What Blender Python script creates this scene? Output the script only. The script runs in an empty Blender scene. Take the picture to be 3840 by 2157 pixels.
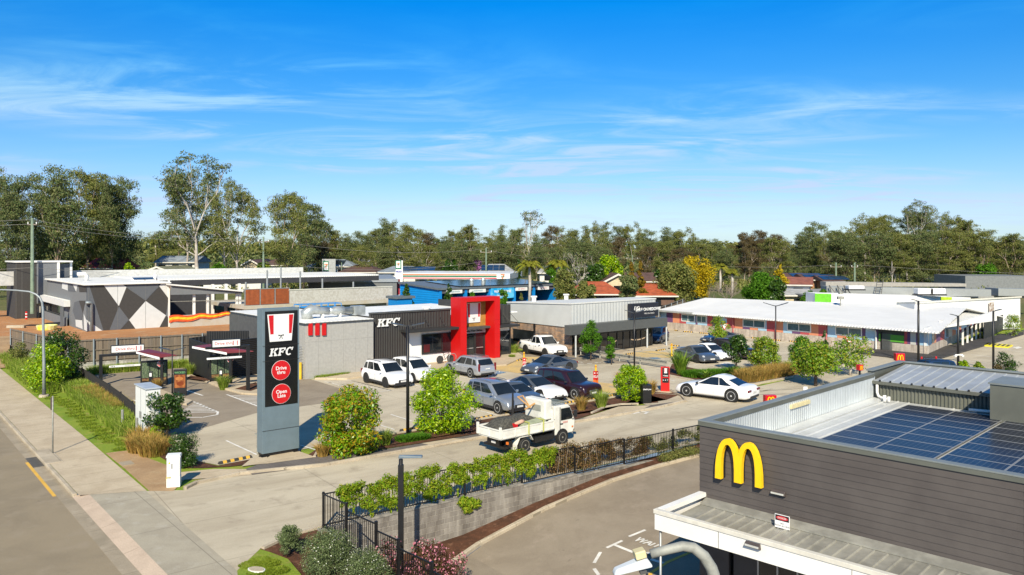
import bpy, math, random
import numpy as np
from mathutils import Vector, Matrix
R_=math.radians
sc=bpy.context.scene; COL=sc.collection
# ---------------- camera
FPX=2949.0; H=9.5; HY=941.0; CX=1920.0
cam=bpy.data.cameras.new('camera'); cam.sensor_width=36; cam.lens=36*FPX/3840; cam.clip_end=6000; cam.clip_start=.1
cam.shift_y=-(1078.5-HY)/3840
co=bpy.data.objects.new('camera',cam); COL.objects.link(co); co.location=(0,0,H); co.rotation_euler=(R_(90),0,0); sc.camera=co
# ---------------- light
SUN_EL=36; SUN_AZ=3   # sun behind the camera
w=bpy.data.worlds.new('World'); sc.world=w; w.use_nodes=True
nt=w.node_tree; N=nt.nodes; Lk=nt.links; N.clear()
out=N.new('ShaderNodeOutputWorld'); bg=N.new('ShaderNodeBackground'); sky=N.new('ShaderNodeTexSky')
sky.sky_type='NISHITA'; sky.sun_disc=False; sky.sun_elevation=R_(SUN_EL); sky.sun_rotation=R_(180+SUN_AZ)
sky.air_density=1.0; sky.dust_density=.3; sky.ozone_density=4.0
hs=N.new('ShaderNodeHueSaturation'); hs.inputs['Saturation'].default_value=1.3; hs.inputs['Value'].default_value=1.25; hs.inputs['Hue'].default_value=.497
Lk.new(sky.outputs[0],hs.inputs['Color'])
tc=N.new('ShaderNodeTexCoord'); sp=N.new('ShaderNodeSeparateXYZ'); Lk.new(tc.outputs['Generated'],sp.inputs[0])
def wm(op,a,b=None,c=None,T=None):
    T=T or nt
    m=T.nodes.new('ShaderNodeMath'); m.operation=op
    for i,v in enumerate((a,b,c)):
        if v is None: continue
        if isinstance(v,(int,float)): m.inputs[i].default_value=v
        else: T.links.new(v,m.inputs[i])
    return m.outputs[0]
zz=wm('MAXIMUM',wm('ADD',sp.outputs[2],.06),.03)
cb=N.new('ShaderNodeCombineXYZ'); Lk.new(wm('DIVIDE',sp.outputs[0],zz),cb.inputs[0]); Lk.new(wm('DIVIDE',sp.outputs[1],zz),cb.inputs[1])
mp=N.new('ShaderNodeMapping'); mp.inputs['Rotation'].default_value=(0,0,R_(22)); mp.inputs['Scale'].default_value=(.34,.62,1); mp.inputs['Location'].default_value=(3.1,1.2,0)
Lk.new(cb.outputs[0],mp.inputs[0])
n1=N.new('ShaderNodeTexNoise'); n1.inputs['Scale'].default_value=.75; n1.inputs['Detail'].default_value=3; Lk.new(mp.outputs[0],n1.inputs['Vector'])
n2=N.new('ShaderNodeTexNoise'); n2.inputs['Scale'].default_value=2.3; n2.inputs['Detail'].default_value=9; n2.inputs['Roughness'].default_value=.62; n2.inputs['Distortion'].default_value=1.3
Lk.new(mp.outputs[0],n2.inputs['Vector'])
def mrange(x,a,b,c,d,T=None):
    T=T or nt
    m=T.nodes.new('ShaderNodeMapRange'); m.interpolation_type='SMOOTHSTEP'
    for i,v in enumerate((a,b,c,d)): m.inputs[i+1].default_value=v
    T.links.new(x,m.inputs[0]); return m.outputs[0]
big=mrange(n1.outputs[0],.40,.62,0,1); fine=mrange(n2.outputs[0],.37,.76,0,1)
low=mrange(sp.outputs[2],.02,.10,.35,1); high=mrange(sp.outputs[2],.13,.30,1,.08)
cl=wm('MULTIPLY',wm('MULTIPLY',wm('MULTIPLY',big,fine),low),high)
veil=wm('MULTIPLY',mrange(sp.outputs[2],0,.18,.22,0),1.0)
fac=wm('MINIMUM',wm('ADD',wm('MULTIPLY',cl,1.45),veil),.88)
mx=N.new('ShaderNodeMix'); mx.data_type='RGBA'; Lk.new(fac,mx.inputs['Factor']); Lk.new(hs.outputs[0],mx.inputs[6]); mx.inputs[7].default_value=(7.6,8.3,9.2,1)
SKYMIX=mx
tr_=N.new('ShaderNodeValToRGB'); cr_=tr_.color_ramp
while len(cr_.elements)<6: cr_.elements.new(.5)
for i_,(p_,c_) in enumerate([(0,(.66,.82,1.0)),(.055,(.70,.75,1.0)),(.166,(.50,.76,.93)),(.30,(.015,.74,1.12)),(.42,(.35,.76,.95)),(.6,(.85,.85,.85))]): cr_.elements[i_].position=p_; cr_.elements[i_].color=c_+(1,)
Lk.new(sp.outputs[2],tr_.inputs[0]); ml_=N.new('ShaderNodeMix'); ml_.data_type='RGBA'; ml_.blend_type='MULTIPLY'; ml_.inputs['Factor'].default_value=1; Lk.new(mx.outputs[2],ml_.inputs[6]); Lk.new(tr_.outputs[0],ml_.inputs[7])
Lk.new(ml_.outputs[2],bg.inputs['Color']); bg.inputs['Strength'].default_value=.085; Lk.new(bg.outputs[0],out.inputs['Surface'])
sl=bpy.data.lights.new('sun','SUN'); sl.energy=5.0; sl.angle=R_(.5); sl.color=(1,.905,.72)
so=bpy.data.objects.new('sun',sl); COL.objects.link(so); so.rotation_euler=(R_(90-SUN_EL),0,R_(SUN_AZ)*-1)
sc.view_settings.view_transform='Standard'; sc.view_settings.look='None'; sc.view_settings.exposure=.46; sc.view_settings.gamma=1
sc.cycles.max_bounces=6; sc.cycles.diffuse_bounces=3; sc.cycles.glossy_bounces=3; sc.cycles.transparent_max_bounces=4
# ---------------- geometry helpers
def G(px,py,z=0):
    Y=FPX*(H-z)/(py-HY); return Vector(((px-CX)*Y/FPX,Y,z))
class Fr:
    def __init__(s,P,a): s.P=Vector((P[0],P[1],P[2] if len(P)>2 else 0)); s.a=a; a=R_(a); s.c=math.cos(a); s.s=math.sin(a)
    def W(s,x,y,z=0): return Vector((s.P[0]+x*s.c-y*s.s,s.P[1]+x*s.s+y*s.c,z+s.P[2]))
    def L(s,p): dx=p[0]-s.P[0]; dy=p[1]-s.P[1]; return (dx*s.c+dy*s.s,-dx*s.s+dy*s.c)
    def g(s,px,py,z=0): return s.L(G(px,py,z+s.P[2]))
    def x(s,px,y=0):
        k=(px-CX)/FPX; bx=s.P[0]-y*s.s; by=s.P[1]+y*s.c; return (k*by-bx)/(s.c-k*s.s)
    def y(s,px,x=0):
        k=(px-CX)/FPX; bx=s.P[0]+x*s.c; by=s.P[1]+x*s.s; return (k*by-bx)/(-s.s-k*s.c)
    def z(s,x,y,py): return H-(py-HY)*s.W(x,y)[1]/FPX-s.P[2]
    def face(s,px,py,y=0): x=s.x(px,y); return (x,s.z(x,y,py))
    def side(s,px,py,x=0): y=s.y(px,x); return (y,s.z(x,y,py))
MATS={}
def mat(name,col,rough=.7,metal=0,var=.12,vs=3.0,bump=0,bs=30,ribs=None,spec=.5,col2=None,trans=0,island=None,coat=0,alpha=None,emit=0):
    if name in MATS: return MATS[name]
    m=bpy.data.materials.new(name); m.use_nodes=True; T=m.node_tree; b=T.nodes['Principled BSDF']; MATS[name]=m
    c=tuple(col)+(1,) if len(col)==3 else col
    b.inputs['Roughness'].default_value=rough; b.inputs['Metallic'].default_value=metal
    b.inputs['Specular IOR Level'].default_value=spec
    if coat: b.inputs['Coat Weight'].default_value=coat; b.inputs['Coat Roughness'].default_value=.05
    t=T.nodes.new('ShaderNodeTexCoord')
    c2=(tuple(col2)+(1,)) if col2 else tuple(v*(1-var*1.6) for v in col[:3])+(1,)
    mixn=T.nodes.new('ShaderNodeMix'); mixn.data_type='RGBA'
    n=T.nodes.new('ShaderNodeTexNoise'); n.inputs['Scale'].default_value=vs; n.inputs['Detail'].default_value=6; n.inputs['Roughness'].default_value=.6
    T.links.new(t.outputs['Object'],n.inputs['Vector'])
    T.links.new(mrange(n.outputs[0],.35,.65,0,1,T),mixn.inputs['Factor'])
    mixn.inputs[6].default_value=c; mixn.inputs[7].default_value=c2
    last=mixn.outputs[2]
    if island:
        g=T.nodes.new('ShaderNodeNewGeometry'); r=T.nodes.new('ShaderNodeValToRGB'); cr=r.color_ramp
        while len(cr.elements)<len(island): cr.elements.new(.5)
        for i,cc in enumerate(island): cr.elements[i].position=i/(len(island)-1); cr.elements[i].color=tuple(cc)+(1,)
        T.links.new(g.outputs['Random Per Island'],r.inputs[0])
        m2=T.nodes.new('ShaderNodeMix'); m2.data_type='RGBA'; m2.inputs['Factor'].default_value=.75
        T.links.new(last,m2.inputs[6]); T.links.new(r.outputs[0],m2.inputs[7]); last=m2.outputs[2]
    T.links.new(last,b.inputs['Base Color'])
    if emit:
        T.links.new(last,b.inputs['Emission Color']); b.inputs['Emission Strength'].default_value=emit
    hgt=None
    if ribs:
        ax,per=ribs[0],ribs[1]; s=T.nodes.new('ShaderNodeSeparateXYZ'); T.links.new(t.outputs['Object'],s.inputs[0])
        hgt=wm('SINE',wm('MULTIPLY',s.outputs['xyz'.index(ax)],2*math.pi/per,T=T),T=T)
        bp=T.nodes.new('ShaderNodeBump'); bp.inputs['Distance'].default_value=ribs[2] if len(ribs)>2 else .03; bp.inputs['Strength'].default_value=1
        T.links.new(hgt,bp.inputs['Height']); T.links.new(bp.outputs[0],b.inputs['Normal'])
    elif bump:
        nb=T.nodes.new('ShaderNodeTexNoise'); nb.inputs['Scale'].default_value=bs; nb.inputs['Detail'].default_value=4
        T.links.new(t.outputs['Object'],nb.inputs['Vector'])
        bp=T.nodes.new('ShaderNodeBump'); bp.inputs['Distance'].default_value=bump; T.links.new(nb.outputs[0],bp.inputs['Height']); T.links.new(bp.outputs[0],b.inputs['Normal'])
    if trans:
        o=T.nodes['Material Output']; tr=T.nodes.new('ShaderNodeBsdfTranslucent'); ms=T.nodes.new('ShaderNodeMixShader'); ms.inputs[0].default_value=trans
        T.links.new(last,tr.inputs[0]); T.links.new(b.outputs[0],ms.inputs[1]); T.links.new(tr.outputs[0],ms.inputs[2]); T.links.new(ms.outputs[0],o.inputs[0])
    return m
def gmat(name,col,col2,col3=None,slab=None,rot=40,org=(0,0),fs=40,bs=.35,rough=.85,bump=.01,stripe=None,joint=.75,streak=False):
    """ground: world-space large stains, fine grain, optional slab joints"""
    if name in MATS: return MATS[name]
    m=bpy.data.materials.new(name); m.use_nodes=True; T=m.node_tree; b=T.nodes['Principled BSDF']; MATS[name]=m
    b.inputs['Roughness'].default_value=rough; b.inputs['Specular IOR Level'].default_value=.25
    g=T.nodes.new('ShaderNodeNewGeometry')
    mpg=T.nodes.new('ShaderNodeMapping'); mpg.vector_type='TEXTURE'; mpg.inputs['Location'].default_value=(org[0],org[1],0); mpg.inputs['Rotation'].default_value=(0,0,R_(rot))
    T.links.new(g.outputs['Position'],mpg.inputs[0])
    def noi(s,d,r,sc3=None,dist=0):
        n=T.nodes.new('ShaderNodeTexNoise'); n.inputs['Scale'].default_value=s; n.inputs['Detail'].default_value=d; n.inputs['Roughness'].default_value=r; n.inputs['Distortion'].default_value=dist
        src=mpg.outputs[0]
        if sc3:
            q=T.nodes.new('ShaderNodeMapping'); q.inputs['Scale'].default_value=sc3; T.links.new(src,q.inputs[0]); src=q.outputs[0]
        T.links.new(src,n.inputs['Vector']); return n.outputs[0]
    def mix(f,a,bc,mode='MIX'):
        x=T.nodes.new('ShaderNodeMix'); x.data_type='RGBA'; x.blend_type=mode
        if isinstance(f,(int,float)): x.inputs['Factor'].default_value=f
        else: T.links.new(f,x.inputs['Factor'])
        for i,v in ((6,a),(7,bc)):
            if isinstance(v,tuple): x.inputs[i].default_value=v+(1,)
            else: T.links.new(v,x.inputs[i])
        return x.outputs[2]
    c=mix(mrange(noi(bs,6,.65,(.35,1.3,1) if streak else None,.4),.38,.66,0,1,T),tuple(col),tuple(col2))
    if col3: c=mix(mrange(noi(bs*3.1,5,.6),.52,.72,0,.85,T),c,tuple(col3))
    f=noi(fs,3,.7); c=mix(.55,c,mix(mrange(f,.3,.7,0,1,T),(.62,.62,.62),(1.25,1.25,1.25)),'MULTIPLY')
    sp_=mrange(noi(bs*7,2,.5),.70,.80,0,.5,T); c=mix(sp_,c,tuple(v*.55 for v in col2)); c=mix(mrange(noi(9,2,.5),.74,.80,0,.6,T),c,tuple(v*.45 for v in col2))
    if slab:
        s=T.nodes.new('ShaderNodeSeparateXYZ'); T.links.new(mpg.outputs[0],s.inputs[0])
        tot=None
        for ax,per in ((0,slab[0]),(1,slab[1])):
            if not per: continue
            d=wm('ABSOLUTE',wm('SUBTRACT',wm('FRACT',wm('DIVIDE',s.outputs[ax],per,T=T),T=T),.5,T=T),T=T)
            l=wm('GREATER_THAN',d,.5-slab[2]/per,T=T); tot=l if tot is None else wm('MAXIMUM',tot,l,T=T)
        c=mix(wm('MULTIPLY',tot,joint,T=T),c,tuple(v*.45 for v in col2))
    T.links.new(c,b.inputs['Base Color'])
    if bump:
        bp=T.nodes.new('ShaderNodeBump'); bp.inputs['Distance'].default_value=bump; T.links.new(f,bp.inputs['Height']); T.links.new(bp.outputs[0],b.inputs['Normal'])
    return m
class MB:
    def __init__(s): s.v=[]; s.f=[]
    def add(s,v,f):
        o=len(s.v); s.v+= [tuple(p) for p in v]; s.f+=[tuple(i+o for i in q) for q in f]; return s
    def box(s,x0,x1,y0,y1,z0,z1):
        v=[(x,y,z) for z in (z0,z1) for y in (y0,y1) for x in (x0,x1)]
        return s.add(v,[(0,2,3,1),(4,5,7,6),(0,1,5,4),(2,6,7,3),(0,4,6,2),(1,3,7,5)])
    def hexa(s,b4,t4):
        return s.add(list(b4)+list(t4),[(3,2,1,0),(4,5,6,7),(0,1,5,4),(1,2,6,5),(2,3,7,6),(3,0,4,7)])
    def prism(s,pts,y0,y1,ax='y'):
        """2-D polygon extruded along an axis. ax y: pts (x,z); x: pts (y,z); z: pts (x,y)"""
        f={'y':lambda p,t:(p[0],t,p[1]),'x':lambda p,t:(t,p[0],p[1]),'z':lambda p,t:(p[0],p[1],t)}[ax]
        n=len(pts); v=[f(p,y0) for p in pts]+[f(p,y1) for p in pts]
        return s.add(v,[tuple(range(n)),tuple(range(2*n-1,n-1,-1))]+[(i,i+n,(i+1)%n+n,(i+1)%n) for i in range(n)])
    def tube(s,pts,r,n=8,cap=True):
        pts=[Vector(p) for p in pts]; rr=r if isinstance(r,(list,tuple)) else [r]*len(pts); rings=[]
        for i,p in enumerate(pts):
            d=(pts[min(i+1,len(pts)-1)]-pts[max(i-1,0)]).normalized()
            a=d.orthogonal().normalized() if i==0 else (rings[-1][1]-d*rings[-1][1].dot(d)).normalized()
            b=d.cross(a); rings.append(([p+(a*math.cos(2*math.pi*k/n)+b*math.sin(2*math.pi*k/n))*rr[i] for k in range(n)],a))
        v=[q for r_,_ in rings for q in r_]; f=[]
        for i in range(len(pts)-1):
            for k in range(n): f.append((i*n+k,i*n+(k+1)%n,(i+1)*n+(k+1)%n,(i+1)*n+k))
        if cap: f.append(tuple(range(n-1,-1,-1))); f.append(tuple((len(pts)-1)*n+k for k in range(n)))
        return s.add(v,f)
    def cyl(s,x,y,z0,z1,r,n=12,r2=None): return s.tube([(x,y,z0),(x,y,z1)],[r,r if r2 is None else r2],n)
    def lathe(s,prof,c=(0,0,0),n=16,ax='z'):
        """prof list of (r,t)"""
        g={'z':lambda r,t,a:(r*math.cos(a),r*math.sin(a),t),'y':lambda r,t,a:(r*math.cos(a),t,r*math.sin(a)),'x':lambda r,t,a:(t,r*math.cos(a),r*math.sin(a))}[ax]
        v=[Vector(g(r,t,2*math.pi*k/n))+Vector(c) for r,t in prof for k in range(n)]; f=[]
        for i in range(len(prof)-1):
            for k in range(n): f.append((i*n+k,i*n+(k+1)%n,(i+1)*n+(k+1)%n,(i+1)*n+k))
        f.append(tuple(range(n))); f.append(tuple((len(prof)-1)*n+k for k in range(n-1,-1,-1)))
        return s.add(v,f)
    def xf(s,m):
        s.v=[tuple(m@Vector(p)) for p in s.v]; return s
    def obj(s,name,m,parent=None,bevel=0,smooth=False,sub=0,loc=None,fix=True):
        me=bpy.data.meshes.new(name); me.from_pydata(s.v,[],s.f)
        if fix and len(s.f)<60000:
            import bmesh
            b=bmesh.new(); b.from_mesh(me); bmesh.ops.recalc_face_normals(b,faces=b.faces); b.to_mesh(me); b.free()
        me.update()
        ms=m if isinstance(m,(list,tuple)) else [m]
        for q in ms: me.materials.append(q)
        if smooth: me.polygons.foreach_set('use_smooth',[True]*len(me.polygons))
        o=bpy.data.objects.new(name,me); COL.objects.link(o)
        if parent: o.parent=parent
        if loc is not None: o.location=loc
        if bevel:
            q=o.modifiers.new('b','BEVEL'); q.width=bevel; q.segments=2; q.limit_method='ANGLE'; q.angle_limit=R_(40)
        if sub: q=o.modifiers.new('s','SUBSURF'); q.levels=sub; q.render_levels=sub
        return o
def thing(name,label,cat,loc=(0,0,0),rz=0,group=None):
    o=bpy.data.objects.new(name,None); COL.objects.link(o); o.location=loc; o.rotation_euler=(0,0,R_(rz)); o['label']=label; o['category']=cat
    o.empty_display_size=.2
    if group: o['group']=group
    return o
def tag(o,label,cat,group=None,kind=None):
    o['label']=label; o['category']=cat
    if group: o['group']=group
    if kind: o['kind']=kind
    return o
def struct(o): o['kind']='structure'; return o
def kids(o): return [c for c in bpy.data.objects if c.parent is o]
def copy_tree(o,parent=None,label=None):
    c=o.copy(); COL.objects.link(c)
    if parent: c.parent=parent
    if label: c['label']=label
    for ch in kids(o): copy_tree(ch,c)
    return c
def text(body,size,m,parent,loc,rot=(90,0,0),ext=.01,shear=0,bold=0,name='lettering',align='CENTER',sx=1,lh=1):
    cu=bpy.data.curves.new(name,'FONT'); cu.body=body; cu.size=size; cu.extrude=ext; cu.shear=shear; cu.offset=bold; cu.align_x=align; cu.align_y='CENTER'; cu.space_line=lh; cu.resolution_u=3
    t=bpy.data.objects.new(name,cu); COL.objects.link(t); bpy.context.view_layer.update()
    me=bpy.data.meshes.new_from_object(t); bpy.data.objects.remove(t); me.materials.clear(); me.materials.append(m)
    o=bpy.data.objects.new(name,me); COL.objects.link(o); o.parent=parent; o.location=loc; o.rotation_euler=tuple(R_(a) for a in rot); o.scale=(sx,1,1); return o
def poly(name,pts,m,z=None,kind='structure',parent=None,frame=None):
    v=[(p[0],p[1],(p[2] if z is None else z)) for p in pts]
    o=MB().add(v,[tuple(range(len(v)))]).obj(name,m,parent,fix=False)
    # make sure it faces up
    if o.data.polygons[0].normal.z<0: o.data.flip_normals()
    if kind: o['kind']=kind
    return o
# ---------------- base colours
M_asph=gmat('asphalt_road',(.29,.235,.155),(.24,.195,.13),(.31,.255,.18),fs=60,bs=.25,bump=.006)
M_asph2=gmat('asphalt_lot',(.30,.25,.185),(.25,.205,.15),(.32,.265,.20),fs=60,bs=.4,bump=.006)
M_conc=gmat('concrete_drive',(.53,.465,.345),(.40,.34,.245),(.355,.30,.22),slab=(6.0,4.1,.012),rot=36,org=(-9,24),fs=35,bs=.30,bump=.004,streak=True)
M_conc_g=gmat('concrete_apron',(.41,.365,.275),(.34,.30,.225),(.44,.40,.32),slab=(5.6,4.1,.012),rot=40,org=(-9,24),fs=35,bs=.5,bump=.004)
M_lot=gmat('concrete_lot',(.53,.465,.345),(.43,.37,.27),(.37,.315,.235),slab=(5.4,4.2,.012),rot=40,org=(0,0),fs=30,bs=.22,bump=.004,streak=True)
M_foot=gmat('footpath_concrete',(.53,.44,.31),(.45,.365,.25),(.42,.34,.235),slab=(None,1.55,.012),rot=40,org=(0,0),fs=40,bs=.5,bump=.003)
M_kerb=gmat('kerb_concrete',(.48,.41,.305),(.37,.31,.225),None,slab=(1.8,1.8,.012),rot=40,fs=30,bs=.9,bump=.004)
M_gut=gmat('gutter_concrete',(.36,.30,.215),(.28,.235,.165),(.40,.34,.25),slab=(None,2.3,.012),rot=40,fs=35,bs=.6,bump=.004)
M_pink=gmat('layback_concrete',(.52,.41,.31),(.44,.345,.26),None,slab=(None,3,.012),rot=40,fs=40,bs=.7,bump=.003)
M_grass=gmat('turf',(.17,.26,.02),(.26,.32,.035),(.34,.27,.09),fs=28,bs=.6,bump=.03)
M_far=gmat('far_ground',(.09,.11,.03),(.16,.14,.06),(.06,.09,.02),fs=3,bs=.05,bump=0)
M_dirt=gmat('bare_dirt',(.46,.22,.09),(.40,.19,.08),(.48,.33,.20),fs=14,bs=.3,bump=.03)
M_dirt2=gmat('sandy_dirt',(.42,.28,.15),(.33,.21,.11),(.46,.34,.2),fs=18,bs=.5,bump=.02)
M_mulch=gmat('bark_mulch',(.14,.06,.032),(.085,.04,.022),(.24,.12,.07),fs=45,bs=1.5,bump=.05)
M_paver=gmat('brick_pavers',(.17,.15,.135),(.13,.115,.105),None,slab=(.22,.11,.008),rot=40,fs=40,bs=.8,bump=.004,joint=.5)
M_yel=gmat('yellow_crosshatch',(.62,.44,.17),(.50,.37,.18),(.56,.45,.28),slab=(.42,None,.05),rot=72,fs=35,bs=.8,bump=.002,joint=.12)
M_dark=gmat('dark_paving',(.075,.07,.068),(.055,.052,.05),None,slab=(.25,.25,.01),rot=40,fs=30,bs=.5,bump=.003)
M_white_l=mat('white_line_paint',(.78,.75,.68),.7,var=.15,vs=2)
M_yel_l=mat('yellow_line_paint',(.72,.42,.06),.7,var=.1,vs=3)
# ================= GROUND
RF=Fr(G(471,2157),40)          # kerb frame: local x away from road, y along it
def Rw(x,y,z=0): p=RF.W(x,y); return Vector((p[0],p[1],z))
F0=G(1210,1981); F1=G(2624,1660); fd=(F1-F0).normalized(); F2=F1+fd*9
fposts=[F0,Vector((-5.42,25.7,-.25)),Vector((-4.25,24.6,-.47)),Vector((-3.42,23.7,-.68)),Vector((-2.29,22.5,-.95)),Vector((-1.2,21.4,-1.2))]
# lower lot plane
ZP=[(-30,-2.0),(0,-1.75),(5,-1.62),(9.1,-.98),(12.9,-.52),(16.3,-.36),(19,-.24),(26,-.02),(40,0)]
def zl(x,y):
    t=(x-F0[0])*fd[0]+(y-F0[1])*fd[1]
    for (a,za),(b,zb) in zip(ZP,ZP[1:]):
        if t<=b: return za+(zb-za)*max(0,(t-a)/(b-a))
    return 0.0
def GL(px,py):
    z=-1.5
    for _ in range(12): p=G(px,py,z); z=zl(p[0],p[1])
    return Vector((p[0],p[1],z))
# main sheet
gz=-.02
far=[(-160,105),(300,105)]
rr=RF
pts=[Rw(.97,-9,gz),Rw(.97,9.6,gz),Rw(.60,9.62,gz),Rw(.60,95,gz),Vector((-54,97,gz)),Vector((160,97,gz)),Vector((160,44,gz)),Vector((22,47,gz)),Vector((F2[0],F2[1],gz)),Vector((F0[0],F0[1],gz)),*[Vector((*G(*p)[:2],gz)) for p in [(1198,1975),(1040,2027),(978,2056),(889,2140)]],Rw(2.4,-9,gz)]
g0=poly('ground',pts,M_grass)
y1=97
A=Rw(.45,95,gz)
v=[(-1500,97,gz),(2000,97,gz),(2000,140,2.2),(-1500,140,2.2),(-3500,4200,2.2),(3500,4200,2.2)]
o=MB().add(v,[(0,1,2,3),(3,2,5,4)]).obj('far_ground',M_far,fix=False); struct(o)
poly('road',[Rw(-14,-14,-.12),Rw(.46,-14,-.12),Rw(.46,96,-.12),Rw(-14,96,-.12)],M_asph)
poly('gutter',[Rw(0,-14,-.112),Rw(.46,-14,-.112),Rw(.46,96,-.112),Rw(0,96,-.112)],M_gut)
def rbox(name,x0,x1,y0,y1,z0,z1,m,bev=0,fr=RF):
    a=[fr.W(x0,y0,0),fr.W(x1,y0,0),fr.W(x1,y1,0),fr.W(x0,y1,0)]
    o=MB().hexa([(p[0],p[1],z0) for p in a],[(p[0],p[1],z1) for p in a]).obj(name,m,bevel=bev); return struct(o)
rbox('kerb',.45,.62,9.6,96,-.13,.012,M_kerb,.03)
poly('footpath',[Rw(.62,9.3,.006),Rw(2.8,8.2,.006),Rw(2.95,20,.006),Rw(3.12,96,.006),Rw(.62,96,.006)],M_foot)
o=MB().add([Rw(.45,-14,-.108),Rw(.95,-14,.004),Rw(.95,9.6,.004),Rw(.45,9.6,-.108),Rw(.45,9.6,0)],[(0,1,2,3)]).obj('layback',M_pink,fix=False); struct(o)
poly('driveway_apron',[Rw(.94,-14,0),Rw(2.7,-14,0),Rw(2.62,-1.8,0),Rw(2.8,8.2,0),Rw(.94,9.35,0)],M_conc_g)
# concrete driveway between kerbs
kU=[(696,1838),(740,1816),(900,1781),(1226,1748),(1579,1685),(1824,1642),(2161,1585),(2300,1563),(2480,1530),(2590,1503),(2640,1500)]
dn=[G(547,1842),*[G(*p) for p in kU]]
lowk=[G(889,2140),G(978,2056),G(1040,2027),G(1198,1975)]
poly('driveway',[*[Vector((p[0],p[1],.002)) for p in dn],Vector((18.4,47.5,.002)),Vector((F2[0],F2[1],.002)),F0+Vector((.3,.25,.002)),*[Vector((p[0],p[1],.002)) for p in reversed(lowk)],Rw(2.6,-14,.002),Rw(2.69,-4,.002),Rw(2.62,-1.8,.002)],M_conc)
poly('driveway_far',[(*G(*p)[:2],.003) for p in [(2560,1488),(2480,1425),(2850,1448),(3000,1414),(3180,1372),(3480,1340),(3840,1330),(3900,1420),(3840,1500),(3260,1470),(2700,1562),(2640,1540)]],M_conc)
poly('car_park_right',[(*G(*p)[:2],.0025) for p in [(3330,1345),(3480,1318),(3760,1258),(4100,1200),(4400,1300),(3900,1440),(3400,1420)]],M_lot)
# KFC lot : everything between site kerb line and buildings
lot=[G(819,1745),G(1000,1712),G(1205,1672),G(1593,1608),G(1959,1545),G(2320,1484),G(2500,1545),G(2640,1495),G(2900,1430),G(3200,1385),G(3840,1440),G(3840,1362),G(3100,1290),G(2800,1257),G(2440,1228),G(2300,1300),G(2150,1290),G(1950,1320),G(1875,1345),G(1150,1425),G(940,1395),G(707,1362),G(450,1385),G(343,1396),G(395,1440),G(480,1530),G(640,1640),G(745,1730)]
poly('car_park',[(p[0],p[1],.004) for p in lot],M_lot)
# drive-thru asphalt
dt=[G(343,1396),G(707,1362),G(860,1350),G(1125,1412),G(1190,1430),G(1380,1490),G(1105,1528),G(960,1550),G(640,1640),G(480,1530),G(395,1440)]
poly('drive_thru_lane',[(p[0],p[1],.008) for p in dt],M_asph2)
# asphalt exit lane past the white ute
poly('exit_lane',[(p[0],p[1],.008) for p in [G(1900,1345),G(1960,1318),G(2110,1310),G(2300,1352),G(2420,1362),G(2170,1366),G(2105,1346),G(2000,1352)]],M_asph2)
# KFC front footpath (raised)
def slab(name,pts,m,h=.13,z0=-.01,bev=.02):
    v=[(p[0],p[1]) for p in pts]
    a=sum(v[i][0]*v[(i+1)%len(v)][1]-v[(i+1)%len(v)][0]*v[i][1] for i in range(len(v)))
    if a<0: v=v[::-1]
    return struct(MB().prism(v,z0,h,'z').obj(name,m,bevel=bev))
slab('shop_footpath',[G(1180,1424),G(1300,1425),G(1430,1407),G(1640,1392),G(1900,1372),G(1965,1342),G(1930,1318),G(1875,1330),G(1400,1386)],M_foot)
slab('median_kerb',[G(680,1424),G(712,1408),G(780,1438),G(838,1462),G(905,1480),G(975,1484),G(975,1468),G(1110,1440),G(1128,1412),G(960,1396),G(840,1425),G(760,1420)],M_foot)
poly('mulch_bed',[(p[0],p[1],.135) for p in [G(700,1425),G(716,1414),G(790,1430),G(780,1436)]],M_mulch)
poly('mulch_bed',[(p[0],p[1],.135) for p in [G(880,1466),G(960,1440),G(975,1462),G(940,1474)]],M_mulch)
slab('menu_island_kerb',[G(520,1452),G(600,1465),G(690,1500),G(722,1508),G(700,1522),G(600,1500),G(560,1480)],M_foot)
# verge on the left: beds
poly('mulch_bed',[(p[0],p[1],.01) for p in [G(745,1732),G(819,1748),G(944,1722),G(990,1736),G(870,1750),G(760,1756),G(668,1755),G(560,1690),G(510,1650),G(600,1640)]],M_mulch)
poly('bare_patch',[(p[0],p[1],.008) for p in [G(395,1700),G(480,1690),G(560,1720),G(640,1750),G(700,1792),G(650,1842),G(560,1842),G(470,1760)]],M_dirt2)
poly('side_path',[(p[0],p[1],.014) for p in [G(668,1773),G(800,1760),G(921,1760),G(945,1782),G(840,1790),G(668,1802)]],M_foot)
poly('mulch_bed',[(p[0],p[1],.012) for p in [G(430,1626),G(470,1612),G(540,1650),G(505,1655)]],M_mulch)
# garden strip between lot and brick path
poly('mulch_bed',[(p[0],p[1],.012) for p in [G(1150,1710),G(1205,1674),G(1593,1612),G(1959,1549),G(2317,1490),G(2420,1478),G(2500,1500),G(2545,1482),G(2520,1462),G(2450,1462),G(2440,1478),G(2470,1510),G(2330,1520),G(2250,1545),G(2170,1570),G(1820,1622),G(1580,1662),G(1400,1690),G(1190,1716)]],M_mulch)
poly('path',[(p[0],p[1],.016) for p in [G(921,1760),G(970,1742),G(1150,1716),G(1400,1693),G(1580,1664),G(1820,1624),G(2170,1572),G(2250,1548),G(2330,1524),G(2450,1519),G(2565,1502),G(2480,1522),G(2300,1557),G(2161,1580),G(1824,1638),G(1579,1681),G(1226,1743),G(945,1782)]],M_paver)
for i_,a in enumerate([[(1580,1664),(1700,1645),(1780,1650),(1640,1675)],[(1183,1716),(1000,1741),(970,1742),(1020,1706),(1110,1690)],[(2185,1570),(2320,1526),(2440,1522),(2400,1540),(2250,1566)],[(905,1752),(965,1744),(1012,1739),(1000,1712),(940,1724)]]):
    poly('path_slab',[(*G(*p)[:2],.02+.004*i_) for p in a],M_foot)
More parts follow.
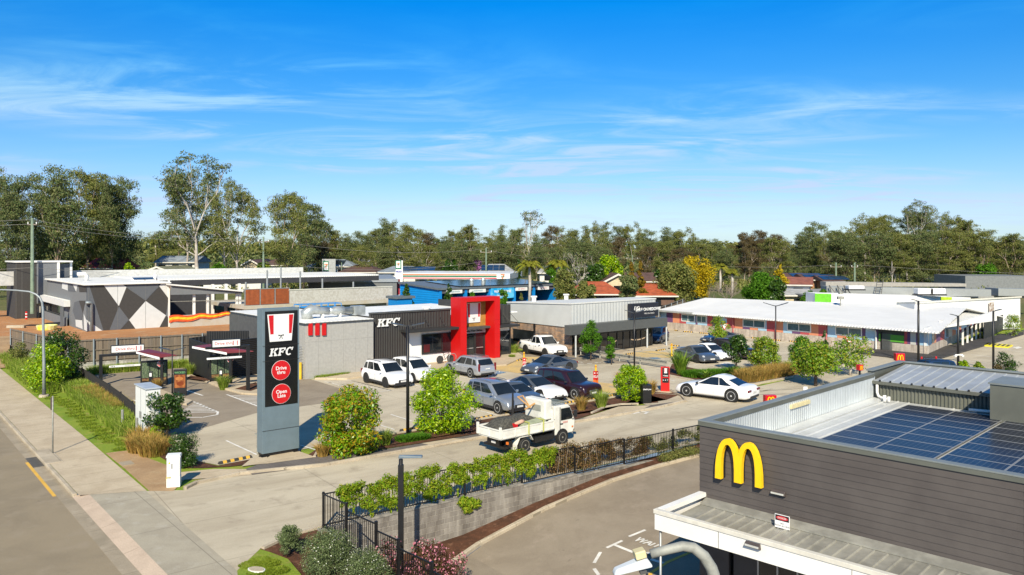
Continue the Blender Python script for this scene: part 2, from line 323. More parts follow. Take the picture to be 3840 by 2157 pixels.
# driveway kerb (upper)
def kerbrun(name,pts,wd=.15,h=.12,m=None,zf=None,z0=-.02,side=1):
    P=[Vector((p[0],p[1],0)) for p in pts]; v=[];f=[]
    for i,p in enumerate(P):
        d=(P[min(i+1,len(P)-1)]-P[max(i-1,0)]).normalized(); n=Vector((-d.y,d.x,0))*side
        zb=zf(p[0],p[1]) if zf else 0
        for q,zz_ in ((p,zb+z0),(p,zb+h*.85),(p+n*wd*.3,zb+h),(p+n*wd,zb+h),(p+n*wd,zb+z0)): v.append((q[0],q[1],zz_))
    for i in range(len(P)-1):
        for k in range(4): f.append((i*5+k,i*5+k+1,i*5+5+k+1,i*5+5+k))
    f+= [(0,1,2,3,4),tuple(5*(len(P)-1)+k for k in (4,3,2,1,0))]
    return struct(MB().add(v,f).obj(name,m or M_kerb))
kerbrun('kerb',[G(*p) for p in [(700,1836),(740,1816),(900,1781),(1226,1748),(1579,1685),(1824,1642),(2161,1585),(2300,1563),(2480,1530),(2575,1506),(2560,1488),(2520,1470)]])
kerbrun('kerb',[G(978,2056),G(1040,2027),G(1120,1997),G(1200,1975)],wd=.15,h=.06,side=-1)
kerbrun('kerb',[G(2222,1650-98),G(2270,1530),G(2330,1520),G(2395,1518)],wd=.12,h=.1)
kerbrun('kerb',[G(1184,1716),G(1206,1676),G(1593,1611),G(1959,1548),G(2317,1489),G(2450,1463)],wd=.12,h=.08)
kerbrun('kerb',[G(2500,1410),G(2590,1428),G(2640,1442),G(2720,1440),G(2830,1445),G(3000,1412),G(3150,1375)],wd=.15,h=.12)
kerbrun('kerb',[G(470,1620),G(500,1645),G(530,1658)],wd=.12,h=.12)
# right hand garden between driveway and medical car park
poly('garden_bed',[(*G(*p)[:2],.012) for p in [(2500,1408),(2590,1426),(2640,1440),(2720,1438),(2830,1443),(3000,1410),(3150,1373),(3180,1350),(3000,1372),(2800,1385),(2690,1400),(2520,1365)]],M_mulch)
poly('path',[(*G(*p)[:2],.018) for p in [(2830,1443),(3000,1410),(3150,1373),(3120,1370),(2960,1395),(2870,1415),(2800,1432)]],M_paver)
# front corner garden
gc=[Vector((p[0],p[1],.0)) for p in lowk]
v=[Rw(2.6,-5,0),gc[0],gc[1],gc[2],gc[3],F0,*[Vector(p) for p in fposts[1:]],Vector((-1,19,-1.2)),Rw(4.5,-7,-.9)]
MB().add(v,[(0,1,12),(1,11,12),(1,2,10,11),(2,9,10),(2,8,9),(2,3,8),(3,7,8),(3,4,7),(4,5,6,7)]).obj('garden_slope',M_mulch,fix=False)
struct(bpy.data.objects['garden_slope'])
poly('lawn',[(G(889,2142)[0],G(889,2142)[1],.02),(G(975,2062)[0],G(975,2062)[1],.02),(G(1010,2072)[0],G(1010,2072)[1],-.0+.02),(G(1080,2100,-.05)[0],G(1080,2100,-.05)[1],-.02),(G(1130,2160,-.1)[0],G(1130,2160,-.1)[1],-.06),(G(1110,2230,-.1)[0],G(1110,2230,-.1)[1],-.06),(G(900,2220)[0],G(900,2220)[1],.01)],M_grass)
rbox('grate',3.0,3.5,12.7,13.4,-.01,.03,M_gut)
# drain pit on kerb
slab('pit_lid',[Rw(.46,15.2),Rw(1.15,15.2),Rw(1.15,18.2),Rw(.46,18.2)],M_kerb,.03)
slab('gutter_grate',[Rw(0,15.4),Rw(.44,15.4),Rw(.44,17.4),Rw(0,17.4)],mat('grate_steel',(.22,.20,.165),.8,0,ribs=('x',.06)),-.095,-.12,0)
# yellow no-stopping dashes
rbox('kerb_line',-.12,.0,10.2,16.6,-.119,-.108,M_yel_l)
# painted lines
lines=MB()
def ln(a,b,w=.1,z=.012,mb=None,zf=0):
    p=G(a[0],a[1],zf); q=G(b[0],b[1],zf); d=(q-p).normalized(); n=Vector((-d.y,d.x,0))*w/2
    (mb or lines).add([(x[0],x[1],zf+z) for x in (p-n,q-n,q+n,p+n)],[(0,1,2,3)])
for a,b in [((848,1653),(963,1706)),((1126,1670),(1190,1690)),((1185,1602),(1270,1626)),((1466,1555),(1545,1580)),((1425,1595),(1480,1612)),((1768,1533),(1880,1562)),((2100,1490),(2168,1508)),((2242,1484),(2262,1492)),((1545,1442),(1575,1450)),((1690,1406),(1768,1422)),((1622,1390),(1650,1398)),((1740,1446),(1760,1440)),((1318,1428),(1466,1465)),((2190,1471),(2240,1478)),((2490,1420),(2530,1430)),((2436,1437),(2470,1444)),((1215,1432),(1250,1438))]: ln(a,b)
for k in range(11):   # hatch beside the grey wall
    t=k/10; ln((1228+t*145,1433+t*30),(1300+t*168+8,1429+t*36),.09)
ln((1228,1433),(1375,1476),.09); ln((1300,1424),(1468,1465),.09); ln((1375,1476),(1468,1465),.09)
for k in range(9):
    t=k/8; ln((735-t*60,1506+t*42),(735+t*85-8*(k==8),1506+t*40),.12)
for a,b in [((725,1507),(790,1535)),((790,1535),(817,1545)),((817,1545),(815,1556)),((815,1556),(760,1566)),((760,1566),(690,1566))]: ln(a,b,.13)
for k in range(7):
    t=k/6; ln((868+t*80,1484+t*32),(975,1487+t*28),.12)
ln((850,1480),(985,1531),.13)
for a,b in [((692,1462),(760,1484)),((600,1478),(640,1492)),((612,1413),(632,1407)),((640,1404),(672,1398)),((500,1500),(545,1518))]: ln(a,b,.14)
for a,b in [((2010,1352),(2035,1356)),((2060,1358),(2080,1360)),((2160,1356),(2185,1360)),((2172,1366),(2190,1366)),((2202,1364),(2222,1363)),((2230,1361),(2252,1360)),((2262,1359),(2285,1358)),((2100,1350),(2125,1352))]: ln(a,b,.16)
# entry arrow and give-way marks on the driveway
for a,b in [((2375,1552),(2405,1545)),((2395,1545),(2435,1545)),((2430,1545),(2418,1553)),((2410,1470-5),(2450,1472))]: ln(a,b,.16)
for a,b in [((2558,1252),(2640,1242)),((2700,1262),(2790,1258)),((2820,1274),(2790,1268)),((2800,1290),(2860,1278)),((2910,1290),(2960,1280)),((3000,1300),(3060,1291)),((2900,1345),(2980,1352)),((2540,1263),(2600,1250)),((2600,1370),(2730,1355)),((2690,1372),(2740,1362)),((3180,1354),(3250,1340)),((3140,1345),(3210,1352)),((3745,1310),(3840,1320)),((3640,1330),(3740,1342)),((3600,1350),(3700,1362))]: ln(a,b,.11)
struct(lines.obj('white_markings',M_white_l,fix=False))
wpad=MB()
for q in ([(2695,1365),(2725,1358),(2750,1362),(2715,1370)],[(3797,1303),(3820,1300),(3834,1305),(3812,1309)],[(3170,1350),(3200,1343),(3215,1348),(3185,1356)]):
    wpad.add([(*G(*p)[:2],.013) for p in q],[(0,1,2,3)])
struct(wpad.obj('white_patch',M_white_l,fix=False))
tm=MB()
def arc(cx,cy,r,a0,a1,w=.18,n=14):
    c_=G(cx,cy)
    for k in range(n):
        a=R_(a0+(a1-a0)*k/n); b=R_(a0+(a1-a0)*(k+1)/n); tm.add([(c_[0]+q*math.cos(t),c_[1]+q*math.sin(t),.0155) for q,t in ((r,a),(r+w,a),(r+w,b),(r,b))],[(0,1,2,3)])
for r_ in (5.2,6.7): arc(2560,1420,r_,-150,-40)
for r_ in (7.6,9.0): arc(2700,1400,r_,-120,-60,.14)
for r_ in (1.6,3.0,3.5): arc(2130,1350,r_,-80,60,.1)
struct(tm.obj('tyre_marks',mat('tyre_mark',(.30,.265,.205),.85,var=.25,vs=4,col2=(.42,.37,.28)),fix=False))
# yellow shared zones and blue disabled bays
poly('yellow_zone',[(*G(*p)[:2],.013) for p in [(1846,1363),(1892,1352),(1925,1338),(2050,1340),(1990,1356),(1975,1395),(1940,1400),(1845,1385),(1842,1372)]],M_yel)
poly('yellow_zone',[(*G(*p)[:2],.013) for p in [(2215,1432),(2300,1440),(2330,1470),(2300,1478),(2245,1466),(2240,1445)]],M_yel)
poly('yellow_zone',[(*G(*p)[:2],.013) for p in [(2440,1316),(2500,1322),(2560,1335),(2520,1343),(2400,1340),(2330,1328)]],M_yel)
M_blue_l=mat('blue_paint',(.10,.24,.40),.7,var=.2,vs=3)
for q in ([(1842,1400),(1868,1392),(1898,1398),(1870,1404)],[(2432,1342),(2465,1341),(2480,1346),(2448,1347)]):
    poly('blue_bay',[(*G(*p)[:2],.017) for p in q],M_blue_l)
dsb=MB()
c0=G(1872,1398.5); 
for k in range(10):
    a=k/12*2*math.pi+.6; b_=(k+1)/12*2*math.pi+.6
    dsb.add([(c0[0]+r*math.cos(t),c0[1]+r*math.sin(t),.021) for r,t in ((.28,a),(.36,a),(.36,b_),(.28,b_))],[(0,1,2,3)])
dsb.add([(c0[0]-.05,c0[1]+.1,.021),(c0[0]+.05,c0[1]+.1,.021),(c0[0]+.05,c0[1]+.7,.021),(c0[0]-.05,c0[1]+.7,.021)],[(0,1,2,3)])
struct(dsb.obj('wheelchair_symbol',M_white_l,fix=False))
# construction site
poly('building_site',[(*G(-300,1260,.85)[:2],.85),(*G(40,1262,.85)[:2],.85),(*G(262,1290,.85)[:2],.85),(*G(905,1262,.85)[:2],.85),(*G(1100,1150,.85)[:2],.85),(*G(-300,1120,.85)[:2],.85)],M_dirt)
poly('building_site_bank',[(*G(-400,1420,.0)[:2],.05),(*G(30,1380,.0)[:2],.05),(*G(40,1262,.85)[:2],.855),(*G(-300,1260,.85)[:2],.855)],M_dirt2)
# dark paving round the medical centre corner
slab('dark_footpath',[G(3210,1325),G(3290,1305),G(3310,1296),G(3480,1316),G(3760,1256),G(3840,1240),G(3840,1256),G(3500,1355),G(3440,1362),G(3330,1342),G(3280,1336)],M_dark,.12)
# lower lot
nf_=Vector((fd.y,-fd.x,0)); kl_=[GL(*p) for p in [(1400,2400),(1560,2250),(1655,2150),(1800,2048),(1930,1978),(2050,1913),(2180,1858),(2300,1808),(2460,1757),(2624,1713),(2760,1680),(2950,1640)]]
v=[]
for k in range(-14,33):
    t=k*1.0; ys=[((q-F0).dot(fd),(q-F0).dot(nf_)) for q in kl_]
    if t<=ys[0][0]: yk=ys[0][1]+(ys[0][0]-t)*.9
    elif t>=ys[-1][0]: yk=ys[-1][1]
    else: yk=next(a[1]+(b[1]-a[1])*(t-a[0])/(b[0]-a[0]) for a,b in zip(ys,ys[1:]) if t<=b[0])
    for yy in (yk-.02,70): p=F0+fd*t+nf_*yy; v.append((p[0],p[1],zl(p[0],p[1])))
struct(MB().add(v,[(2*i,2*i+2,2*i+3,2*i+1) for i in range(46)]).obj('lower_car_park',M_asph2,fix=False))
kerbrun('kerb',kl_,wd=.16,h=.12,zf=zl)
# mulch between kerb and retaining wall
wallL=[F0-fd*1.2,F0+fd*0]+[F0+fd*t for t in (4,8,12,16,19,24)]
bed=[q-nf_*.1 for q in kl_]
wb=[q-nf_*max(.1,(q-F0).dot(nf_)+.1) if i>1 else [fposts[4],F0+Vector((1.2,-.9,0))][i] for i,q in enumerate(kl_)]
v=[];f=[]
for a,b in zip(bed,wb):
    v.append((a[0],a[1],zl(a[0],a[1])+.05)); v.append((b[0],b[1],zl(b[0],b[1])+.14))
for i in range(11): f.append((2*i,2*i+2,2*i+3,2*i+1))
struct(MB().add(v,f).obj('mulch_bed',M_mulch,fix=False))
# markings on the lower lot
lm=MB()
def lnl(a,b,w=.1):
    p=GL(*a); q=GL(*b); d=(q-p).normalized(); n=Vector((-d.y,d.x,0))*w/2
    lm.add([(x[0],x[1],zl(x[0],x[1])+.008) for x in (p-n,q-n,q+n,p+n)],[(0,1,2,3)])
for a,b in [((2358,2013),(2420,1988)),((2275,2055),(2334,2028)),((2300,2042),(2374,2072)),((2252,2071),(2228,2112)),((2228,2133),(2245,2157)),((2440,2098),(2490,2113))]: lnl(a,b,.12)
struct(lm.obj('white_markings',M_white_l,fix=False))
ym=MB(); lm2=lm; lm=ym
for a,b in [((2602,2066),(2500,2110)),((2500,2110),(2440,2150)),((2440,2150),(2425,2200))]: lnl(a,b,.13)
struct(ym.obj('yellow_line',M_yel_l,fix=False)); 
wf=GL(2462,2045); tx=thing('lettering','x','x'); bpy.data.objects.remove(tx)
cu_=text('WAITING',.40,M_white_l,None,(wf[0],wf[1],wf[2]+.01),(0,0,-45),.002,bold=.012,name='painted_words'); struct(cu_); cu_.scale=(1,1.7,1)
wf=GL(2450,2070); cu_=text('2',.5,M_white_l,None,(wf[0],wf[1],wf[2]+.01),(0,0,-45),.002,bold=.012,name='painted_words'); struct(cu_); cu_.scale=(1.4,1.8,1)
# ================= RETAINING WALL AND BLACK FENCE
def block_mat(name,a,b_,mortar,sx=.4,sy=.2,rot=0):
    m=bpy.data.materials.new(name); m.use_nodes=True; T=m.node_tree; b=T.nodes['Principled BSDF']; b.inputs['Roughness'].default_value=.9; MATS[name]=m
    t=T.nodes.new('ShaderNodeTexCoord'); s=T.nodes.new('ShaderNodeSeparateXYZ'); c=T.nodes.new('ShaderNodeCombineXYZ')
    T.links.new(t.outputs['Object'],s.inputs[0]); T.links.new(wm('ADD',s.outputs[0],s.outputs[1],T=T),c.inputs[0]); T.links.new(s.outputs[2],c.inputs[1])
    br=T.nodes.new('ShaderNodeTexBrick'); br.inputs['Scale'].default_value=1; br.inputs['Brick Width'].default_value=sx; br.inputs['Row Height'].default_value=sy; br.inputs['Mortar Size'].default_value=sy*.06
    br.inputs['Color1'].default_value=tuple(a)+(1,); br.inputs['Color2'].default_value=tuple(b_)+(1,); br.inputs['Mortar'].default_value=tuple(mortar)+(1,)
    T.links.new(c.outputs[0],br.inputs['Vector'])
    n=T.nodes.new('ShaderNodeTexNoise'); n.inputs['Scale'].default_value=1.3; n.inputs['Detail'].default_value=8; n.inputs['Roughness'].default_value=.7
    mp_=T.nodes.new('ShaderNodeMapping'); mp_.inputs['Scale'].default_value=(1.6,1.6,.35); T.links.new(t.outputs['Object'],mp_.inputs[0]); T.links.new(mp_.outputs[0],n.inputs['Vector'])
    x=T.nodes.new('ShaderNodeMix'); x.data_type='RGBA'; x.blend_type='MULTIPLY'; x.inputs['Factor'].default_value=.9
    r=T.nodes.new('ShaderNodeValToRGB'); r.color_ramp.elements[0].position=.32; r.color_ramp.elements[0].color=(.45,.42,.40,1); r.color_ramp.elements[1].position=.62; r.color_ramp.elements[1].color=(1.05,1.05,1.05,1)
    e=r.color_ramp.elements.new(.76); e.color=(1.5,1.48,1.42,1)
    T.links.new(n.outputs[0],r.inputs[0]); T.links.new(br.outputs[0],x.inputs[6]); T.links.new(r.outputs[0],x.inputs[7]); T.links.new(x.outputs[2],b.inputs['Base Color'])
    bp=T.nodes.new('ShaderNodeBump'); bp.inputs['Distance'].default_value=.012; n3=T.nodes.new('ShaderNodeTexNoise'); n3.inputs['Scale'].default_value=14; n3.inputs['Detail'].default_value=4; T.links.new(t.outputs['Object'],n3.inputs['Vector'])
    T.links.new(wm('SUBTRACT',n3.outputs[0],wm('MULTIPLY',br.outputs['Fac'],1.5,T=T),T=T),bp.inputs['Height']); T.links.new(bp.outputs[0],b.inputs['Normal'])
    return m
M_block=block_mat('split_face_block',(.20,.18,.155),(.285,.26,.225),(.36,.33,.28))
M_blackp=mat('black_powder_coat',(.012,.012,.013),.45,var=.2)
fa=math.degrees(math.atan2(fd.y,fd.x)); WF=Fr(F0,fa)
LW=24.5
def wz(x):   # stepped top of the wall
    return 0 if x<8.6 else -.10 if x<11.5 else -.2 if x<14.5 else -.28 if x<18 else -.32
rw=thing('retaining_wall','long grey split-face block wall under the black picket fence, mulch bed at its foot','wall',F0,fa)
mb=MB(); xs=[-.2,3.0,5.8,8.6,11.5,14.5,18,21,LW]
for i in range(len(xs)-1):
    p=WF.W(xs[i],0); q=WF.W(xs[i+1],0)
    zb=min(zl(p[0],p[1]),zl(q[0],q[1]))-.2
    mb.box(xs[i]+(.002 if i else 0),xs[i+1],-.2,0,min(zb,-.5),wz(xs[i]+.1)-.03)
mb.obj('block_face',M_block,rw)
mb=MB()
for i in range(len(xs)-1): mb.box(xs[i]+(.004 if i else 0),xs[i+1],-.215,.02,wz(xs[i]+.1)-.028,wz(xs[i]+.1)+.03)
mb.obj('coping',mat('coping_block',(.30,.275,.235),.9,var=.3,vs=4,bump=.01),rw,bevel=.01)
# earth between driveway and stepped wall
fen=thing('picket_fence','long black metal picket fence on top of the grey block wall beside the driveway','fence',F0,fa)
px_=[0,3.0,5.8,8.6,11.5,14.5,17.8,21,LW]
FH=1.2
for i,x in enumerate(px_):
    zt=wz(x+.05)+FH+.06; zb=wz(x+.05)-.1
    MB().box(x-.035,x+.035,-.10,-.03,zb,zt).obj('post',M_blackp,fen)
def panel(par,a,b,za,zb_,h,y=-.065,step=.105):
    m=MB(); n=int((b-a)/step)
    m.hexa([(a,y-.015,za+.10),(b,y-.015,zb_+.10),(b,y+.015,zb_+.10),(a,y+.015,za+.10)],[(a,y-.015,za+.14),(b,y-.015,zb_+.14),(b,y+.015,zb_+.14),(a,y+.015,za+.14)])
    m.hexa([(a,y-.015,za+h-.04),(b,y-.015,zb_+h-.04),(b,y+.015,zb_+h-.04),(a,y+.015,za+h-.04)],[(a,y-.015,za+h),(b,y-.015,zb_+h),(b,y+.015,zb_+h),(a,y+.015,za+h)])
    for k in range(1,n):
        x=a+(b-a)*k/n; z0=za+(zb_-za)*k/n; m.box(x-.008,x+.008,y-.008,y+.008,z0+.14,z0+h-.04)
    return m.obj('picket_panel',M_blackp,par)
for i in range(len(px_)-1): panel(fen,px_[i]+.035,px_[i+1]-.035,wz(px_[i]+.1),wz(px_[i]+.1),FH)
# stepping side fence
for i in range(5):
    a,b=fposts[i],fposts[i+1]
    if i==0: sf=thing('picket_fence','black picket fence stepping down the garden slope beside the pink flowers','fence',(a[0],a[1],0),math.degrees(math.atan2(fposts[5][1]-a[1],fposts[5][0]-a[0]))); SF=Fr(a,math.degrees(math.atan2(fposts[5][1]-a[1],fposts[5][0]-a[0])))
    la,lb=SF.L(a),SF.L(b); zb=-.22*i-.0
    panel(sf,la[0]+.04,lb[0]-.03,zb,zb,1.22,y=(la[1]+lb[1])/2)
    MB().box(lb[0]-.04,lb[0]+.04,lb[1]-.04,lb[1]+.04,zb-.6,zb+1.27).obj('post',M_blackp,sf)
# ================= BURGER RESTAURANT (bottom right)
AC=Vector((4.1,22.6,0)); MC=Vector((5.8,24.3,0)); MF=Fr(MC,-45.2)
md=thing('burger_restaurant','dark grey boarded restaurant with white awning and solar panels on its roof, bottom right','restaurant',MC,-45.2)
LWm=26; zt=4.27
M_board=mat('charcoal_boards',(.068,.057,.052),.62,var=.16,vs=.6,col2=(.088,.075,.068),bump=.002,bs=8)
mb=MB(); z=1.3; k=0
while z<zt-.13:
    z2=min(z+.185,zt-.12)
    mb.hexa([(0,-.012,z),(LWm,-.012,z),(LWm,.12,z),(0,.12,z)],[(0,.004,z2),(LWm,.004,z2),(LWm,.12,z2),(0,.12,z2)]); z+=.187; k+=1
mb.obj('board_cladding',M_board,md)
mb=MB()
for x in (8.6,9.9,17.6): mb.box(x,x+.012,-.0145,-.010,1.8,zt-.2)
mb.obj('panel_joint',mat('joint_dark',(.04,.035,.03),.9),md)  # thin near-black strips marking the panel joints
MB().box(0,LWm,.12,.16,1.3,zt-.12).obj('wall_core',mat('wall_dark',(.03,.03,.03),.8),md)
M_cap=mat('parapet_capping',(.21,.23,.225),.5,.1,var=.08,vs=.8); M_capf=mat('capping_face',(.115,.12,.10),.55,var=.1,vs=1)
PL_=13.4
mb=MB(); mb.box(-.04,LWm,-.05,.24,zt-.03,zt+.01).box(-.04,.24,.242,PL_,zt-.03,zt+.01); mb.obj('parapet_capping',M_cap,md,bevel=.008)
mb=MB(); mb.box(-.035,LWm,-.045,-.022,zt-.15,zt-.035).box(.215,.235,.25,PL_,zt-.17,zt-.035).box(.25,LWm,.2,.235,zt-.17,zt-.035); mb.obj('capping_face',M_capf,md)
# left (north) wall outside and inner corrugated parapet
MB().box(-.01,.05,.13,PL_+5,-1.6,zt-.035).obj('side_wall',M_board,md)
M_corr=mat('galvanised_corrugated',(.56,.60,.62),.38,.55,var=.08,vs=1)
mb=MB(); n=int((PL_-.3)/.045)
for i in range(n):
    y=.28+i*.16
    if y>PL_: break
    mb.prism([(.19,y),(.23,y+.03),(.23,y+.08),(.19,y+.11)],3.25,zt-.14,'z')
mb.box(.15,.19,.2,PL_,3.2,zt-.1); mb.obj('parapet_lining',M_corr,md)
M_roofm=mat('pale_roof_sheet',(.58,.59,.57),.45,.15,var=.1,vs=.5)
mb=MB(); mb.box(.2,LWm,.24,PL_-.1,3.16,3.22)
for i in range(36):
    x=.85+i*.42
    if x>2.1 and i%2: continue
    mb.hexa([(x-.04,.9,3.22),(x+.04,.9,3.22),(x+.04,PL_-.2,3.22),(x-.04,PL_-.2,3.22)],[(x-.02,.9,3.26),(x+.02,.9,3.26),(x+.02,PL_-.2,3.26),(x-.02,PL_-.2,3.26)])
mb.obj('roof',M_roofm,md)
mb=MB(); mb.box(.2,1.0,.24,.85,3.221,3.29).box(.24,.75,.86,PL_-.1,3.221,3.27); mb.obj('roof_flashing',M_roofm,md,bevel=.01)
# raised rear roof: wall, sloped sheets
x1=MF.x(3776,PL_); M_olive=mat('olive_corrugated',(.125,.13,.105),.6,var=.1,vs=2)
mb=MB(); i=0; x=.45
while x<x1-.05: mb.prism([(x,PL_-.03),(x+.03,PL_-.075),(x+.075,PL_-.075),(x+.105,PL_-.03)],3.22,3.86,'z'); x+=.14
mb.box(.2,LWm,PL_-.03,PL_+.05,3.2,3.86); mb.obj('raised_wall',M_olive,md)
mb=MB(); mb.box(.1,x1,PL_-.25,PL_-.02,3.86,3.98).box(.02,.1,PL_-.3,PL_+4.2,3.2,4.12); mb.obj('gutter',M_capf,md)
mb=MB(); sd=3.6; ny=0
mb.hexa([(.3,PL_-.2,3.985),(LWm,PL_-.2,3.985),(LWm,PL_+sd,4.28),(.3,PL_+sd,4.28)],[(.3,PL_-.2,4.01),(LWm,PL_-.2,4.01),(LWm,PL_+sd,4.31),(.3,PL_+sd,4.31)])
x=.55
while x<LWm:
    mb.hexa([(x-.035,PL_-.2,4.011),(x+.035,PL_-.2,4.011),(x+.035,PL_+sd-.15,4.298),(x-.035,PL_+sd-.15,4.298)],[(x-.015,PL_-.2,4.05),(x+.015,PL_-.2,4.05),(x+.015,PL_+sd-.15,4.337),(x-.015,PL_+sd-.15,4.337)]); x+=.42
mb.obj('raised_roof',mat('zinc_roof_sheet',(.40,.42,.43),.45,.2,var=.12,vs=.7),md)
mb=MB(); mb.box(-.1,.18,PL_-.05,PL_+sd+.25,4.36,4.42).box(.182,LWm,PL_+sd+.05,PL_+sd+.25,4.36,4.42); mb.obj('rear_capping',M_cap,md)
mb=MB(); mb.box(-.05,.1,PL_,PL_+sd+.2,-1,4.36).box(.1,LWm,PL_+sd+.08,PL_+sd+.2,-1,4.36); mb.obj('rear_parapet',M_capf,md)
mb=MB()
x=.55
while x<x1-.1: mb.box(x-.03,x+.03,PL_-.255,PL_-.215,3.985,4.06); x+=.42
mb.obj('rib_end',M_blackp,md)
MB().box(x1-.1,LWm,PL_-1.9,PL_-.26,3.2,4.62).obj('plant_screen',M_capf,md)
MB().box(x1-.16,LWm,PL_-1.95,PL_+.1,4.62,4.68).obj('screen_capping',M_cap,md)
# white roof pipes
M_pvc=mat('white_pipe',(.78,.77,.74),.4,var=.05)
def pipe(par,pts,r,name='pipe',m=None): return MB().tube(pts,r,10).obj(name,m or M_pvc,par,smooth=True)
pipe(md,[(.42,PL_-.2,3.84),(.42,PL_-.2,3.5),(.5,PL_-.25,3.36),(.66,PL_-.35,3.33),(.9,PL_-.5,3.32)],.055,'downpipe')
pipe(md,[(.92,PL_-.75,3.25),(.92,PL_-.75,3.52)],.07,'vent_pipe'); pipe(md,[(1.08,PL_-.72,3.25),(1.08,PL_-.72,3.48)],.06,'vent_pipe')
pipe(md,[(x1-.35,PL_-.2,3.84),(x1-.35,PL_-.2,3.42),(x1-.42,PL_-.26,3.34),(x1-.55,PL_-.3,3.32),(x1-1.2,PL_-.4,3.31)],.06,'downpipe')
# pale yellow light hanging inside the parapet
yl=MF.y(3000,.25)
MB().box(.2,.3,yl-.75,yl+.75,zt-.42,zt-.27).obj('batten_light',mat('cream_plastic',(.72,.62,.34),.5),md,bevel=.01)
# awning
La=MF.L(AC); ax0=La[0]; ay=La[1]; M_wht=mat('white_panel',(.80,.78,.73),.45,var=.05,vs=1); M_cream=mat('cream_capping',(.66,.63,.55),.5,var=.08)
mb=MB(); mb.box(ax0,LWm,ay,ay+.05,1.50,1.96); mb.obj('awning_fascia',M_wht,md)
mb=MB(); mb.box(ax0-.03,LWm,ay-.03,ay+.14,1.96,2.08); mb.obj('awning_capping',M_cream,md,bevel=.01)
mb=MB(); mb.box(ax0,ax0+.06,ay+.05,.1,1.50,1.96).box(ax0,ax0+.22,ay+.142,.35,1.96,2.085); mb.obj('awning_end',M_wht,md)
mb=MB(); mb.box(ax0+.06,LWm,ay+.1,-.02,1.52,1.56); mb.obj('awning_soffit',mat('soffit_grey',(.3,.3,.3),.7),md)
mb=MB()
mb.hexa([(ax0+.2,ay+.12,1.70),(LWm,ay+.12,1.70),(LWm,-.03,1.78),(ax0+.2,-.03,1.78)],[(ax0+.2,ay+.12,1.72),(LWm,ay+.12,1.72),(LWm,-.03,1.80),(ax0+.2,-.03,1.80)])
x=ax0+.75
while x<LWm:
    mb.hexa([(x-.035,ay+.14,1.721),(x+.035,ay+.14,1.721),(x+.035,-.42,1.787),(x-.035,-.42,1.787)],[(x-.018,ay+.14,1.765),(x+.018,ay+.14,1.765),(x+.018,-.42,1.83),(x-.018,-.42,1.83)]); x+=.33
mb.obj('awning_roof',mat('weathered_zinc',(.40,.39,.34),.5,.35,var=.2,vs=1.5),md)
mb=MB(); mb.hexa([(ax0+.22,-.34,1.80),(LWm,-.34,1.80),(LWm,-.014,1.83),(ax0+.22,-.014,1.83)],[(ax0+.22,-.34,1.85),(LWm,-.34,1.85),(LWm,-.014,1.94),(ax0+.22,-.014,1.94)]); mb.obj('apron_flashing',mat('weathered_zinc'  ,(.4,.39,.34)),md)
mb=MB(); x=ax0+.75
while x<LWm: mb.box(x-.03,x+.03,ay+.105,ay+.138,1.70,1.78); x+=.33
mb.box(ax0+3,LWm,ay+.142,ay+.16,1.72,1.745); mb.obj('rib_end',M_blackp,md)
mb=MB()
for x in (ax0+2.05,ax0+5.6,ax0+9.2): mb.box(x,x+.012,ay-.004,ay,1.50,1.96)
mb.obj('panel_joint',M_blackp,md)
MB().cyl(ax0+.12,ay+.12,-2.1,1.5,.035,10).obj('awning_post',mat('galv_post',(.42,.43,.42),.45,.5),md,smooth=True)
# shopfront below
mb=MB(); mb.box(1.1,LWm,.1,.2,-1.9,1.35); mb.obj('shopfront_wall',mat('shop_dark',(.05,.045,.045),.5),md)
MB().box(1.5,5.4,-.02,.095,.85,1.2).obj('red_band',mat('red_enamel',(.5,.035,.03),.4),md)
M_glass=mat('tinted_glass',(.02,.024,.028),.06,var=.3,vs=.7,spec=.8)
mb=MB(); mb.box(1.9,4.9,.06,.095,-1.8,.75); mb.obj('shop_glass',M_glass,md)
mb=MB(); mb.box(2.0,4.0,.03,.058,.55,.68)
for x in (1.9,2.5,3.1,3.9,4.9): mb.box(x,x+.05,.03,.058,-1.8,.55)
mb.obj('door_frame',mat('aluminium',(.45,.45,.44),.4,.5),md)
MB().box(-.0,1.0,-.0,.1,-1.9,1.30).obj('corner_wall',mat('shop_dark',(.05,.045,.045)),md)
# wall lights
for (px,py,y,nm) in ((2920,1846,-.03,'wall'),(2825,2042,ay-.02,'fascia')):
    x,z=MF.face(px,py,y)
    l=thing('wall_light',{'wall':'dark louvred wall light on the charcoal boards right of the yellow arches','fascia':'grey louvred light fixed to the white awning fascia'}[nm],'wall light',MF.W(x,y,z),-45.2,'louvred wall lights')
    MB().hexa([(-.22,-.10,-.06),(.22,-.10,-.06),(.22,0,-.09),(-.22,0,-.09)],[(-.2,-.03,.06),(.2,-.03,.06),(.2,0,.06),(-.2,0,.06)]).obj('housing',mat('bronze_box',(.07,.055,.05),.5),l,bevel=.006)
    MB().box(-.19,.19,-.112,-.088,-.045,-.0).obj('lens',mat('lens_pale',(.6,.6,.55),.2),l)
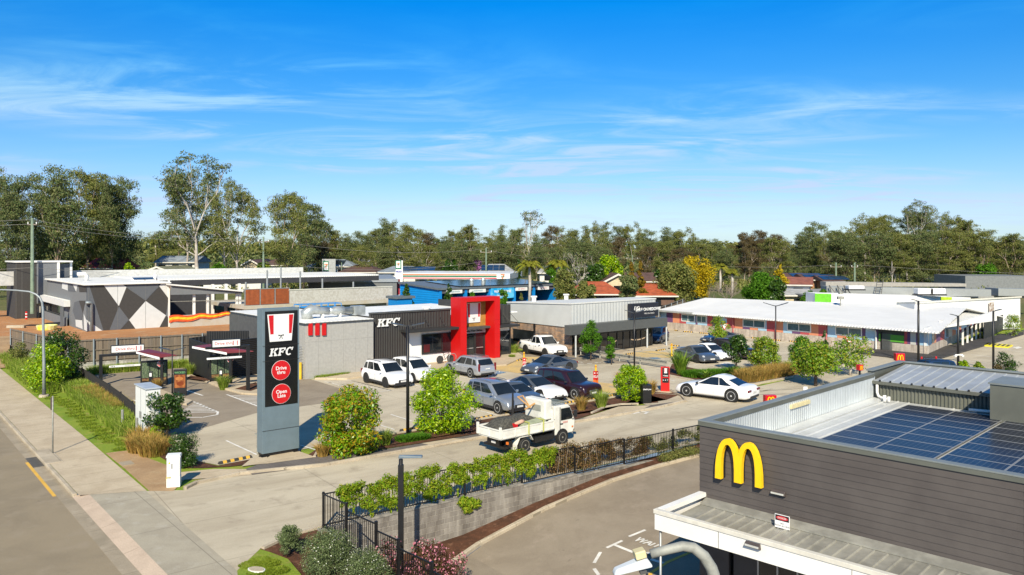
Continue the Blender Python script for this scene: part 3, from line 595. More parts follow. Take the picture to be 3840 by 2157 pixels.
# golden arches
def arches(mb,x0,w,z0,h,y0,y1,rz=1):
    """M made from two arched legs, as extruded strips"""
    N_=14
    def arch(cx,hw,t_top,t_bot,y0,y1):
        o=[];n_=[]
        for k in range(N_+1):
            a=math.pi*(1-k/N_); c_,s_=math.cos(a),math.sin(a)
            o.append((cx+hw*math.copysign(abs(c_)**.96,c_),z0+h*(s_**.80))); 
            th=t_bot+(t_top-t_bot)*s_
            iw=hw-th; n_.append((cx+iw*math.copysign(abs(c_)**1.0,c_),z0+(h-t_top)*(s_**.74)))
        for i in range(len(o)-1): mb.prism([o[i],o[i+1],n_[i+1],n_[i]],y0,y1)
    arch(x0+w*.278,w*.278,w*.115,w*.135,y0,y1); arch(x0+w*.722,w*.278,w*.115,w*.135,y0+.002,y1-.002)
M_gold=mat('arch_yellow',(.92,.56,.01),.35,var=.04,vs=2,spec=.4)
xa,za=MF.face(2682,1792,-.22); xb,zb=MF.face(2856,1830,-.22); _,ztp=MF.face(2726,1645,-.22)
zb0=min(za,zb)
ar=thing('arches_sign','large three-dimensional yellow letter M of two arches on the charcoal wall','sign',MF.W(xa,0,za),-45.2)
mb=MB(); arches(mb,0,xb-xa,0,ztp-za,-.24,-.1); mb.obj('letter',M_gold,ar)
mb=MB(); arches(mb,.03,xb-xa-.06,.03,ztp-za-.06,-.098,-.02); mb.obj('backing',M_blackp,ar)
# danger sign on the awning
x,z=MF.face(2933,1963,-.6); 
ds=thing('warning_sign','white and black DANGER NO ROOF ACCESS sign standing on the awning roof','sign',MF.W(x,-.6,z-.14),-45.2)
MB().box(-.29,.29,0,.02,-.0,.50).obj('board',mat('sign_white',(.80,.80,.79),.4,var=.02),ds)
MB().box(-.27,.27,-.004,-.001,.27,.48).obj('black_field',M_blackp,ds)
e=MB(); e.prism([(.24*math.cos(a*math.pi/12),.375+.075*math.sin(a*math.pi/12)) for a in range(24)],-.008,-.005); e.obj('red_oval',mat('red_sign',(.55,.04,.05),.4),ds)
text('DANGER',.085,M_wht,ds,(0,-.011,.375),ext=.001,name='lettering'); text('NO\nROOF ACCESS',.088,M_blackp,ds,(0,-.004,.13),ext=.001)
MB().box(-.2,-.16,.02,.05,-.12,.3).box(.16,.2,.02,.05,-.12,.3).obj('bracket',mat('galv_post',(.4,.4,.4)),ds)
ds.scale=(.74,.74,.74)
# solar panels
def pv_mat():
    m=bpy.data.materials.new('solar_cells'); m.use_nodes=True; T=m.node_tree; b=T.nodes['Principled BSDF']; b.inputs['Roughness'].default_value=.30; b.inputs['Specular IOR Level'].default_value=.18
    t=T.nodes.new('ShaderNodeTexCoord'); s=T.nodes.new('ShaderNodeSeparateXYZ'); T.links.new(t.outputs['Object'],s.inputs[0]); tot=None
    for i,p,wd in ((0,.158,.006),(1,.158,.006)):
        d=wm('ABSOLUTE',wm('SUBTRACT',wm('FRACT',wm('DIVIDE',s.outputs[i],p,T=T),T=T),.5,T=T),T=T); l=wm('GREATER_THAN',d,.5-wd/p,T=T); tot=l if tot is None else wm('MAXIMUM',tot,l,T=T)
    x=T.nodes.new('ShaderNodeMix'); x.data_type='RGBA'; oi=T.nodes.new('ShaderNodeObjectInfo')
    r=T.nodes.new('ShaderNodeValToRGB'); r.color_ramp.elements[0].color=(.006,.008,.016,1); r.color_ramp.elements[1].color=(.006,.010,.026,1); T.links.new(oi.outputs['Random'],r.inputs[0])
    T.links.new(wm('MULTIPLY',tot,.42,T=T),x.inputs['Factor']); T.links.new(r.outputs[0],x.inputs[6]); x.inputs[7].default_value=(.26,.28,.31,1); T.links.new(x.outputs[2],b.inputs['Base Color']); return m
M_pv=pv_mat(); M_alu=mat('aluminium',(.45,.45,.44),.4,.5)
PW,PD=1.70,1.02
pvx=[2.0,3.72,5.54,7.26,9.08,10.80,12.62,14.34]
def pv_proto(w,d,nm='solar_panel'):
    r=thing(nm,'x','solar panel'); MB().box(.02,w-.02,.02,d-.02,.035,.042).obj('cells',M_pv,r); 
    m=MB(); m.box(0,w,0,.02,0,.045).box(0,w,d-.02,d,0,.045).box(0,.02,.02,d-.02,0,.045).box(w-.02,w,.02,d-.02,0,.045); m.obj('frame',M_alu,r); return r
p0=None
ordn=['first','second','third','fourth','fifth','sixth','seventh','eighth','ninth','tenth','eleventh','twelfth','thirteenth','fourteenth','fifteenth','sixteenth','seventeenth','eighteenth','nineteenth','twentieth']
for j in range(11):
    for i,x in enumerate(pvx):
        y=.75+j*1.04
        pw=MF.W(x,y,3.3)
        # keep only what the picture could show
        cx_=CX+FPX*pw[0]/pw[1]
        if cx_>3900: continue
        lab=f'solar panel, {ordn[10-j]} row from the raised metal roof, {ordn[i]} from left'
        if p0 is None: p0=pv_proto(PW,PD); o=p0; o['label']=lab
        else: o=copy_tree(p0,label=lab)
        o['group']='solar panels on the restaurant roof'; o.location=pw; o.rotation_euler=(0,0,R_(-45.2))
# near street lamp arm (bottom, close to the camera)
def PXY(px,py,Y): return Vector(((px-CX)*Y/FPX,Y,H-(py-HY)*Y/FPX))
M_galv=mat('galvanised_steel',(.33,.33,.29),.65,.15,var=.22,vs=6,bump=.001,bs=60)
sl_=thing('street_lamp','near galvanised street lamp with curved arm and flat white head, bottom edge','street lamp',(1.86,7,-1.4))
pts=[PXY(*q,7) for q in [(2440,2078),(2500,2062),(2560,2048),(2600,2054),(2640,2085),(2668,2130),(2684,2180),(2690,2300)]]
mb=MB().tube([(*(p-Vector((1.86,7,-1.4))),) for p in pts]+[(0,0,0)],[.04,.041,.043,.046,.05,.053,.056,.06,.08],14); mb.obj('pole',M_galv,sl_,smooth=True)
h=PXY(2375,2120,7)-Vector((1.86,7,-1.4)); M_lamp=mat('lamp_head_white',(.62,.65,.66),.4,var=.05)
rotm=Matrix.Translation(h)@Matrix.Rotation(R_(-14),4,'Y')@Matrix.Rotation(R_(6),4,'Z')
MB().hexa([(-.2,-.06,-.03),(.16,-.09,-.035),(.16,.09,-.035),(-.2,.06,-.03)],[(-.17,-.045,.02),(.13,-.07,.045),(.13,.07,.045),(-.17,.045,.02)]).xf(rotm).obj('lamp_head',M_lamp,sl_,bevel=.02)
MB().box(.03,.13,-.055,.055,.05,.12).xf(rotm).obj('sensor',mat('cream_plastic',(.7,.62,.34)),sl_,bevel=.01)
MB().box(.04,.1,-.03,.03,-.09,-.035).xf(rotm).obj('bracket',mat('dark_metal',(.08,.08,.08),.5),sl_)
MB().cyl(0,0,-.5,.04,.2,16).obj('footing',M_kerb,sl_)
# ================= CHICKEN RESTAURANT
M_ccl=mat('cement_cladding',(.38,.37,.34),.8,var=.08,vs=5,bump=.003,bs=20)
M_rib=mat('black_ribbed_cladding',(.052,.050,.046),.5,var=.06,ribs=('x',.16,.04))
M_blk=mat('black_metal',(.03,.03,.03),.45,var=.1)
M_red=mat('red_panel',(.53,.003,.003),.5,var=.03,vs=1)
M_wwall=mat('white_render',(.78,.77,.74),.6,var=.04,vs=1)
M_wroof=mat('white_roof_sheet',(.85,.84,.79),.5,var=.06,vs=.6,ribs=('x',.35,.012))
M_wood=mat('timber_slats',(.55,.30,.06),.6,var=.15,vs=3,ribs=('x',.12,.03))
def fpts(fr,pts,y,s=1,ox=0,oy=0): return [fr.face(ox+a/s,oy+b/s,y) for a,b in pts]
K=Fr(G(1145,1423),40)
kf=thing('chicken_restaurant','black and grey drive-through restaurant with a tall red entrance portal, car park in front','restaurant',K.P,40)
xA=K.x(1400); xB=K.x(1532,.6); xC=K.x(1695,.6); xD=K.x(1912,.6); BD=15
zc=4.17; zb=4.6
MB().box(0,xA,0,BD,-.1,zc-.12).obj('grey_wall',M_ccl,kf)
mb=MB()
for i in range(1,6):
    x=xA*i/5.5; mb.box(x,x+.012,-.004,0,-.1,zc-.14)
zj=K.z(0,0,1285); mb.box(0,xA,-.004,0,zj,zj+.015); mb.obj('panel_joint',mat('joint_grey2',(.24,.235,.22),.9),kf)
MB().box(-.12,xA+.1,-.12,BD,zc-.118,zc-.03).obj('roof_edge',mat('dark_gutter',(.06,.065,.07),.5),kf)
MB().box(-.06,xA-.02,-.06,BD-.1,zc-.028,zc+.02).obj('roof',M_wroof,kf)
px0_=K.x(1727,-.9); mb=MB(); mb.box(xA+.004,xB,.5,.7,-.1,zb-.12).box(xB,px0_-.02,.52,.7,K.z(xB,.5,1250),zb-.12); mb.obj('ribbed_wall',M_rib,kf)
MB().box(xA-.02,px0_-.01,.42,.74,zb-.12,zb).obj('parapet_capping',mat('charcoal_cap',(.07,.072,.07),.5),kf)
MB().box(xB,K.x(1735,.6),.56,.7,-.1,2.75).obj('white_wall',M_wwall,kf)
MB().box(xA,xA+.1,.71,BD,-.1,zb-.3).box(xA+.1,xD+.5,BD-.2,BD,-.1,3.6).obj('rear_wall',M_blk,kf)
MB().box(xA+.11,xD+1,.72,BD-.21,3.85,3.95).obj('roof',M_wroof,kf)
# front window
fw=fpts(K,[(1583,1258),(1695,1247),(1695,1313),(1583,1327)],.5)
x0,x1=fw[0][0],fw[1][0]; z0,z1=.98,2.5
MB().box(x0,x1,.50,.558,z0,z1).obj('window',M_glass,kf)
mb=MB(); mb.box(x0-.06,x1,.46,.50,z0-.08,z0).box(x0-.06,x1,.46,.50,z1,z1+.06).box(x0-.06,x0,.46,.50,z0,z1)
for t in (.33,.66): mb.box(x0+(x1-x0)*t,x0+(x1-x0)*t+.05,.46,.50,z0,z1)
mb.obj('window_frame',M_blk,kf)
MB().box(x0+.15,x0+.75,.485,.498,z0+.05,z0+.7).obj('red_poster',mat('dark_red_print',(.09,.012,.015),.3),kf)
# canopy with stay rods
def canopy(x0,x1,y0,z,nm='canopy'):
    MB().box(x0,x1,y0,.5,z,z+.2).obj(nm,M_blk,kf,bevel=.01)
zcn=K.z(K.x(1532,-.7),-.7,1250)
canopy(K.x(1528,-.6),K.x(1724,-.6),-.7,zcn)
mb=MB()
for i in range(3):
    xx=K.x(1535+i*58,.4); mb.tube([(xx,.48,zcn+1.05),(xx+.05,-.6,zcn+.2)],.02,6)
mb.obj('stay_rod',M_blk,kf)
# red portal
px0=K.x(1727,-.9); px1_=K.x(1875,-.9); YP=-.9; zp=K.z(px0,YP,1118)
ox0=K.x(1750,YP); ox1=K.x(1855,YP); zo=K.z(ox0,YP,1133)
mb=MB(); mb.box(px0,ox0,YP,.5,-.05,zp).box(ox1,px1_,YP,.5,-.05,zp).box(ox0,ox1,YP,.5,zo,zp); mb.obj('red_portal',M_red,kf)
mb=MB()
for z in (1.1,2.3,3.5): 
    for a,b in ((px0,ox0),(ox1,px1_)): mb.box(a,b,YP-.003,YP,z,z+.01)
for x in (ox0,ox0+(ox1-ox0)/2,ox1): mb.box(x,x+.01,YP-.003,YP,zo,zp)
mb.obj('portal_joint',mat('dark_red_joint',(.25,.01,.01),.5),kf)
ybk=.40
MB().box(ox0,ox1,ybk,ybk+.1,2.9,zo).obj('slat_panel',M_wood,kf)
MB().box(ox0,ox1,ybk-.7,ybk,2.75,2.92).obj('fascia_band',mat('charcoal_cap',(.07,.07,.07)),kf)
MB().box(ox0,ox1-.2,ybk-.25,ybk,2.35,2.75).obj('name_board',mat('pale_grey_board',(.42,.41,.39),.6),kf)
t_=text('Kentucky Fried Chicken',.22,M_blackp,kf,((ox0+ox1)/2-.1,ybk-.27,2.55),bold=.006,name='lettering')
MB().box(ox0,ox1,ybk+.04,ybk+.1,-.05,2.35).obj('entry_glass',M_glass,kf)
mb=MB()
wdo=(ox1-ox0)
for t in (0,.2,.245,.60,.94): mb.box(ox0+wdo*t,ox0+wdo*t+.08,ybk-.02,ybk+.038,0,2.35)
mb.box(ox0,ox1,ybk-.02,ybk+.038,2.1,2.16).box(ox0,ox1,ybk-.02,ybk+.038,0,.1); mb.obj('door_frame',M_blk,kf)
mb=MB()
for t in (.30,.66): mb.box(ox0+wdo*t,ox0+wdo*(t+.24),ybk-.06,ybk-.03,1.0,1.07)
mb.obj('door_handle',M_alu,kf)
MB().box(ox1+.02,px1_-.02,YP-.01,YP+.5,-.05,.17).obj('plinth',mat('plinth_grey',(.2,.2,.2),.8),kf)
# bucket badge: white tapered board with two red bars (portrait left out)
M_sw=mat('sign_face_white',(.74,.74,.72),.35,var=.02)
M_sr=mat('sign_red',(.55,.012,.016),.35,var=.04)
def bucket(par,xl,xr,zl_,zt_,y,tp=.1):
    w_=xr-xl; h_=zt_-zl_
    MB().prism([(xl+w_*tp,zl_),(xr-w_*tp,zl_),(xr,zt_),(xl,zt_)],y-.05,y).obj('bucket_board',M_sw,par,bevel=.015)
    m=MB(); zb_=zl_+h_*.28
    for a,b in ((.035,.22),(.80,.965)):
        s0=.3*tp; 
        m.prism([(xl+w_*(a+(s0+.04 if a<.5 else 0)),zb_),(xl+w_*(b-(s0+.04 if a>.5 else 0)),zb_),(xl+w_*b,zt_-h_*.03),(xl+w_*a,zt_-h_*.03)],y-.056,y-.051)
    m.obj('red_bar',M_sr,par)
    # black ribbon tie only
    m=MB(); c=(xl+xr)/2; zz_=zl_+h_*.22
    m.prism([(c-w_*.10,zz_+h_*.03),(c-w_*.10,zz_-h_*.02),(c,zz_),(c+w_*.10,zz_-h_*.02),(c+w_*.10,zz_+h_*.035),(c,zz_+h_*.012)],y-.056,y-.051)
    m.prism([(c-.01*w_,zz_),(c-.07*w_,zz_-h_*.13),(c-.045*w_,zz_-h_*.13),(c+.01*w_,zz_)],y-.0565,y-.0512).prism([(c-.0*w_,zz_),(c+.035*w_,zz_-h_*.13),(c+.06*w_,zz_-h_*.13),(c+.02*w_,zz_)],y-.057,y-.0514)
    m.obj('ribbon_tie',M_blackp,par)
bk=fpts(K,[(1750,1137),(1803,1134),(1798,1210),(1750,1214)],.7)
bkx0=K.x(1751,.3); bkx1=K.x(1804,.3); bucket(kf,bkx0,bkx1,K.z(bkx0,.3,1212),K.z(bkx0,.3,1137),.37,.05)
# right part
xR=K.x(1912,.6)
MB().box(px1_-.1,xR,.5,.8,2.95,zb+.05).obj('ribbed_wall',M_rib,kf)
canopy(px1_,K.x(1942,-.4),-.7,2.72)
mb=MB()
for i in range(2):
    xx=K.x(1885+i*28,.4); mb.tube([(xx,.48,3.9),(xx+.3,-.6,2.95)],.02,6)
mb.obj('stay_rod',M_blk,kf)
MB().box(px1_-.1,xR,.52,.7,2.3,2.6).obj('white_band',M_wwall,kf)
MB().box(px1_,xR-.1,.56,.62,.1,2.3).box(xR-.06,xR-.0,.62,BD-3,.1,2.3).obj('corner_glass',M_glass,kf)
mb=MB(); mb.box(xR-.12,xR+.02,.5,.64,0,2.6).box(px1_,xR,.5,.56,-.05,.12).box(xR-.02,xR+.03,.64,BD-3,2.3,zb); mb.obj('window_frame',M_blk,kf)
# left return wall and door
MB().box(-.1,-.002,3.0,BD,-.1,zc-.2).obj('side_wall',mat('dark_side',(.10,.10,.10),.7),kf)
MB().box(-.1,-.01,.35,1.9,0,2.4).obj('roller_shutter',mat('shutter_grey',(.40,.40,.38),.5,ribs=('z',.12,.02)),kf)
# three red bars on the grey wall
mb=MB()
for px in (1158,1184,1209.5):
    a=K.x(px,-.12); b=K.x(px+14,-.12); mb.box(a,b,-.14,-.0,K.z(a,-.12,1258.5),K.z(a,-.12,1213.5))
mb.obj('red_fin',M_red,kf,bevel=.006)
# KFC letters
lx=(K.x(1412,.4)+K.x(1499,.4))/2; lw=K.x(1499,.4)-K.x(1412,.4); lz=(K.z(lx,.4,1192)+K.z(lx,.4,1226))/2
def kfc(par,cx_,cz,w_,h_,y,m,m2=None,ext=.05):
    """slab-serif slanted letters K F C"""
    sh=.22
    Kp=[[(0,0),(.42,0),(.42,.16),(.34,.16),(.34,.84),(.44,.84),(.44,1),(0,1),(0,.84),(.1,.84),(.1,.16),(0,.16)],
        [(.34,.46),(.62,.84),(.56,.84),(.56,1),(.98,1),(.98,.84),(.88,.84),(.60,.52)],
        [(.45,.60),(.66,.16),(.60,.16),(.60,0),(1.02,0),(1.02,.16),(.94,.16),(.63,.62)]]
    Fp=[[(0,0),(.44,0),(.44,.16),(.34,.16),(.34,.84),(.1,.84),(.1,.16),(0,.16)],[(0,.84),(.90,.84),(.90,1),(0,1)],[(.74,.64),(.9,.64),(.9,.84),(.74,.84)],[(.34,.42),(.62,.42),(.62,.58),(.34,.58)],[(.56,.34),(.68,.34),(.68,.68),(.56,.68)]]
    Cc=[]; n=16
    for k in range(n):
        a0=R_(48+ (312-48)*k/n); a1=R_(48+(312-48)*(k+1)/n)
        q=lambda r,a,t:(.46+r*math.cos(a),.5+t*math.sin(a))
        Cc.append([q(.46,a0,.53),q(.46,a1,.53),q(.22,a1,.36),q(.22,a0,.36)])
    Cc.append([(.70,.62),(.86,.62),(.90,1.02),(.78,1.02)])
    mb=MB(); tot=3.05; u=w_/(tot+sh*h_/w_*tot*.5)
    ox=0
    for P,wd in ((Kp,1.05),(Fp,.95),(Cc,.92)):
        for pg in P:
            q=[(cx_-w_/2+(ox+a)*u+b*h_*sh,cz-h_/2+b*h_) for a,b in pg]
            mb.prism(q,y-ext,y)
        ox+=wd+.05
    mb.obj('brand_letters',m,par)
    if m2:
        m_=MB(); m_.v=[(a,b+ext+.02,c) for a,b,c in mb.v]; m_.f=mb.f; m_.obj('letter_backing',m2,par)
kfc(kf,lx,lz,lw*.97,.62,.40,M_sw,None,.06)
# rooftop plant on the restaurant
M_duct=mat('duct_zinc',(.50,.52,.50),.4,.5,var=.15,vs=2)
rd=thing('roof_duct','big bent galvanised exhaust duct on the white roof behind the three red bars','roof duct',K.W(1.6,3.0,zc),40)
MB().tube([(-.0,0,.0),(-.1,0,.45),(.35,0,.75),(1.0,0,.62),(1.8,0,.55)],[.42,.48,.42,.30,.3],10).obj('bend',M_duct,rd,smooth=True)
MB().tube([(1.8,0,.55),(2.1,0,.55),(2.3,0,.55),(3.1,0,.55),(3.12,0,.55),(3.9,0,.5)],[.3,.22,.34,.34,.24,.3],10).obj('fan_section',M_duct,rd,smooth=True)
MB().box(3.9,4.9,-.4,.4,.1,.85).obj('cowl',M_duct,rd,bevel=.03)
mb=MB()
for x in (1.2,2.7,4.2): mb.box(x,x+.06,-.3,.3,0,.35)
mb.obj('stand',M_pvc,rd)
for i,(px,py,lab) in enumerate([(1600,1128,'white domed roof vent on the restaurant roof left of the red portal'),(1448,1190,'round white vent cap at the right end of the roof duct')]):
    p=K.W(K.x(px,8 if i==0 else 2.4),8 if i==0 else 2.4,3.95 if i==0 else zc); v_=thing('roof_vent',lab,'roof vent',p,0)
    MB().lathe([(.32,0),(.32,.12),(.42,.14),(.42,.26),(.3,.32),(.01,.34)],n=14).obj('cap',M_pvc,v_,smooth=False)
# ================= PYLON
PY=Fr(G(984,1717),40); py_=thing('pylon_sign','tall slate-grey roadside pylon with bucket badge and red Drive thru and Open Late discs','pylon sign',PY.P,40)
M_slate=mat('slate_paint',(.135,.185,.215),.5,var=.06,vs=2)
ph=PY.z(0,0,1160); pw=1.80; pd=.62
MB().box(0,pw,0,pd,.16,ph).obj('column',M_slate,py_,bevel=.008)
MB().box(.06,pw-.04,.05,pd-.05,-.01,.16).box(-.06,.3,-.08,.3,0,.05).box(pw-.3,pw+.06,-.08,.3,0,.05).obj('base_frame',M_blackp,py_)
f=lambda x,y:PY.face(940+x/3.365,1130+y/3.365,-.02)
a=f(172,130); b=f(590,1285); a2=f(187,1338)
zt_=PY.z(.12,0,1169); zb_=PY.z(.12,0,1527)
MB().box(.12,pw-.09,-.02,-.002,zb_,zt_).obj('black_face',mat('gloss_black',(.012,.012,.012),.25,var=.1),py_)
l=f(208,170); r=f(543,150); lo=f(240,515)
bucket(py_,l[0],r[0],lo[1],l[1],-.022,.09)
kl=f(228,640); kr=f(536,640); kz=(f(300,590)[1]+f(300,697)[1])/2
kfc(py_,(kl[0]+kr[0])/2,kz,(kr[0]-kl[0])*.97,.36,-.022,M_sw,None,.01)
def disc(par,cx_,cz,r,y,m,nm='disc'): MB().prism([(cx_+r*math.cos(k*math.pi/20),cz+r*math.sin(k*math.pi/20)) for k in range(40)],y-.012,y).obj(nm,m,par)
for (cx_,cy_,tx_) in ((383,870,'Drive\nthru'),(387,1166,'Open\nLate')):
    c=f(cx_,cy_); rad=(f(cx_+116,cy_)[0]-f(cx_-116,cy_)[0])/2
    disc(py_,c[0],c[1],rad+.012,-.021,M_sw,'disc_rim'); disc(py_,c[0],c[1],rad,-.026,M_sr); text(tx_,.235,M_sw,py_,(c[0],-.042,c[1]),ext=.003,bold=.004,lh=.82)
mb=MB()
for z in (PY.z(0,0,1300),PY.z(0,0,1357),1.2): mb.box(-.003,pw+.003,-.0235,-.0015,z,z+.008)
mb.obj('panel_joint',mat('joint_dark',(.04,.035,.03)),py_)
bl=thing('steel_post','short grey steel post leaning at the left foot of the tall pylon','post',G(966,1704)); MB().cyl(0,0,0,.95,.045,10).box(-.12,.02,-.05,.05,.9,.97).obj('tube',M_galv,bl)
# ================= TIMBER FENCE
M_pal=mat('weathered_palings',(.22,.175,.13),.9,var=.1,vs=2,bump=.004,island=[(.09,.07,.05),(.22,.17,.12),(.14,.115,.085),(.17,.14,.11)])
M_postz=mat('blue_grey_post',(.27,.31,.33),.5,.3)
tf=thing('paling_fence','weathered timber paling fence with steel posts behind the drive-through lane','fence')
def fence_run(par,A,Bp,z0a,z0b,h,n,base=None,posts=True):
    A=Vector((A[0],A[1],0)); Bp=Vector((Bp[0],Bp[1],0)); L=(Bp-A).length; d=(Bp-A).normalized(); nn=Vector((d.y,-d.x,0)); mb=MB(); k=int(L/.14)
    for i in range(k):
        t=(i+.5)/k; p=A+d*L*t; z0=z0a+(z0b-z0a)*t; off=nn*(.02 if i%2 else 0); w_=.068; dz=random.uniform(-.02,.02)
        c=[p+off-d*w_,p+off+d*w_,p+off+d*w_-nn*.018,p+off-d*w_-nn*.018]
        mb.hexa([(q[0],q[1],z0) for q in c],[(q[0],q[1],z0+h+dz) for q in c])
    mb.obj('palings',M_pal,par)
    mb=MB()
    for zr in (.1,h*.5,h-.12):
        c=[A+nn*.03,Bp+nn*.03,Bp+nn*.08,A+nn*.08]; zs=[z0a,z0b,z0b,z0a]
        mb.hexa([(q[0],q[1],z+zr) for q,z in zip(c,zs)],[(q[0],q[1],z+zr+.09) for q,z in zip(c,zs)])
    mb.obj('rail',M_pal,par)
    if posts:
        for i in range(n+1):
            p=A+d*L*i/n+nn*.11; z0=z0a+(z0b-z0a)*i/n; MB().box(p[0]-.05,p[0]+.05,p[1]-.05,p[1]+.05,(base if base is not None else 0),z0+h+.02).obj('steel_post',M_postz,par)
def wallrun(par,A,Bp,z0,z1a,z1b,th,m,nm='base_wall'):
    A=Vector((A[0],A[1],0)); Bp=Vector((Bp[0],Bp[1],0)); d=(Bp-A).normalized(); nn=Vector((d.y,-d.x,0))*th; c=[A,Bp,Bp-nn,A-nn]
    return MB().hexa([(q[0],q[1],z0) for q in c],[(q[0],q[1],z) for q,z in zip(c,(z1a,z1b,z1b,z1a))]).obj(nm,m,par)
fA=G(343,1391); fB=G(905,1346); fC=G(45,1296+60)
fC=G(45,1300,.4); fM=G(262,1398)
fence_run(tf,fM,fB,.72,.62,1.8,8,0); M_pblk=block_mat('pale_block',(.42,.41,.36),(.48,.46,.41),(.34,.33,.29),.4,.2)
wallrun(tf,fM,fB,-.1,.72,.62,.12,M_pblk)
fence_run(tf,fC,fM,.35,.72,1.75,4,0); wallrun(tf,fC,fM,-.1,.40,.72,.12,M_pblk)
# ================= BLACK MENU ENCLOSURE AND DRIVE-THRU FURNITURE
M_bslat=mat('black_slats',(.014,.014,.015),.5,var=.1,ribs=('z',.14,.04)); M_bvert=mat('black_vertical',(.016,.016,.016),.55,var=.1,ribs=('x',.2,.02))
en=thing('service_enclosure','black metal screened enclosure beside the drive-through lane, left of the restaurant','enclosure')
e1=G(710,1395); e2=G(868,1438); e3=G(905,1215,2.4); e4=G(845,1352); e5=G(728,1372)
def scr(par,A,Bp,z1a,z1b,m,nm='screen',th=.08):
    return wallrun(par,A,Bp,0,z1a,z1b,th,m,nm)
e2=G(790,1435); zt1=H-(1268-HY)*e1[1]/FPX
scr(en,e1,e2,zt1,zt1,M_bvert); 
e6=Vector((e1[0]+3.2,e1[1]+3.6,0)); scr(en,e1,e6,zt1,zt1+.2,M_bvert)
e7=G(980,1408); scr(en,Vector((e2[0]+.3,e2[1]+.3,0)),e7,2.9,2.9,M_bslat,'slat_screen'); scr(en,Vector((e1[0]+1.2,e1[1]+.4,0)),Vector((e7[0]-1.5,e7[1]+1.5,0)),3.15,3.25,M_bvert,'rear_screen')
scr(en,G(985,1406),G(1140,1391),2.5,2.5,M_bslat,'slat_screen')
M_menu=mat('menu_panel',(.03,.06,.035),.15,var=.9,vs=14,col2=(.16,.20,.12)); 
def menu_board(px,py,w_,h_,a,lab):
    p=G(px,py); t=thing('menu_board',lab,'menu board',p,a)
    MB().box(0,w_,0,.25,0,h_).obj('cabinet',M_blackp,t,bevel=.01)
    for k in range(3):
        x=.08+k*(w_-.1)/3; c=MB().box(x,x+(w_-.3)/3,-.015,-.002,h_*.32,h_-.12).obj('menu_panel',M_menu,t)
    MB().box(.1,w_-.1,-.017,-.003,h_*.2,h_*.3).obj('offer_strip',mat('offer_red',(.10,.03,.03),.2,var=.8,vs=9,col2=(.25,.16,.06)),t)
    return t
menu_board(527,1449,1.75,1.75,28,'black three-panel menu board in the left drive-through lane'); 
menu_board(788,1438,1.5,2.0,32,'black three-panel menu board against the black enclosure')
M_shade=mat('maroon_canopy',(.19,.035,.042),.5,var=.1)
def menu_canopy(px,py,lab,zt,flip=1,a=0,wd=3.0,po=0):
    t=thing('menu_canopy',lab,'canopy',G(px,py),a)
    MB().box(-.09,.09,-.09,.09,0,zt+.05).box(-1.1,.3,-.08,.08,zt+.04,zt+.16).obj('post',M_blackp,t)
    m=MB(); m.hexa([(-wd*.62,-.9,zt+.45),(0,-.6,zt-.02),(wd*.4,.3,zt+.0),(-wd*.5,.9,zt+.4)],[(-wd*.62,-.9,zt+.5),(0,-.6,zt+.03),(wd*.4,.3,zt+.05),(-wd*.5,.9,zt+.45)]); m.obj('roof_sheet',M_shade,t)
    m=MB(); m.hexa([(-wd*.62,-.93,zt+.36),(0,-.64,zt-.12),(0,-.61,zt-.12),(-wd*.62,-.90,zt+.36)],[(-wd*.62,-.93,zt+.5),(0,-.64,zt+.04),(0,-.61,zt+.04),(-wd*.62,-.90,zt+.5)]); m.obj('white_edge',M_sw,t)
menu_canopy(607,1450,'maroon and white canopy over the left menu board',2.1,a=10,wd=2.3)
menu_canopy(865,1445,'maroon and white canopy over the menu board by the black enclosure',2.35,a=-4,wd=3.8)
M_lred=mat('sign_letter_red',(.48,.02,.03),.4)
def gantry(pA,pB,zt,sgn,bar,lab,lab2,cleartext='Clearance 2.8m'):
    """post at pA with arm reaching over the lane to pB column"""
    a=math.degrees(math.atan2(pB[1]-pA[1],pB[0]-pA[0])); L=(pB-pA).length
    t=thing('clearance_gantry',lab,'drive-through gantry',pA,a)
    MB().box(-.11,.11,-.11,.11,0,zt).box(.11,L,-.09,.09,zt-.16,zt).obj('frame',M_blackp,t,bevel=.008)
    s0,s1,sz0,sz1=sgn
    MB().box(s0,s1,-.13,.05,sz0,sz1).obj('sign_box',M_blackp,t); MB().box(s0+.05,s1-.05,-.15,-.131,sz0+.05,sz1-.05).obj('sign_face',M_sw,t)
    text('Drive thru',(sz1-sz0)*.52,M_lred,t,(s0+(s1-s0)*.42,-.155,(sz0+sz1)/2),ext=.002,bold=.001)
    xx=s0+(s1-s0)*.74; m=MB(); hh=(sz1-sz0)*.3; zc_=(sz0+sz1)/2
    for dx in (0,.3): m.box(xx+dx,xx+dx+.06,-.156,-.151,zc_-hh,zc_+hh)
    m.obj('small_badge',M_lred,t)
    b0,b1,bz=bar
    MB().box(b0,b1,-.08,-.0,bz,bz+.13).obj('clearance_bar',M_sw,t,bevel=.005)
    text(cleartext,.1,M_blackp,t,((b0+b1)/2,-.083,bz+.065),ext=.001)
    m=MB()
    for q in (.25,.45,.65): m.prism([(b0+q*.5+.035*math.cos(k*math.pi/4),bz+.065+.035*math.sin(k*math.pi/4)) for k in range(8)],-.084,-.081)
    m.obj('bar_dots',M_blackp,t)
    m=MB()
    for q in (.38,.95): m.tube([(b0+(b1-b0)*q,-.04,bz+.13),(b0+(b1-b0)*q,-.04,zt-.1)],.008,5)
    m.obj('chain',M_galv,t)
g1=G(378,1447); GF=Fr(g1,30); zt=GF.z(0,0,1330)
L1=GF.x(560,0); gp=GF.W(L1,0)
gantry(g1,Vector((gp[0],gp[1],0)),zt,(GF.x(415),GF.x(541),zt+.05,zt+.60),(GF.x(409),GF.x(560),GF.z(1,0,1377)),'black gantry with Drive thru sign and white height bar over the left lane','')
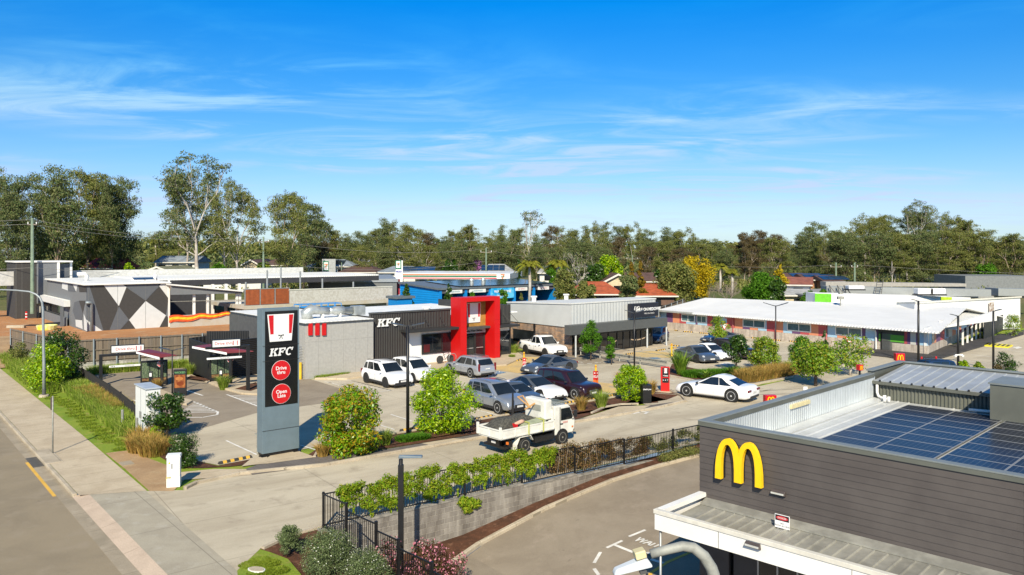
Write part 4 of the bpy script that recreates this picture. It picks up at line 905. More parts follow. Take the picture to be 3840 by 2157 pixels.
g2=G(930,1470); GF=Fr(g2,210); 
L2=GF.x(770,0); gp=GF.W(L2,0); zt2=GF.z(0,0,1293)
# mirrored gantry: build it from its far end
gA=Vector((gp[0],gp[1],0)); GF=Fr(gA,30); t=thing('clearance_gantry','black gantry with Drive thru sign and white height bar by the black enclosure','drive-through gantry',gA,30)
L=(g2-gA).length
MB().box(L-.11,L+.11,-.11,.11,0,zt2).box(0,L-.11,-.09,.09,zt2-.16,zt2).obj('frame',M_blackp,t,bevel=.008)
MB().cyl(L,0,0,.04,.25,8).obj('base_plate',M_blackp,t)
s0,s1=GF.x(793),GF.x(901); sz0,sz1=zt2-.12+.05,zt2+.46
MB().box(s0,s1,-.13,.05,sz0,sz1).obj('sign_box',M_blackp,t); MB().box(s0+.05,s1-.05,-.15,-.131,sz0+.05,sz1-.05).obj('sign_face',M_sw,t)
text('Drive thru',.28,M_lred,t,(s0+(s1-s0)*.42,-.155,(sz0+sz1)/2),ext=.002,bold=.001)
m=MB(); xx=s0+(s1-s0)*.72
for dx in (0,.26): m.box(xx+dx,xx+dx+.055,-.156,-.151,(sz0+sz1)/2-.15,(sz0+sz1)/2+.15)
m.obj('small_badge',M_lred,t)
b0,b1=GF.x(775),GF.x(906); bz=GF.z(0,0,1350)
MB().box(b0,b1,-.08,0,bz,bz+.12).obj('clearance_bar',M_sw,t); text('Clearance 2.8m',.1,M_blackp,t,((b0+b1)/2,-.083,bz+.06),ext=.001)
m=MB()
for q in (.4,.93): m.tube([(b0+(b1-b0)*q,-.04,bz+.12),(b0+(b1-b0)*q,-.04,zt2-.1)],.008,5)
m.obj('chain',M_galv,t)
def order_sign(px,py,Y,r,lab):
    p=PXY(px,py,Y); t=thing('order_here_sign',lab,'sign',p,15,'red order here octagons')
    def oc(r_,y0,y1): return MB().prism([(r_*math.cos(R_(22.5+45*k)),r_*math.sin(R_(22.5+45*k))) for k in range(8)],y0,y1)
    oc(r,-.03,0).obj('white_rim',M_sw,t); oc(r*.9,-.038,-.031).obj('red_face',M_sr,t); text('Order\nHere',r*.62,M_sw,t,(0,-.042,0),ext=.001,bold=.004,lh=.8)
    MB().box(-.03,.03,0,.05,-r,r+.3).obj('hanger',M_blackp,t)
order_sign(602,1364,H*FPX/(1449-HY),.24,'red Order Here octagon over the left menu board'); order_sign(863,1347,H*FPX/(1443-HY),.24,'red Order Here octagon by the black enclosure')
for px,py,lab in ((565,1462,'slim black speaker post in front of the left menu board'),(828,1452,'slim black speaker post beside the grass tuft at the second menu board')):
    t=thing('speaker_post',lab,'intercom post',G(px,py),20); MB().box(-.12,.12,-.1,.1,0,1.25).obj('housing',M_blackp,t,bevel=.02); MB().box(-.07,.07,-.112,-.102,.92,1.16).obj('label_plate',M_sw,t)
# burger poster board
t=thing('poster_board','black upright board with a dark red burger poster reading WICKED','poster board',G(650,1487),14)
MB().box(0,.80,0,.18,0,1.75).obj('case',M_blackp,t,bevel=.01)
MB().box(.07,.73,-.012,-.002,.55,1.40).obj('poster',mat('burger_print',(.16,.035,.012),.3,var=.9,vs=3.5,col2=(.36,.13,.035)),t)
MB().prism([(.36+.24*math.cos(k*math.pi/10),1.15+.12*math.sin(k*math.pi/10)) for k in range(20)],-.018,-.013).obj('bun_picture',mat('bun_print',(.42,.16,.04),.4),t)
MB().prism([(.42+.22*math.cos(k*math.pi/10),.82+.14*math.sin(k*math.pi/10)) for k in range(20)],-.018,-.013).obj('sauce_picture',mat('sauce_print',(.20,.04,.01),.3),t)
text('WICKED',.17,mat('poster_green',(.12,.30,.12),.4),t,(.4,-.006,1.54),ext=.002,bold=.006)
# small site items
def bollard(px,py,h,lab,r=.07,m=None,cat='bollard',wrap=None,grp=None,cap=True):
    t=thing('bollard',lab,cat,G(px,py),0,grp); MB().cyl(0,0,0,h,r,12).obj('post',m or mat('bollard_yellow',(.80,.50,.03),.45),t,smooth=False)
    if cap: MB().cyl(0,0,h-.18,h-.08,r*1.06,12).obj('reflector_band',mat('orange_band',(.6,.2,.02),.5),t)
    return t
t=bollard(1126,1423,1.25,'fat yellow bollard at the left corner of the grey restaurant wall',.11,cap=False)
bollard(2519,1336,1.15,'plain yellow bollard in the clinic car park right of the guard rail',.07)
M_wr=mat('offer_print',(.55,.02,.02),.4); M_wor=mat('food_print',(.75,.25,.03),.4,var=.6,vs=14,col2=(.6,.04,.01))
for px,py,two,lab in ((1965,1387,0,'yellow bollard in a red sleeve at the hatched bay near the portal'),(2234,1443,1,'yellow bollard in a red two-sided sleeve right of the dark red car')):
    t=bollard(px,py,1.42,lab)
    for a in ([25] if not two else [50,-40]):
        e=bpy.data.objects; 
        m=Matrix.Rotation(R_(a if two else 10),4,'Z')
        def pb(x0,x1,y0,y1,z0,z1): return MB().box(x0,x1,y0,y1,z0,z1).xf(m)
        w_=.26; x_0=-.13 if not two else (-.13)
        pb(-w_/2,w_/2,-.13,-.10,.02,.98).obj('sleeve',M_wr,t); pb(-w_/2+.01,w_/2-.01,-.135,-.131,.06,.35).obj('food_picture',M_wor,t)
        q=MB().box(-.05,.05,-.135,-.131,.80,.88).xf(m).obj('white_mark',M_sw,t)
        tt=text('$5.95\nLUNCH',.09,M_sw,t,m@Vector((0,-.137,.6)),(90,0,a if two else 10),ext=.001,bold=.004)
t=thing('light_bollard','short square black post standing in front of the silver four-wheel drive','post',G(1923,1567)); MB().hexa([(-.08,-.08,0),(.08,-.08,0),(.08,.08,0),(-.08,.08,0)],[(-.05,-.05,1.38),(.05,-.05,1.38),(.05,.05,1.4),(-.05,.05,1.4)]).obj('column',M_blackp,t); MB().tube([(0,0,.15),(.5,.4,.15)],.03,6).obj('pipe_stub',M_galv,t)
# wheel stops
M_rub=mat('black_rubber',(.045,.043,.04),.8); ws0=None
WS=[((819,1742),(944,1716),'front row, beside the tall pylon foot'),((1500,1619),(1593,1603),'front row, at the foot of the black lamp post'),((1775,1577),(1847,1562),'front row, left of the silver car'),((1885,1557),(1959,1541),'front row, under the nose of the silver car'),((2094,1519),(2155,1508),'front row, under the white coupe'),((2188,1503),(2242,1494),'front row, under the dark red car'),((2277,1489),(2317,1481),'front row, beside the round green tree'),((1929,1356),(1976,1348),'behind the red-sleeved bollard by the portal'),((2460,1317),(2494,1312),'left of the yellow bollard in the clinic car park'),((2507,1309),(2537,1306),'just behind the yellow bollard in the clinic car park'),((2507,1296),(2548,1300),'beside the front wheel of the blue car'),((2347,1331),(2377,1326),'at the left edge of the clinic yellow zone'),((2449,1234),(2486,1237),'at the clinic wall end of the long back row'),((2530,1240),(2541,1242),'behind the blue car in the back row'),((2562,1245),(2599,1248),'right of the blue car in the back row'),((2623,1250),(2657,1253),'back row, left of the low sports car'),((2817,1268),(2857,1272),'back row, right of the low sports car'),((2892,1276),(2929,1279),'back row, at the foot of the twin-arm lamp'),((2959,1281),(2999,1285),'back row, behind the broad green tree'),((3045,1289),(3067,1292),'back row, behind the dark conical tree'),((3208,1307),(3243,1309),'back row, last one before the grey slat screen')]
for a,b,lab in WS:
    p=G(*a); q=G(*b); L=(q-p).length; d=(q-p).normalized()
    if ws0 is None:
        ws0=o=thing('wheel_stop','x','wheel stop')
        MB().hexa([(0,-.075,0),(1,-.075,0),(1,.075,0),(0,.075,0)],[(.02,-.04,.1),(.98,-.04,.1),(.98,.04,.1),(.02,.04,.1)]).obj('rubber_block',M_rub,o)
        for k in range(4):
            x=.12+k*.22+(.03 if k>1 else 0); MB().hexa([(x,-.078,0),(x+.11,-.078,0),(x+.11,.078,0),(x,.078,0)],[(x,-.043,.103),(x+.11,-.043,.103),(x+.11,.043,.103),(x,.043,.103)]).obj('yellow_patch',M_yel_l,o)
    else: o=copy_tree(ws0)
    o['label']='black and yellow rubber wheel stop, '+lab; o['group']='wheel stops in the car parks'
    o.location=(p[0],p[1],.014); o.rotation_euler=(0,0,math.atan2(d.y,d.x)); o.scale=(L,1.1,1)
# cabinets
t=thing('power_cabinet','tall white steel cabinet with two doors beside the dark green shrub on the verge','cabinet',G(548,1646),40)
CF=Fr(G(548,1646),40); hcab=CF.z(0,0,1462); lx_=CF.y(508,0); rx_=CF.x(602,0)
M_cab=mat('cabinet_white',(.72,.73,.72),.45,var=.04,vs=1)
MB().box(0,rx_,0,lx_,0,hcab).obj('body',M_cab,t,bevel=.01); MB().box(-.06,rx_+.06,-.06,lx_+.06,hcab+.0,hcab+.06).obj('lid',mat('cabinet_lid',(.52,.56,.60),.4,.2),t,bevel=.01)
mb=MB(); mb.box(-.006,-.001,lx_/2-.008,lx_/2+.008,.05,hcab-.05).box(-.006,-.001,.03,.04,.05,hcab-.05); mb.obj('door_gap',M_blackp,t)
mb=MB(); mb.box(-.03,-.002,lx_/2-.14,lx_/2-.10,hcab*.36,hcab*.5).box(-.03,-.002,lx_/2+.08,lx_/2+.12,hcab*.36,hcab*.5); mb.obj('door_handle',mat('steel_handle',(.25,.25,.25),.3,.8),t)
t=thing('telecom_cabinet','small white roadside cabinet with yellow warning band standing on the bare dirt','cabinet',G(641,1829),14)
MB().box(-.17,.34,0,.34,0,.44).obj('base',M_cab,t,bevel=.01); 
mb=MB(); mb.box(-.16,.33,.01,.33,.442,1.20)
for k in range(9): mb.box(.06+k*.03,.075+k*.03,-.0,.01,.46,1.1)
mb.obj('body',M_cab,t); MB().hexa([(-.19,-.02,1.2),(.36,-.02,1.2),(.36,.36,1.2),(-.19,.36,1.2)],[(-.17,.0,1.29),(.34,.0,1.29),(.34,.34,1.31),(-.17,.34,1.31)]).obj('lid',M_cab,t)
MB().box(-.165,.0,.0,.009,.36,.44).box(-.178,-.171,.0,.2,.3,.42).obj('warning_band',mat('warn_yellow',(.8,.68,.02),.5),t); MB().prism([(-.1,.95),(-.02,.95),(-.06,1.04)],-.003,.009).obj('warning_triangle',mat('warn_yellow',(.8,.68,.02)),t)
MB().box(.02,.05,-.004,.009,.75,.95).obj('handle',M_blackp,t)
# sign post on the footpath with back of a small sign
t=thing('sign_post','thin galvanised post with the edge of a small sign on the footpath','sign post',G(197.7,1701.8)); MB().cyl(0,0,0,2.7,.035,10).obj('tube',M_galv,t,smooth=True); MB().box(-.09,-.035,-.03,.0,2.05,2.65).obj('sign_plate',mat('sign_back',(.08,.05,.05),.4),t)
for px,py,tp,lab in ((459,1615,1537,'short galvanised tube bollard left of the tall white cabinet'),(513,1648,1567,'short galvanised tube bollard in front of the tall white cabinet')):
    t=thing('tube_bollard',lab,'bollard',G(px,py),0,'galvanised tube bollards by the cabinet'); h_=(py-tp)*G(px,py)[1]/FPX; MB().cyl(0,0,0,h_,.065,12).obj('tube',M_galv,t,smooth=False)
# black bin
t=thing('litter_bin','square black litter bin with white lettering on the garden edge','bin',G(2422,1510),8); MB().hexa([(-.27,-.27,0),(.27,-.27,0),(.27,.27,0),(-.27,.27,0)],[(-.29,-.29,1.08),(.29,-.29,1.08),(.29,.29,1.08),(-.29,.29,1.08)]).obj('body',M_blackp,t,bevel=.01); MB().box(-.30,.30,-.30,.30,1.085,1.13).obj('lid',M_blackp,t); text('thank you',.13,M_sw,t,(-.0,-.292,.88),ext=.001,bold=.003)
# red entry sign
EF=Fr(G(2478,1470),-8); t=thing('entry_sign','red and black upright entry sign on a concrete pad beside the white coupe','sign',EF.P,-8)
hh=EF.z(0,0,1376); ww=EF.x(2511)-.0
MB().box(-.0,ww,0,.22,.05,hh).obj('body',M_red,t,bevel=.01); MB().box(.1,ww-.06,-.01,-.001,hh*.60,hh-.05).box(.1,ww-.06,-.01,-.001,hh*.37,hh*.56).obj('black_panel',M_blackp,t)
bucket(t,.2,ww-.15,hh*.75,hh-.1,-.011,.08); text('+ Entry',.11,M_sw,t,(ww/2+.02,-.013,hh*.65),ext=.001,bold=.004); text('o  o  +',.13,M_sw,t,(ww/2+.02,-.013,hh*.48),ext=.001,bold=.004)
MB().box(-.08,ww+.08,-.1,.3,-.0,.05).obj('base_plate',M_blackp,t)
slab('sign_pad',[G(2455,1470),G(2510,1475),G(2532,1471),G(2480,1463)],M_foot,.06)
# lamp posts
def lamp(px,py,topy,lab,heads,r=.075,span=.85,grp='black car park lamp posts',tilt=.12,z0=0,P=None,a=0,m=None,hw=.16):
    p=P if P is not None else G(px,py); zt=H-(topy-HY)*p[1]/FPX-p[2]
    t=thing('lamp_post',lab,'lamp post',p,a,grp); MB().tube([(0,0,z0),(0,0,zt)],[r,r*.8],10).obj('pole',m or M_blackp,t,smooth=True)
    MB().box(-r*2,r*2,-r*2,r*2,z0,z0+.04).obj('base_plate',M_blackp,t)
    for s in heads:
        q=MB().tube([(0,0,zt-.05),(s*span*.3,0,zt-.02+tilt*.2)],.035,6)
        q.hexa([(s*span*.25,-hw*.4,zt-.02),(s*span,-hw,zt+tilt),(s*span,hw,zt+tilt),(s*span*.25,hw*.4,zt-.02)],[(s*span*.25,-hw*.4,zt+.04),(s*span,-hw,zt+tilt+.04),(s*span,hw,zt+tilt+.04),(s*span*.25,hw*.4,zt+.04)]); q.obj('lamp_head',mat('lamp_head_dark',(.05,.055,.06),.4),t)
    return t
lamp(1529,1630,1222,'tall black lamp post with two winged heads between the two round trees in front',(-1,1),.09,.85)
P3=Vector((-3.66,25.9,-1.85)); lamp(0,0,1722,'black square lamp post with one flat grey head in front of the block wall',(),P=P3,r=.085)
t=bpy.data.objects['lamp_post.001']; zt=H-(1715-HY)*P3[1]/FPX-P3[2]
MB().box(-.085,.085,-.085,.085,0,zt-.25).obj('pole_sleeve',M_blackp,t)
MB().hexa([(-.08,-.07,zt-.03),(.72,-.13,zt+.0),(.72,.13,zt+.0),(-.08,.07,zt-.03)],[(-.06,-.06,zt+.07),(.70,-.11,zt+.06),(.70,.11,zt+.06),(-.06,.06,zt+.07)]).obj('flat_head',mat('blue_grey_lamp',(.13,.17,.20),.4),t,bevel=.02)
lamp(646,1476,1312,'thin black lamp post with two flat heads beside the burger poster board',(-1,1),.05,.85)
lamp(2379,1392,1172,'black lamp post with winged heads rising behind the round green tree',(-1,1),.075,.75,tilt=.16)
lamp(2909,1372,1146,'slim black twin-arm lamp post in the medical centre car park',(-1,1),.06,1.0,tilt=.22)
lamp(3444,1372,1128,'tall black lamp post rising behind the red box sign, one tilted head',(-1,),.1,.55,tilt=.1)
lamp(3593,1390,1184,'black lamp post carrying two white cameras halfway up',(-1,),.1,.6,tilt=.1)
c3=bpy.data.objects['lamp_post.006']; mb=MB(); q=c3.location; zc_=H-(1331-HY)*q[1]/FPX
mb.box(-.3,.3,-.14,-.08,zc_-.03,zc_+.06); mb.obj('camera_bracket',M_pvc,c3)
for s in (-1,1): MB().lathe([(.01,-.16),(.10,-.13),(.13,-.03),(.13,0)],(s*.28,-.12,zc_-.02),10).obj('dome_camera',M_pvc,c3)
lamp(3725,1390,1166,'rightmost black lamp post near the yellow kerb block, one head',(1,),.09,.6,tilt=.1)
# grey street lamp (left)
LP=G(165,1487); t=thing('street_lamp','tall grey street lamp with a long curved arm beside the left footpath','street lamp',LP); 
zz_=lambda y:H-(y-HY)*LP[1]/FPX; xx_=lambda x:(x-165)*LP[1]/FPX
MB().tube([(0,0,.15),(0,0,2.0),(xx_(161),0,zz_(1160)),(xx_(158),0,zz_(1135)),(xx_(150),0,zz_(1117)),(xx_(135),0,zz_(1104)),(xx_(110),0,zz_(1094)),(xx_(60),0,zz_(1089)),(xx_(10),0,zz_(1087)),(xx_(-60),0,zz_(1086))],[.1,.095,.075,.07,.065,.06,.055,.05,.045,.04],12).obj('pole',mat('grey_lamp_paint',(.30,.33,.34),.45,.2,var=.1),t,smooth=True)
MB().cyl(0,0,.0,.5,.115,12).obj('dark_sleeve',mat('dark_metal',(.08,.08,.08)),t); MB().cyl(0,0,-.02,.12,.32,12,.28).obj('footing',M_kerb,t)
MB().box(-4.9,-4.0,-.15,.15,zz_(1086)-.08,zz_(1086)+.06).obj('lamp_head',M_lamp,t,bevel=.03)
# mesh fence along the drive-thru edge
mf=thing('mesh_fence','low black mesh fence between the grassy verge and the drive-through lane','fence')
M_mesh=bpy.data.materials.new('black_mesh'); M_mesh.use_nodes=True; T=M_mesh.node_tree; b=T.nodes['Principled BSDF']; b.inputs['Base Color'].default_value=(.015,.013,.012,1); b.inputs['Roughness'].default_value=.6
mp2=[G(x,y) for x,y in [(235,1420),(308,1440),(335,1458),(412,1512),(453,1545),(497,1585),(508,1600)]]
for i in range(len(mp2)-1):
    a,b_=mp2[i],mp2[i+1]; d=(b_-a); L=d.length; d.normalize(); m=MB(); n=int(L/.085)
    for zr in (.08,1.12): m.tube([(*(a+Vector((0,0,zr))),),(*(b_+Vector((0,0,zr))),)],.02,5)
    for k in range(n):
        p=a+d*(k+.5)*L/n; m.box(p[0]-.011,p[0]+.011,p[1]-.006,p[1]+.006,.08,1.12)
    for k in range(5):
        zr=.25+k*.18; m.tube([(*(a+Vector((0,0,zr))),),(*(b_+Vector((0,0,zr))),)],.007,4)
    m.obj('mesh_panel',M_mesh,mf); MB().box(a[0]-.035,a[0]+.035,a[1]-.035,a[1]+.035,0,1.2).obj('post',M_blackp,mf)
# clinic guard rail and handrail
gr=thing('guard_rail','galvanised guard rail and mesh handrail between the restaurant exit and the clinic','guard rail')
rp=[(1915,1315),(2000,1320),(2110,1314),(2180,1334),(2320,1348),(2400,1362),(2500,1382)]
rp=[G(1912,1300),G(2045,1312),G(2110,1318),G(2250,1345),G(2400,1368),G(2502,1384)]
for i in range(len(rp)-1):
    a,b_=rp[i],rp[i+1]; d=(b_-a).normalized(); n_=Vector((-d.y,d.x,0)); m=MB()
    for z0,z1,o1 in ((.42,.50,.06),(.50,.58,0),(.58,.66,.06)):
        c=[a-n_*(.05+o1),b_-n_*(.05+o1),b_-n_*.03,a-n_*.03]; m.hexa([(q[0],q[1],z0) for q in c],[(q[0],q[1],z1) for q in c])
    m.obj('beam',M_galv,gr)
    m=MB(); L=(b_-a).length; n=int(L/.12)
    for zr in (.15,1.05): m.tube([(*(a+n_*.15+Vector((0,0,zr))),),(*(b_+n_*.15+Vector((0,0,zr))),)],.022,5)
    for k in range(n): p=a+n_*.15+d*(k+.5)*L/n; m.box(p[0]-.006,p[0]+.006,p[1]-.006,p[1]+.006,.15,1.05)
    m.obj('handrail',M_galv,gr)
    for k in range(max(1,int(L/2))): p=a+d*L*k/max(1,int(L/2)); MB().box(p[0]-.05,p[0]+.05,p[1]-.05,p[1]+.05,0,.7).obj('post',M_galv,gr); 
# bike and its hoop
bk_=thing('bicycle','black bicycle leaning at a hoop rack before the white restaurant wall','bicycle',G(1683,1362,.13)+Vector((-.3,0,0)),38)
for x in (-.52,.52):
    w_=MB().lathe([(.30,-.02),(.335,-.02),(.335,.02),(.30,.02)],(x,0,.335),20,'y'); w_.obj('tyre',M_rub,bk_)
    m=MB(); 
    for k in range(8): m.tube([(x,0,.335),(x+.31*math.cos(k*math.pi/4),0,.335+.31*math.sin(k*math.pi/4))],.006,4)
    m.obj('spokes',M_alu,bk_)
MB().tube([(.52,0,.335),(.36,0,.85),(.33,0,.95)],.022,6).tube([(.37,0,.80),(-.15,0,.72)],.022,6).tube([(.38,0,.72),(0,0,.30)],.025,6).tube([(0,0,.30),(-.18,0,.85)],.022,6).tube([(0,0,.3),(-.52,0,.335)],.016,6).tube([(-.52,0,.335),(-.15,0,.7)],.014,6).obj('frame',mat('bike_black',(.03,.03,.025),.4),bk_)
MB().tube([(.30,-.3,1.0),(.35,0,.97),(.30,.3,1.0)],.015,6).obj('handlebar',M_blackp,bk_); MB().box(-.32,-.06,-.06,.06,.86,.90).obj('saddle',M_blackp,bk_,bevel=.02)
hr=thing('bike_rack','bare steel hoop rack the bicycle stands at','bike rack',G(1700,1362,.13),38); MB().tube([(-.35,.12,0),(-.35,.12,.6),(-.2,.12,.78),(.2,.12,.78),(.35,.12,.6),(.35,.12,0)],.025,8).obj('hoop',mat('galv_post',(.4,.4,.4)),hr,smooth=True)
# ================= LEFT: UNFINISHED DIAMOND BUILDING
M_dk=mat('render_charcoal',(.048,.045,.042),.8,var=.08,vs=4,bump=.002); M_md=mat('render_mid_grey',(.105,.115,.13),.8,var=.06,vs=4,bump=.002); M_lt=mat('render_off_white',(.60,.61,.60),.8,var=.04,vs=2)
M_lg=mat('render_light_grey',(.17,.18,.19),.8,var=.06,vs=4)
D=Fr(G(323,1242,.9),40); dz=.9
dbt=thing('diamond_pattern_building','unfinished flat-roofed building patterned with dark, grey and white diamonds, left','building',D.P,40)
dl=D.x(632); dh=D.z(0,0,1070); dd=22
MB().box(0,dl,0,dd,-1,dh).obj('wall',M_lg,dbt)
def dia(par,F,pl,y,m,o=(0,960),s=4.019,clip=None,t=.02,nm='wall_panel'):
    for pg in pl:
        q=[F.face(o[0]+a/s,o[1]+b/s,y) for a,b in pg]; MB().prism(q,y-t,y).obj(nm,m,par)
y=-.004
dia(dbt,D,[[(1340,440),(1560,440),(1790,755),(1650,1120),(1560,1125)],[(1900,470),(2195,675),(1945,965),(1790,760)],[(2400,460),(2540,640),(2500,895),(2195,675)],[(2045,1100),(1810,1115),(1945,968)],[(2500,900),(2540,930),(2540,1085),(2400,1085)],[(1850,428),(1918,428),(1905,470)],[(2380,418),(2430,416),(2400,455)]],y,M_dk)
dia(dbt,D,[[(1560,437),(1850,430),(1905,470),(1790,755)],[(2195,680),(2500,895),(2395,1090),(2045,1102),(1945,965)],[(2430,416),(2540,412),(2540,640),(2400,455)],[(1300,960),(1545,1130),(1300,1135)]],y-.003,M_lt)
dia(dbt,D,[[(1918,428),(2370,420),(2395,455),(2195,672),(1905,468)],[(1790,765),(1940,962),(1810,1112),(1650,1118)],[(1300,440),(1345,440),(1560,1128),(1300,955)]],y-.006,M_md)
mb=MB()
for px in (1330,1770,2190): x=D.x(px/4.019); mb.box(x,x+.03,-.035,-.008,-.3,dh-.1)
mb.obj('panel_joint',mat('joint_grey',(.16,.16,.15)),dbt)
MB().box(-.3,dl+.2,-.3,dd,dh,dh+.12).obj('roof_edge',M_wht,dbt); MB().box(-.25,dl+.1,-.2,dd-.2,dh+.121,dh+.16).obj('roof',M_wroof,dbt)
MB().box(dl-.05,dl+.12,-.12,.1,-.8,dh+.35).obj('white_post',M_wht,dbt)
MB().tube([(D.x(318),-.35,D.z(0,0,1135)),(D.x(338),-.35,D.z(0,0,1135)),(D.x(342),-.2,D.z(0,0,1142)),(D.x(343),-.2,-.5)],.16,8).obj('downpipe',M_postz,dbt,smooth=True)
# side entry: porch and wing
Sx=lambda px,x=0:D.y(px,x)
# side face pattern
def diaS(pl,x,m):
    for pg in pl:
        q=[D.side(a/4.019,960+b/4.019,x) for a,b in pg]; MB().prism(q,x-.02,x,'x').obj('side_panel',m,dbt)
diaS([[(1300,440),(1180,435),(1200,545),(1300,545)],[(1190,675),(1290,675),(1250,860)]],-.005,M_dk)
diaS([[(1100,430),(1170,435),(1150,540)],[(1140,960),(1235,970),(1245,1100),(1145,1060)],[(1265,880),(1310,1000),(1310,1135),(1270,1110)],[(940,410),(1020,420),(1020,520),(935,490)]],-.008,M_lt)
diaS([[(1120,700),(1190,675),(1250,860),(1235,968),(1140,955),(1098,830)],[(1030,420),(1100,430),(1145,540),(1030,530)]],-.011,M_md)
pcx=D.x(240,8)
c1=Sx(323-2,0)
# porch roof
a=(137,1093);b=(240,1128)
PF=lambda px,py,z: D.g(px,py,z)
zP=3.1
q=[D.g(137,1093,zP+.3),D.g(240,1128,zP),D.g(323,1124,zP),D.g(213,1080,zP+.3)]
cy_=D.y(323,0)
ph0=D.z(*D.g(240,1128,2.9)[:2],1128)
p1=D.g(240,1128,2.9); p0_=D.g(137,1090,2.9); 
mb=MB(); yy0=.1; yy1=p0_[1]; xx0=p1[0]
mb.box(xx0,-.02,p1[1],p0_[1],2.2,2.9); mb.obj('porch_fascia',M_lt,dbt); MB().box(xx0+.3,-.04,p1[1]+.3,p0_[1]-.3,2.901,2.93).obj('porch_roof',M_wroof,dbt)
mb=MB()
for (px,yv) in ((182,p0_[1]-4),(232,p1[1]+.2)): 
    x=D.x(px,yv); mb.box(x-.15,x+.15,yv-.15,yv+.15,-.6,2.2)
mb.obj('porch_column',M_md,dbt)
MB().box(xx0+.2,xx0+.4,p1[1]+.4,p0_[1]-3,-.7,.9).obj('porch_low_wall',M_lg,dbt)
MB().box(-.15,-.02,p1[1]+3.5,p0_[1]-1,.0,2.2).obj('porch_glass',M_glass,dbt)
for px,py,w_,lab in ((520,1040,1.3,'left'),(558,1049,1.3,'right')):
    x=D.x(px,5); p=D.W(D.x(px,6),6,dh+.16); t=thing('roof_skylight',f'{lab} of two tilted dark skylights on the diamond building roof','skylight',p,40); MB().hexa([(-.7,-.5,0),(.7,-.5,0),(.7,.5,0),(-.7,.5,0)],[(-.7,-.5,.08),(.7,-.5,.08),(.7,.5,.35),(-.7,.5,.35)]).obj('frame',M_wht,t); MB().hexa([(-.6,-.42,.105),(.6,-.42,.105),(.6,.42,.335),(-.6,.42,.335)],[(-.6,-.42,.13),(.6,-.42,.13),(.6,.42,.36),(-.6,.42,.36)]).obj('pane',mat('skylight_blue',(.03,.06,.12),.15),t)
for px,yy,lab in ((325,9,'bent white roof pipe near the grey tower'),(582,6,'white roof cowl right of the two skylights')):
    t=thing('roof_pipe',lab,'roof pipe',D.W(D.x(px,yy),yy,dh+.16),40); MB().tube([(0,0,0),(0,0,.6),(-.2,0,.85),(-1.0,0,.8)] if px<400 else [(0,0,0),(0,0,.7)],.22,8).obj('pipe',M_pvc,t,smooth=True)
# tower
T_=Fr(G(58,1195,.9),40); tw=thing('grey_tower_building','tall two-tone grey block with a white cap at the far left edge','building',T_.P,40)
th=T_.z(0,0,985); t1=T_.x(137); t2=T_.x(214); t3=T_.x(266); ty=T_.y(25,0)
MB().box(0,t1,0,ty,-1,th).obj('dark_wall',M_dk,tw); MB().box(t1+.003,t2,0.02,ty,1.8,th).obj('grey_wall',M_lg,tw)
MB().box(t2+.003,t3,.6,1.0,2.2,th-.2).obj('upper_screen',M_md,tw)
mb=MB(); mb.box(-.2,t3+.2,-.15,ty,th+.002,th+.18).box(t2,t2+.3,-.1,.59,2,th).box(t3-.02,t3+.25,.5,1.1,2,th).box(t2+.31,t3,.5,1.1,1.9,2.19); mb.obj('white_trim',M_wht,tw)
MB().box(t1+.1,t2+3,.4,.6,-.6,1.7).obj('recess_wall',mat('cream_render',(.45,.43,.37),.8),tw)
MB().box(t1+.2,t2+2.5,.2,.38,-.6,.6).obj('low_glass',M_glass,tw)
mb=MB()
for px in (60,82): mb.box(T_.x(px),T_.x(px)+.03,-.02,-.002,-.5,th-.1)
mb.obj('panel_joint',mat('joint_grey',(.16,.16,.15)),tw)
# safety bollard + yellow tub + tarp
t=thing('safety_bollard','red and white safety post on the dirt in front of the grey tower','bollard',G(99,1198,.86)); MB().cyl(0,0,0,1.0,.12,10).obj('red_tube',M_red,t); MB().cyl(0,0,.25,.4,.125,10).cyl(0,0,.62,.77,.125,10).obj('white_band',M_sw,t)
t=thing('yellow_tub','flat yellow plastic tub on the orange dirt behind the paling fence','tub',G(176,1236,.86)); MB().lathe([(.95,0),(1.05,.45),(1.0,.5),(.8,.42),(.01,.4)],n=18).obj('shell',mat('tub_yellow',(.72,.66,.03),.5,var=.2,vs=2,col2=(.7,.68,.35)),t)
t=thing('black_tarp','crumpled black plastic sheet on the orange dirt','tarp',G(165,1222,.86)); random.seed(4); v=[(x*.7-2.6+random.uniform(-.2,.2),y_*.35+random.uniform(-.1,.1),(.35*math.exp(-((x-6)**2)/8)+random.uniform(0,.12)) if 0<y_<3 else .01) for y_ in range(4) for x in range(9)]
MB().add(v,[(j*9+i,j*9+i+1,j*9+10+i,j*9+9+i) for j in range(3) for i in range(8)]).obj('sheet',M_blackp,t,fix=False)
t=thing('concrete_block','pale concrete slab lying on the orange dirt left of the yellow tub','slab',G(61,1230,.86),10); MB().box(-.9,.9,-.3,.3,0,.3).obj('block',M_kerb,t,bevel=.03)
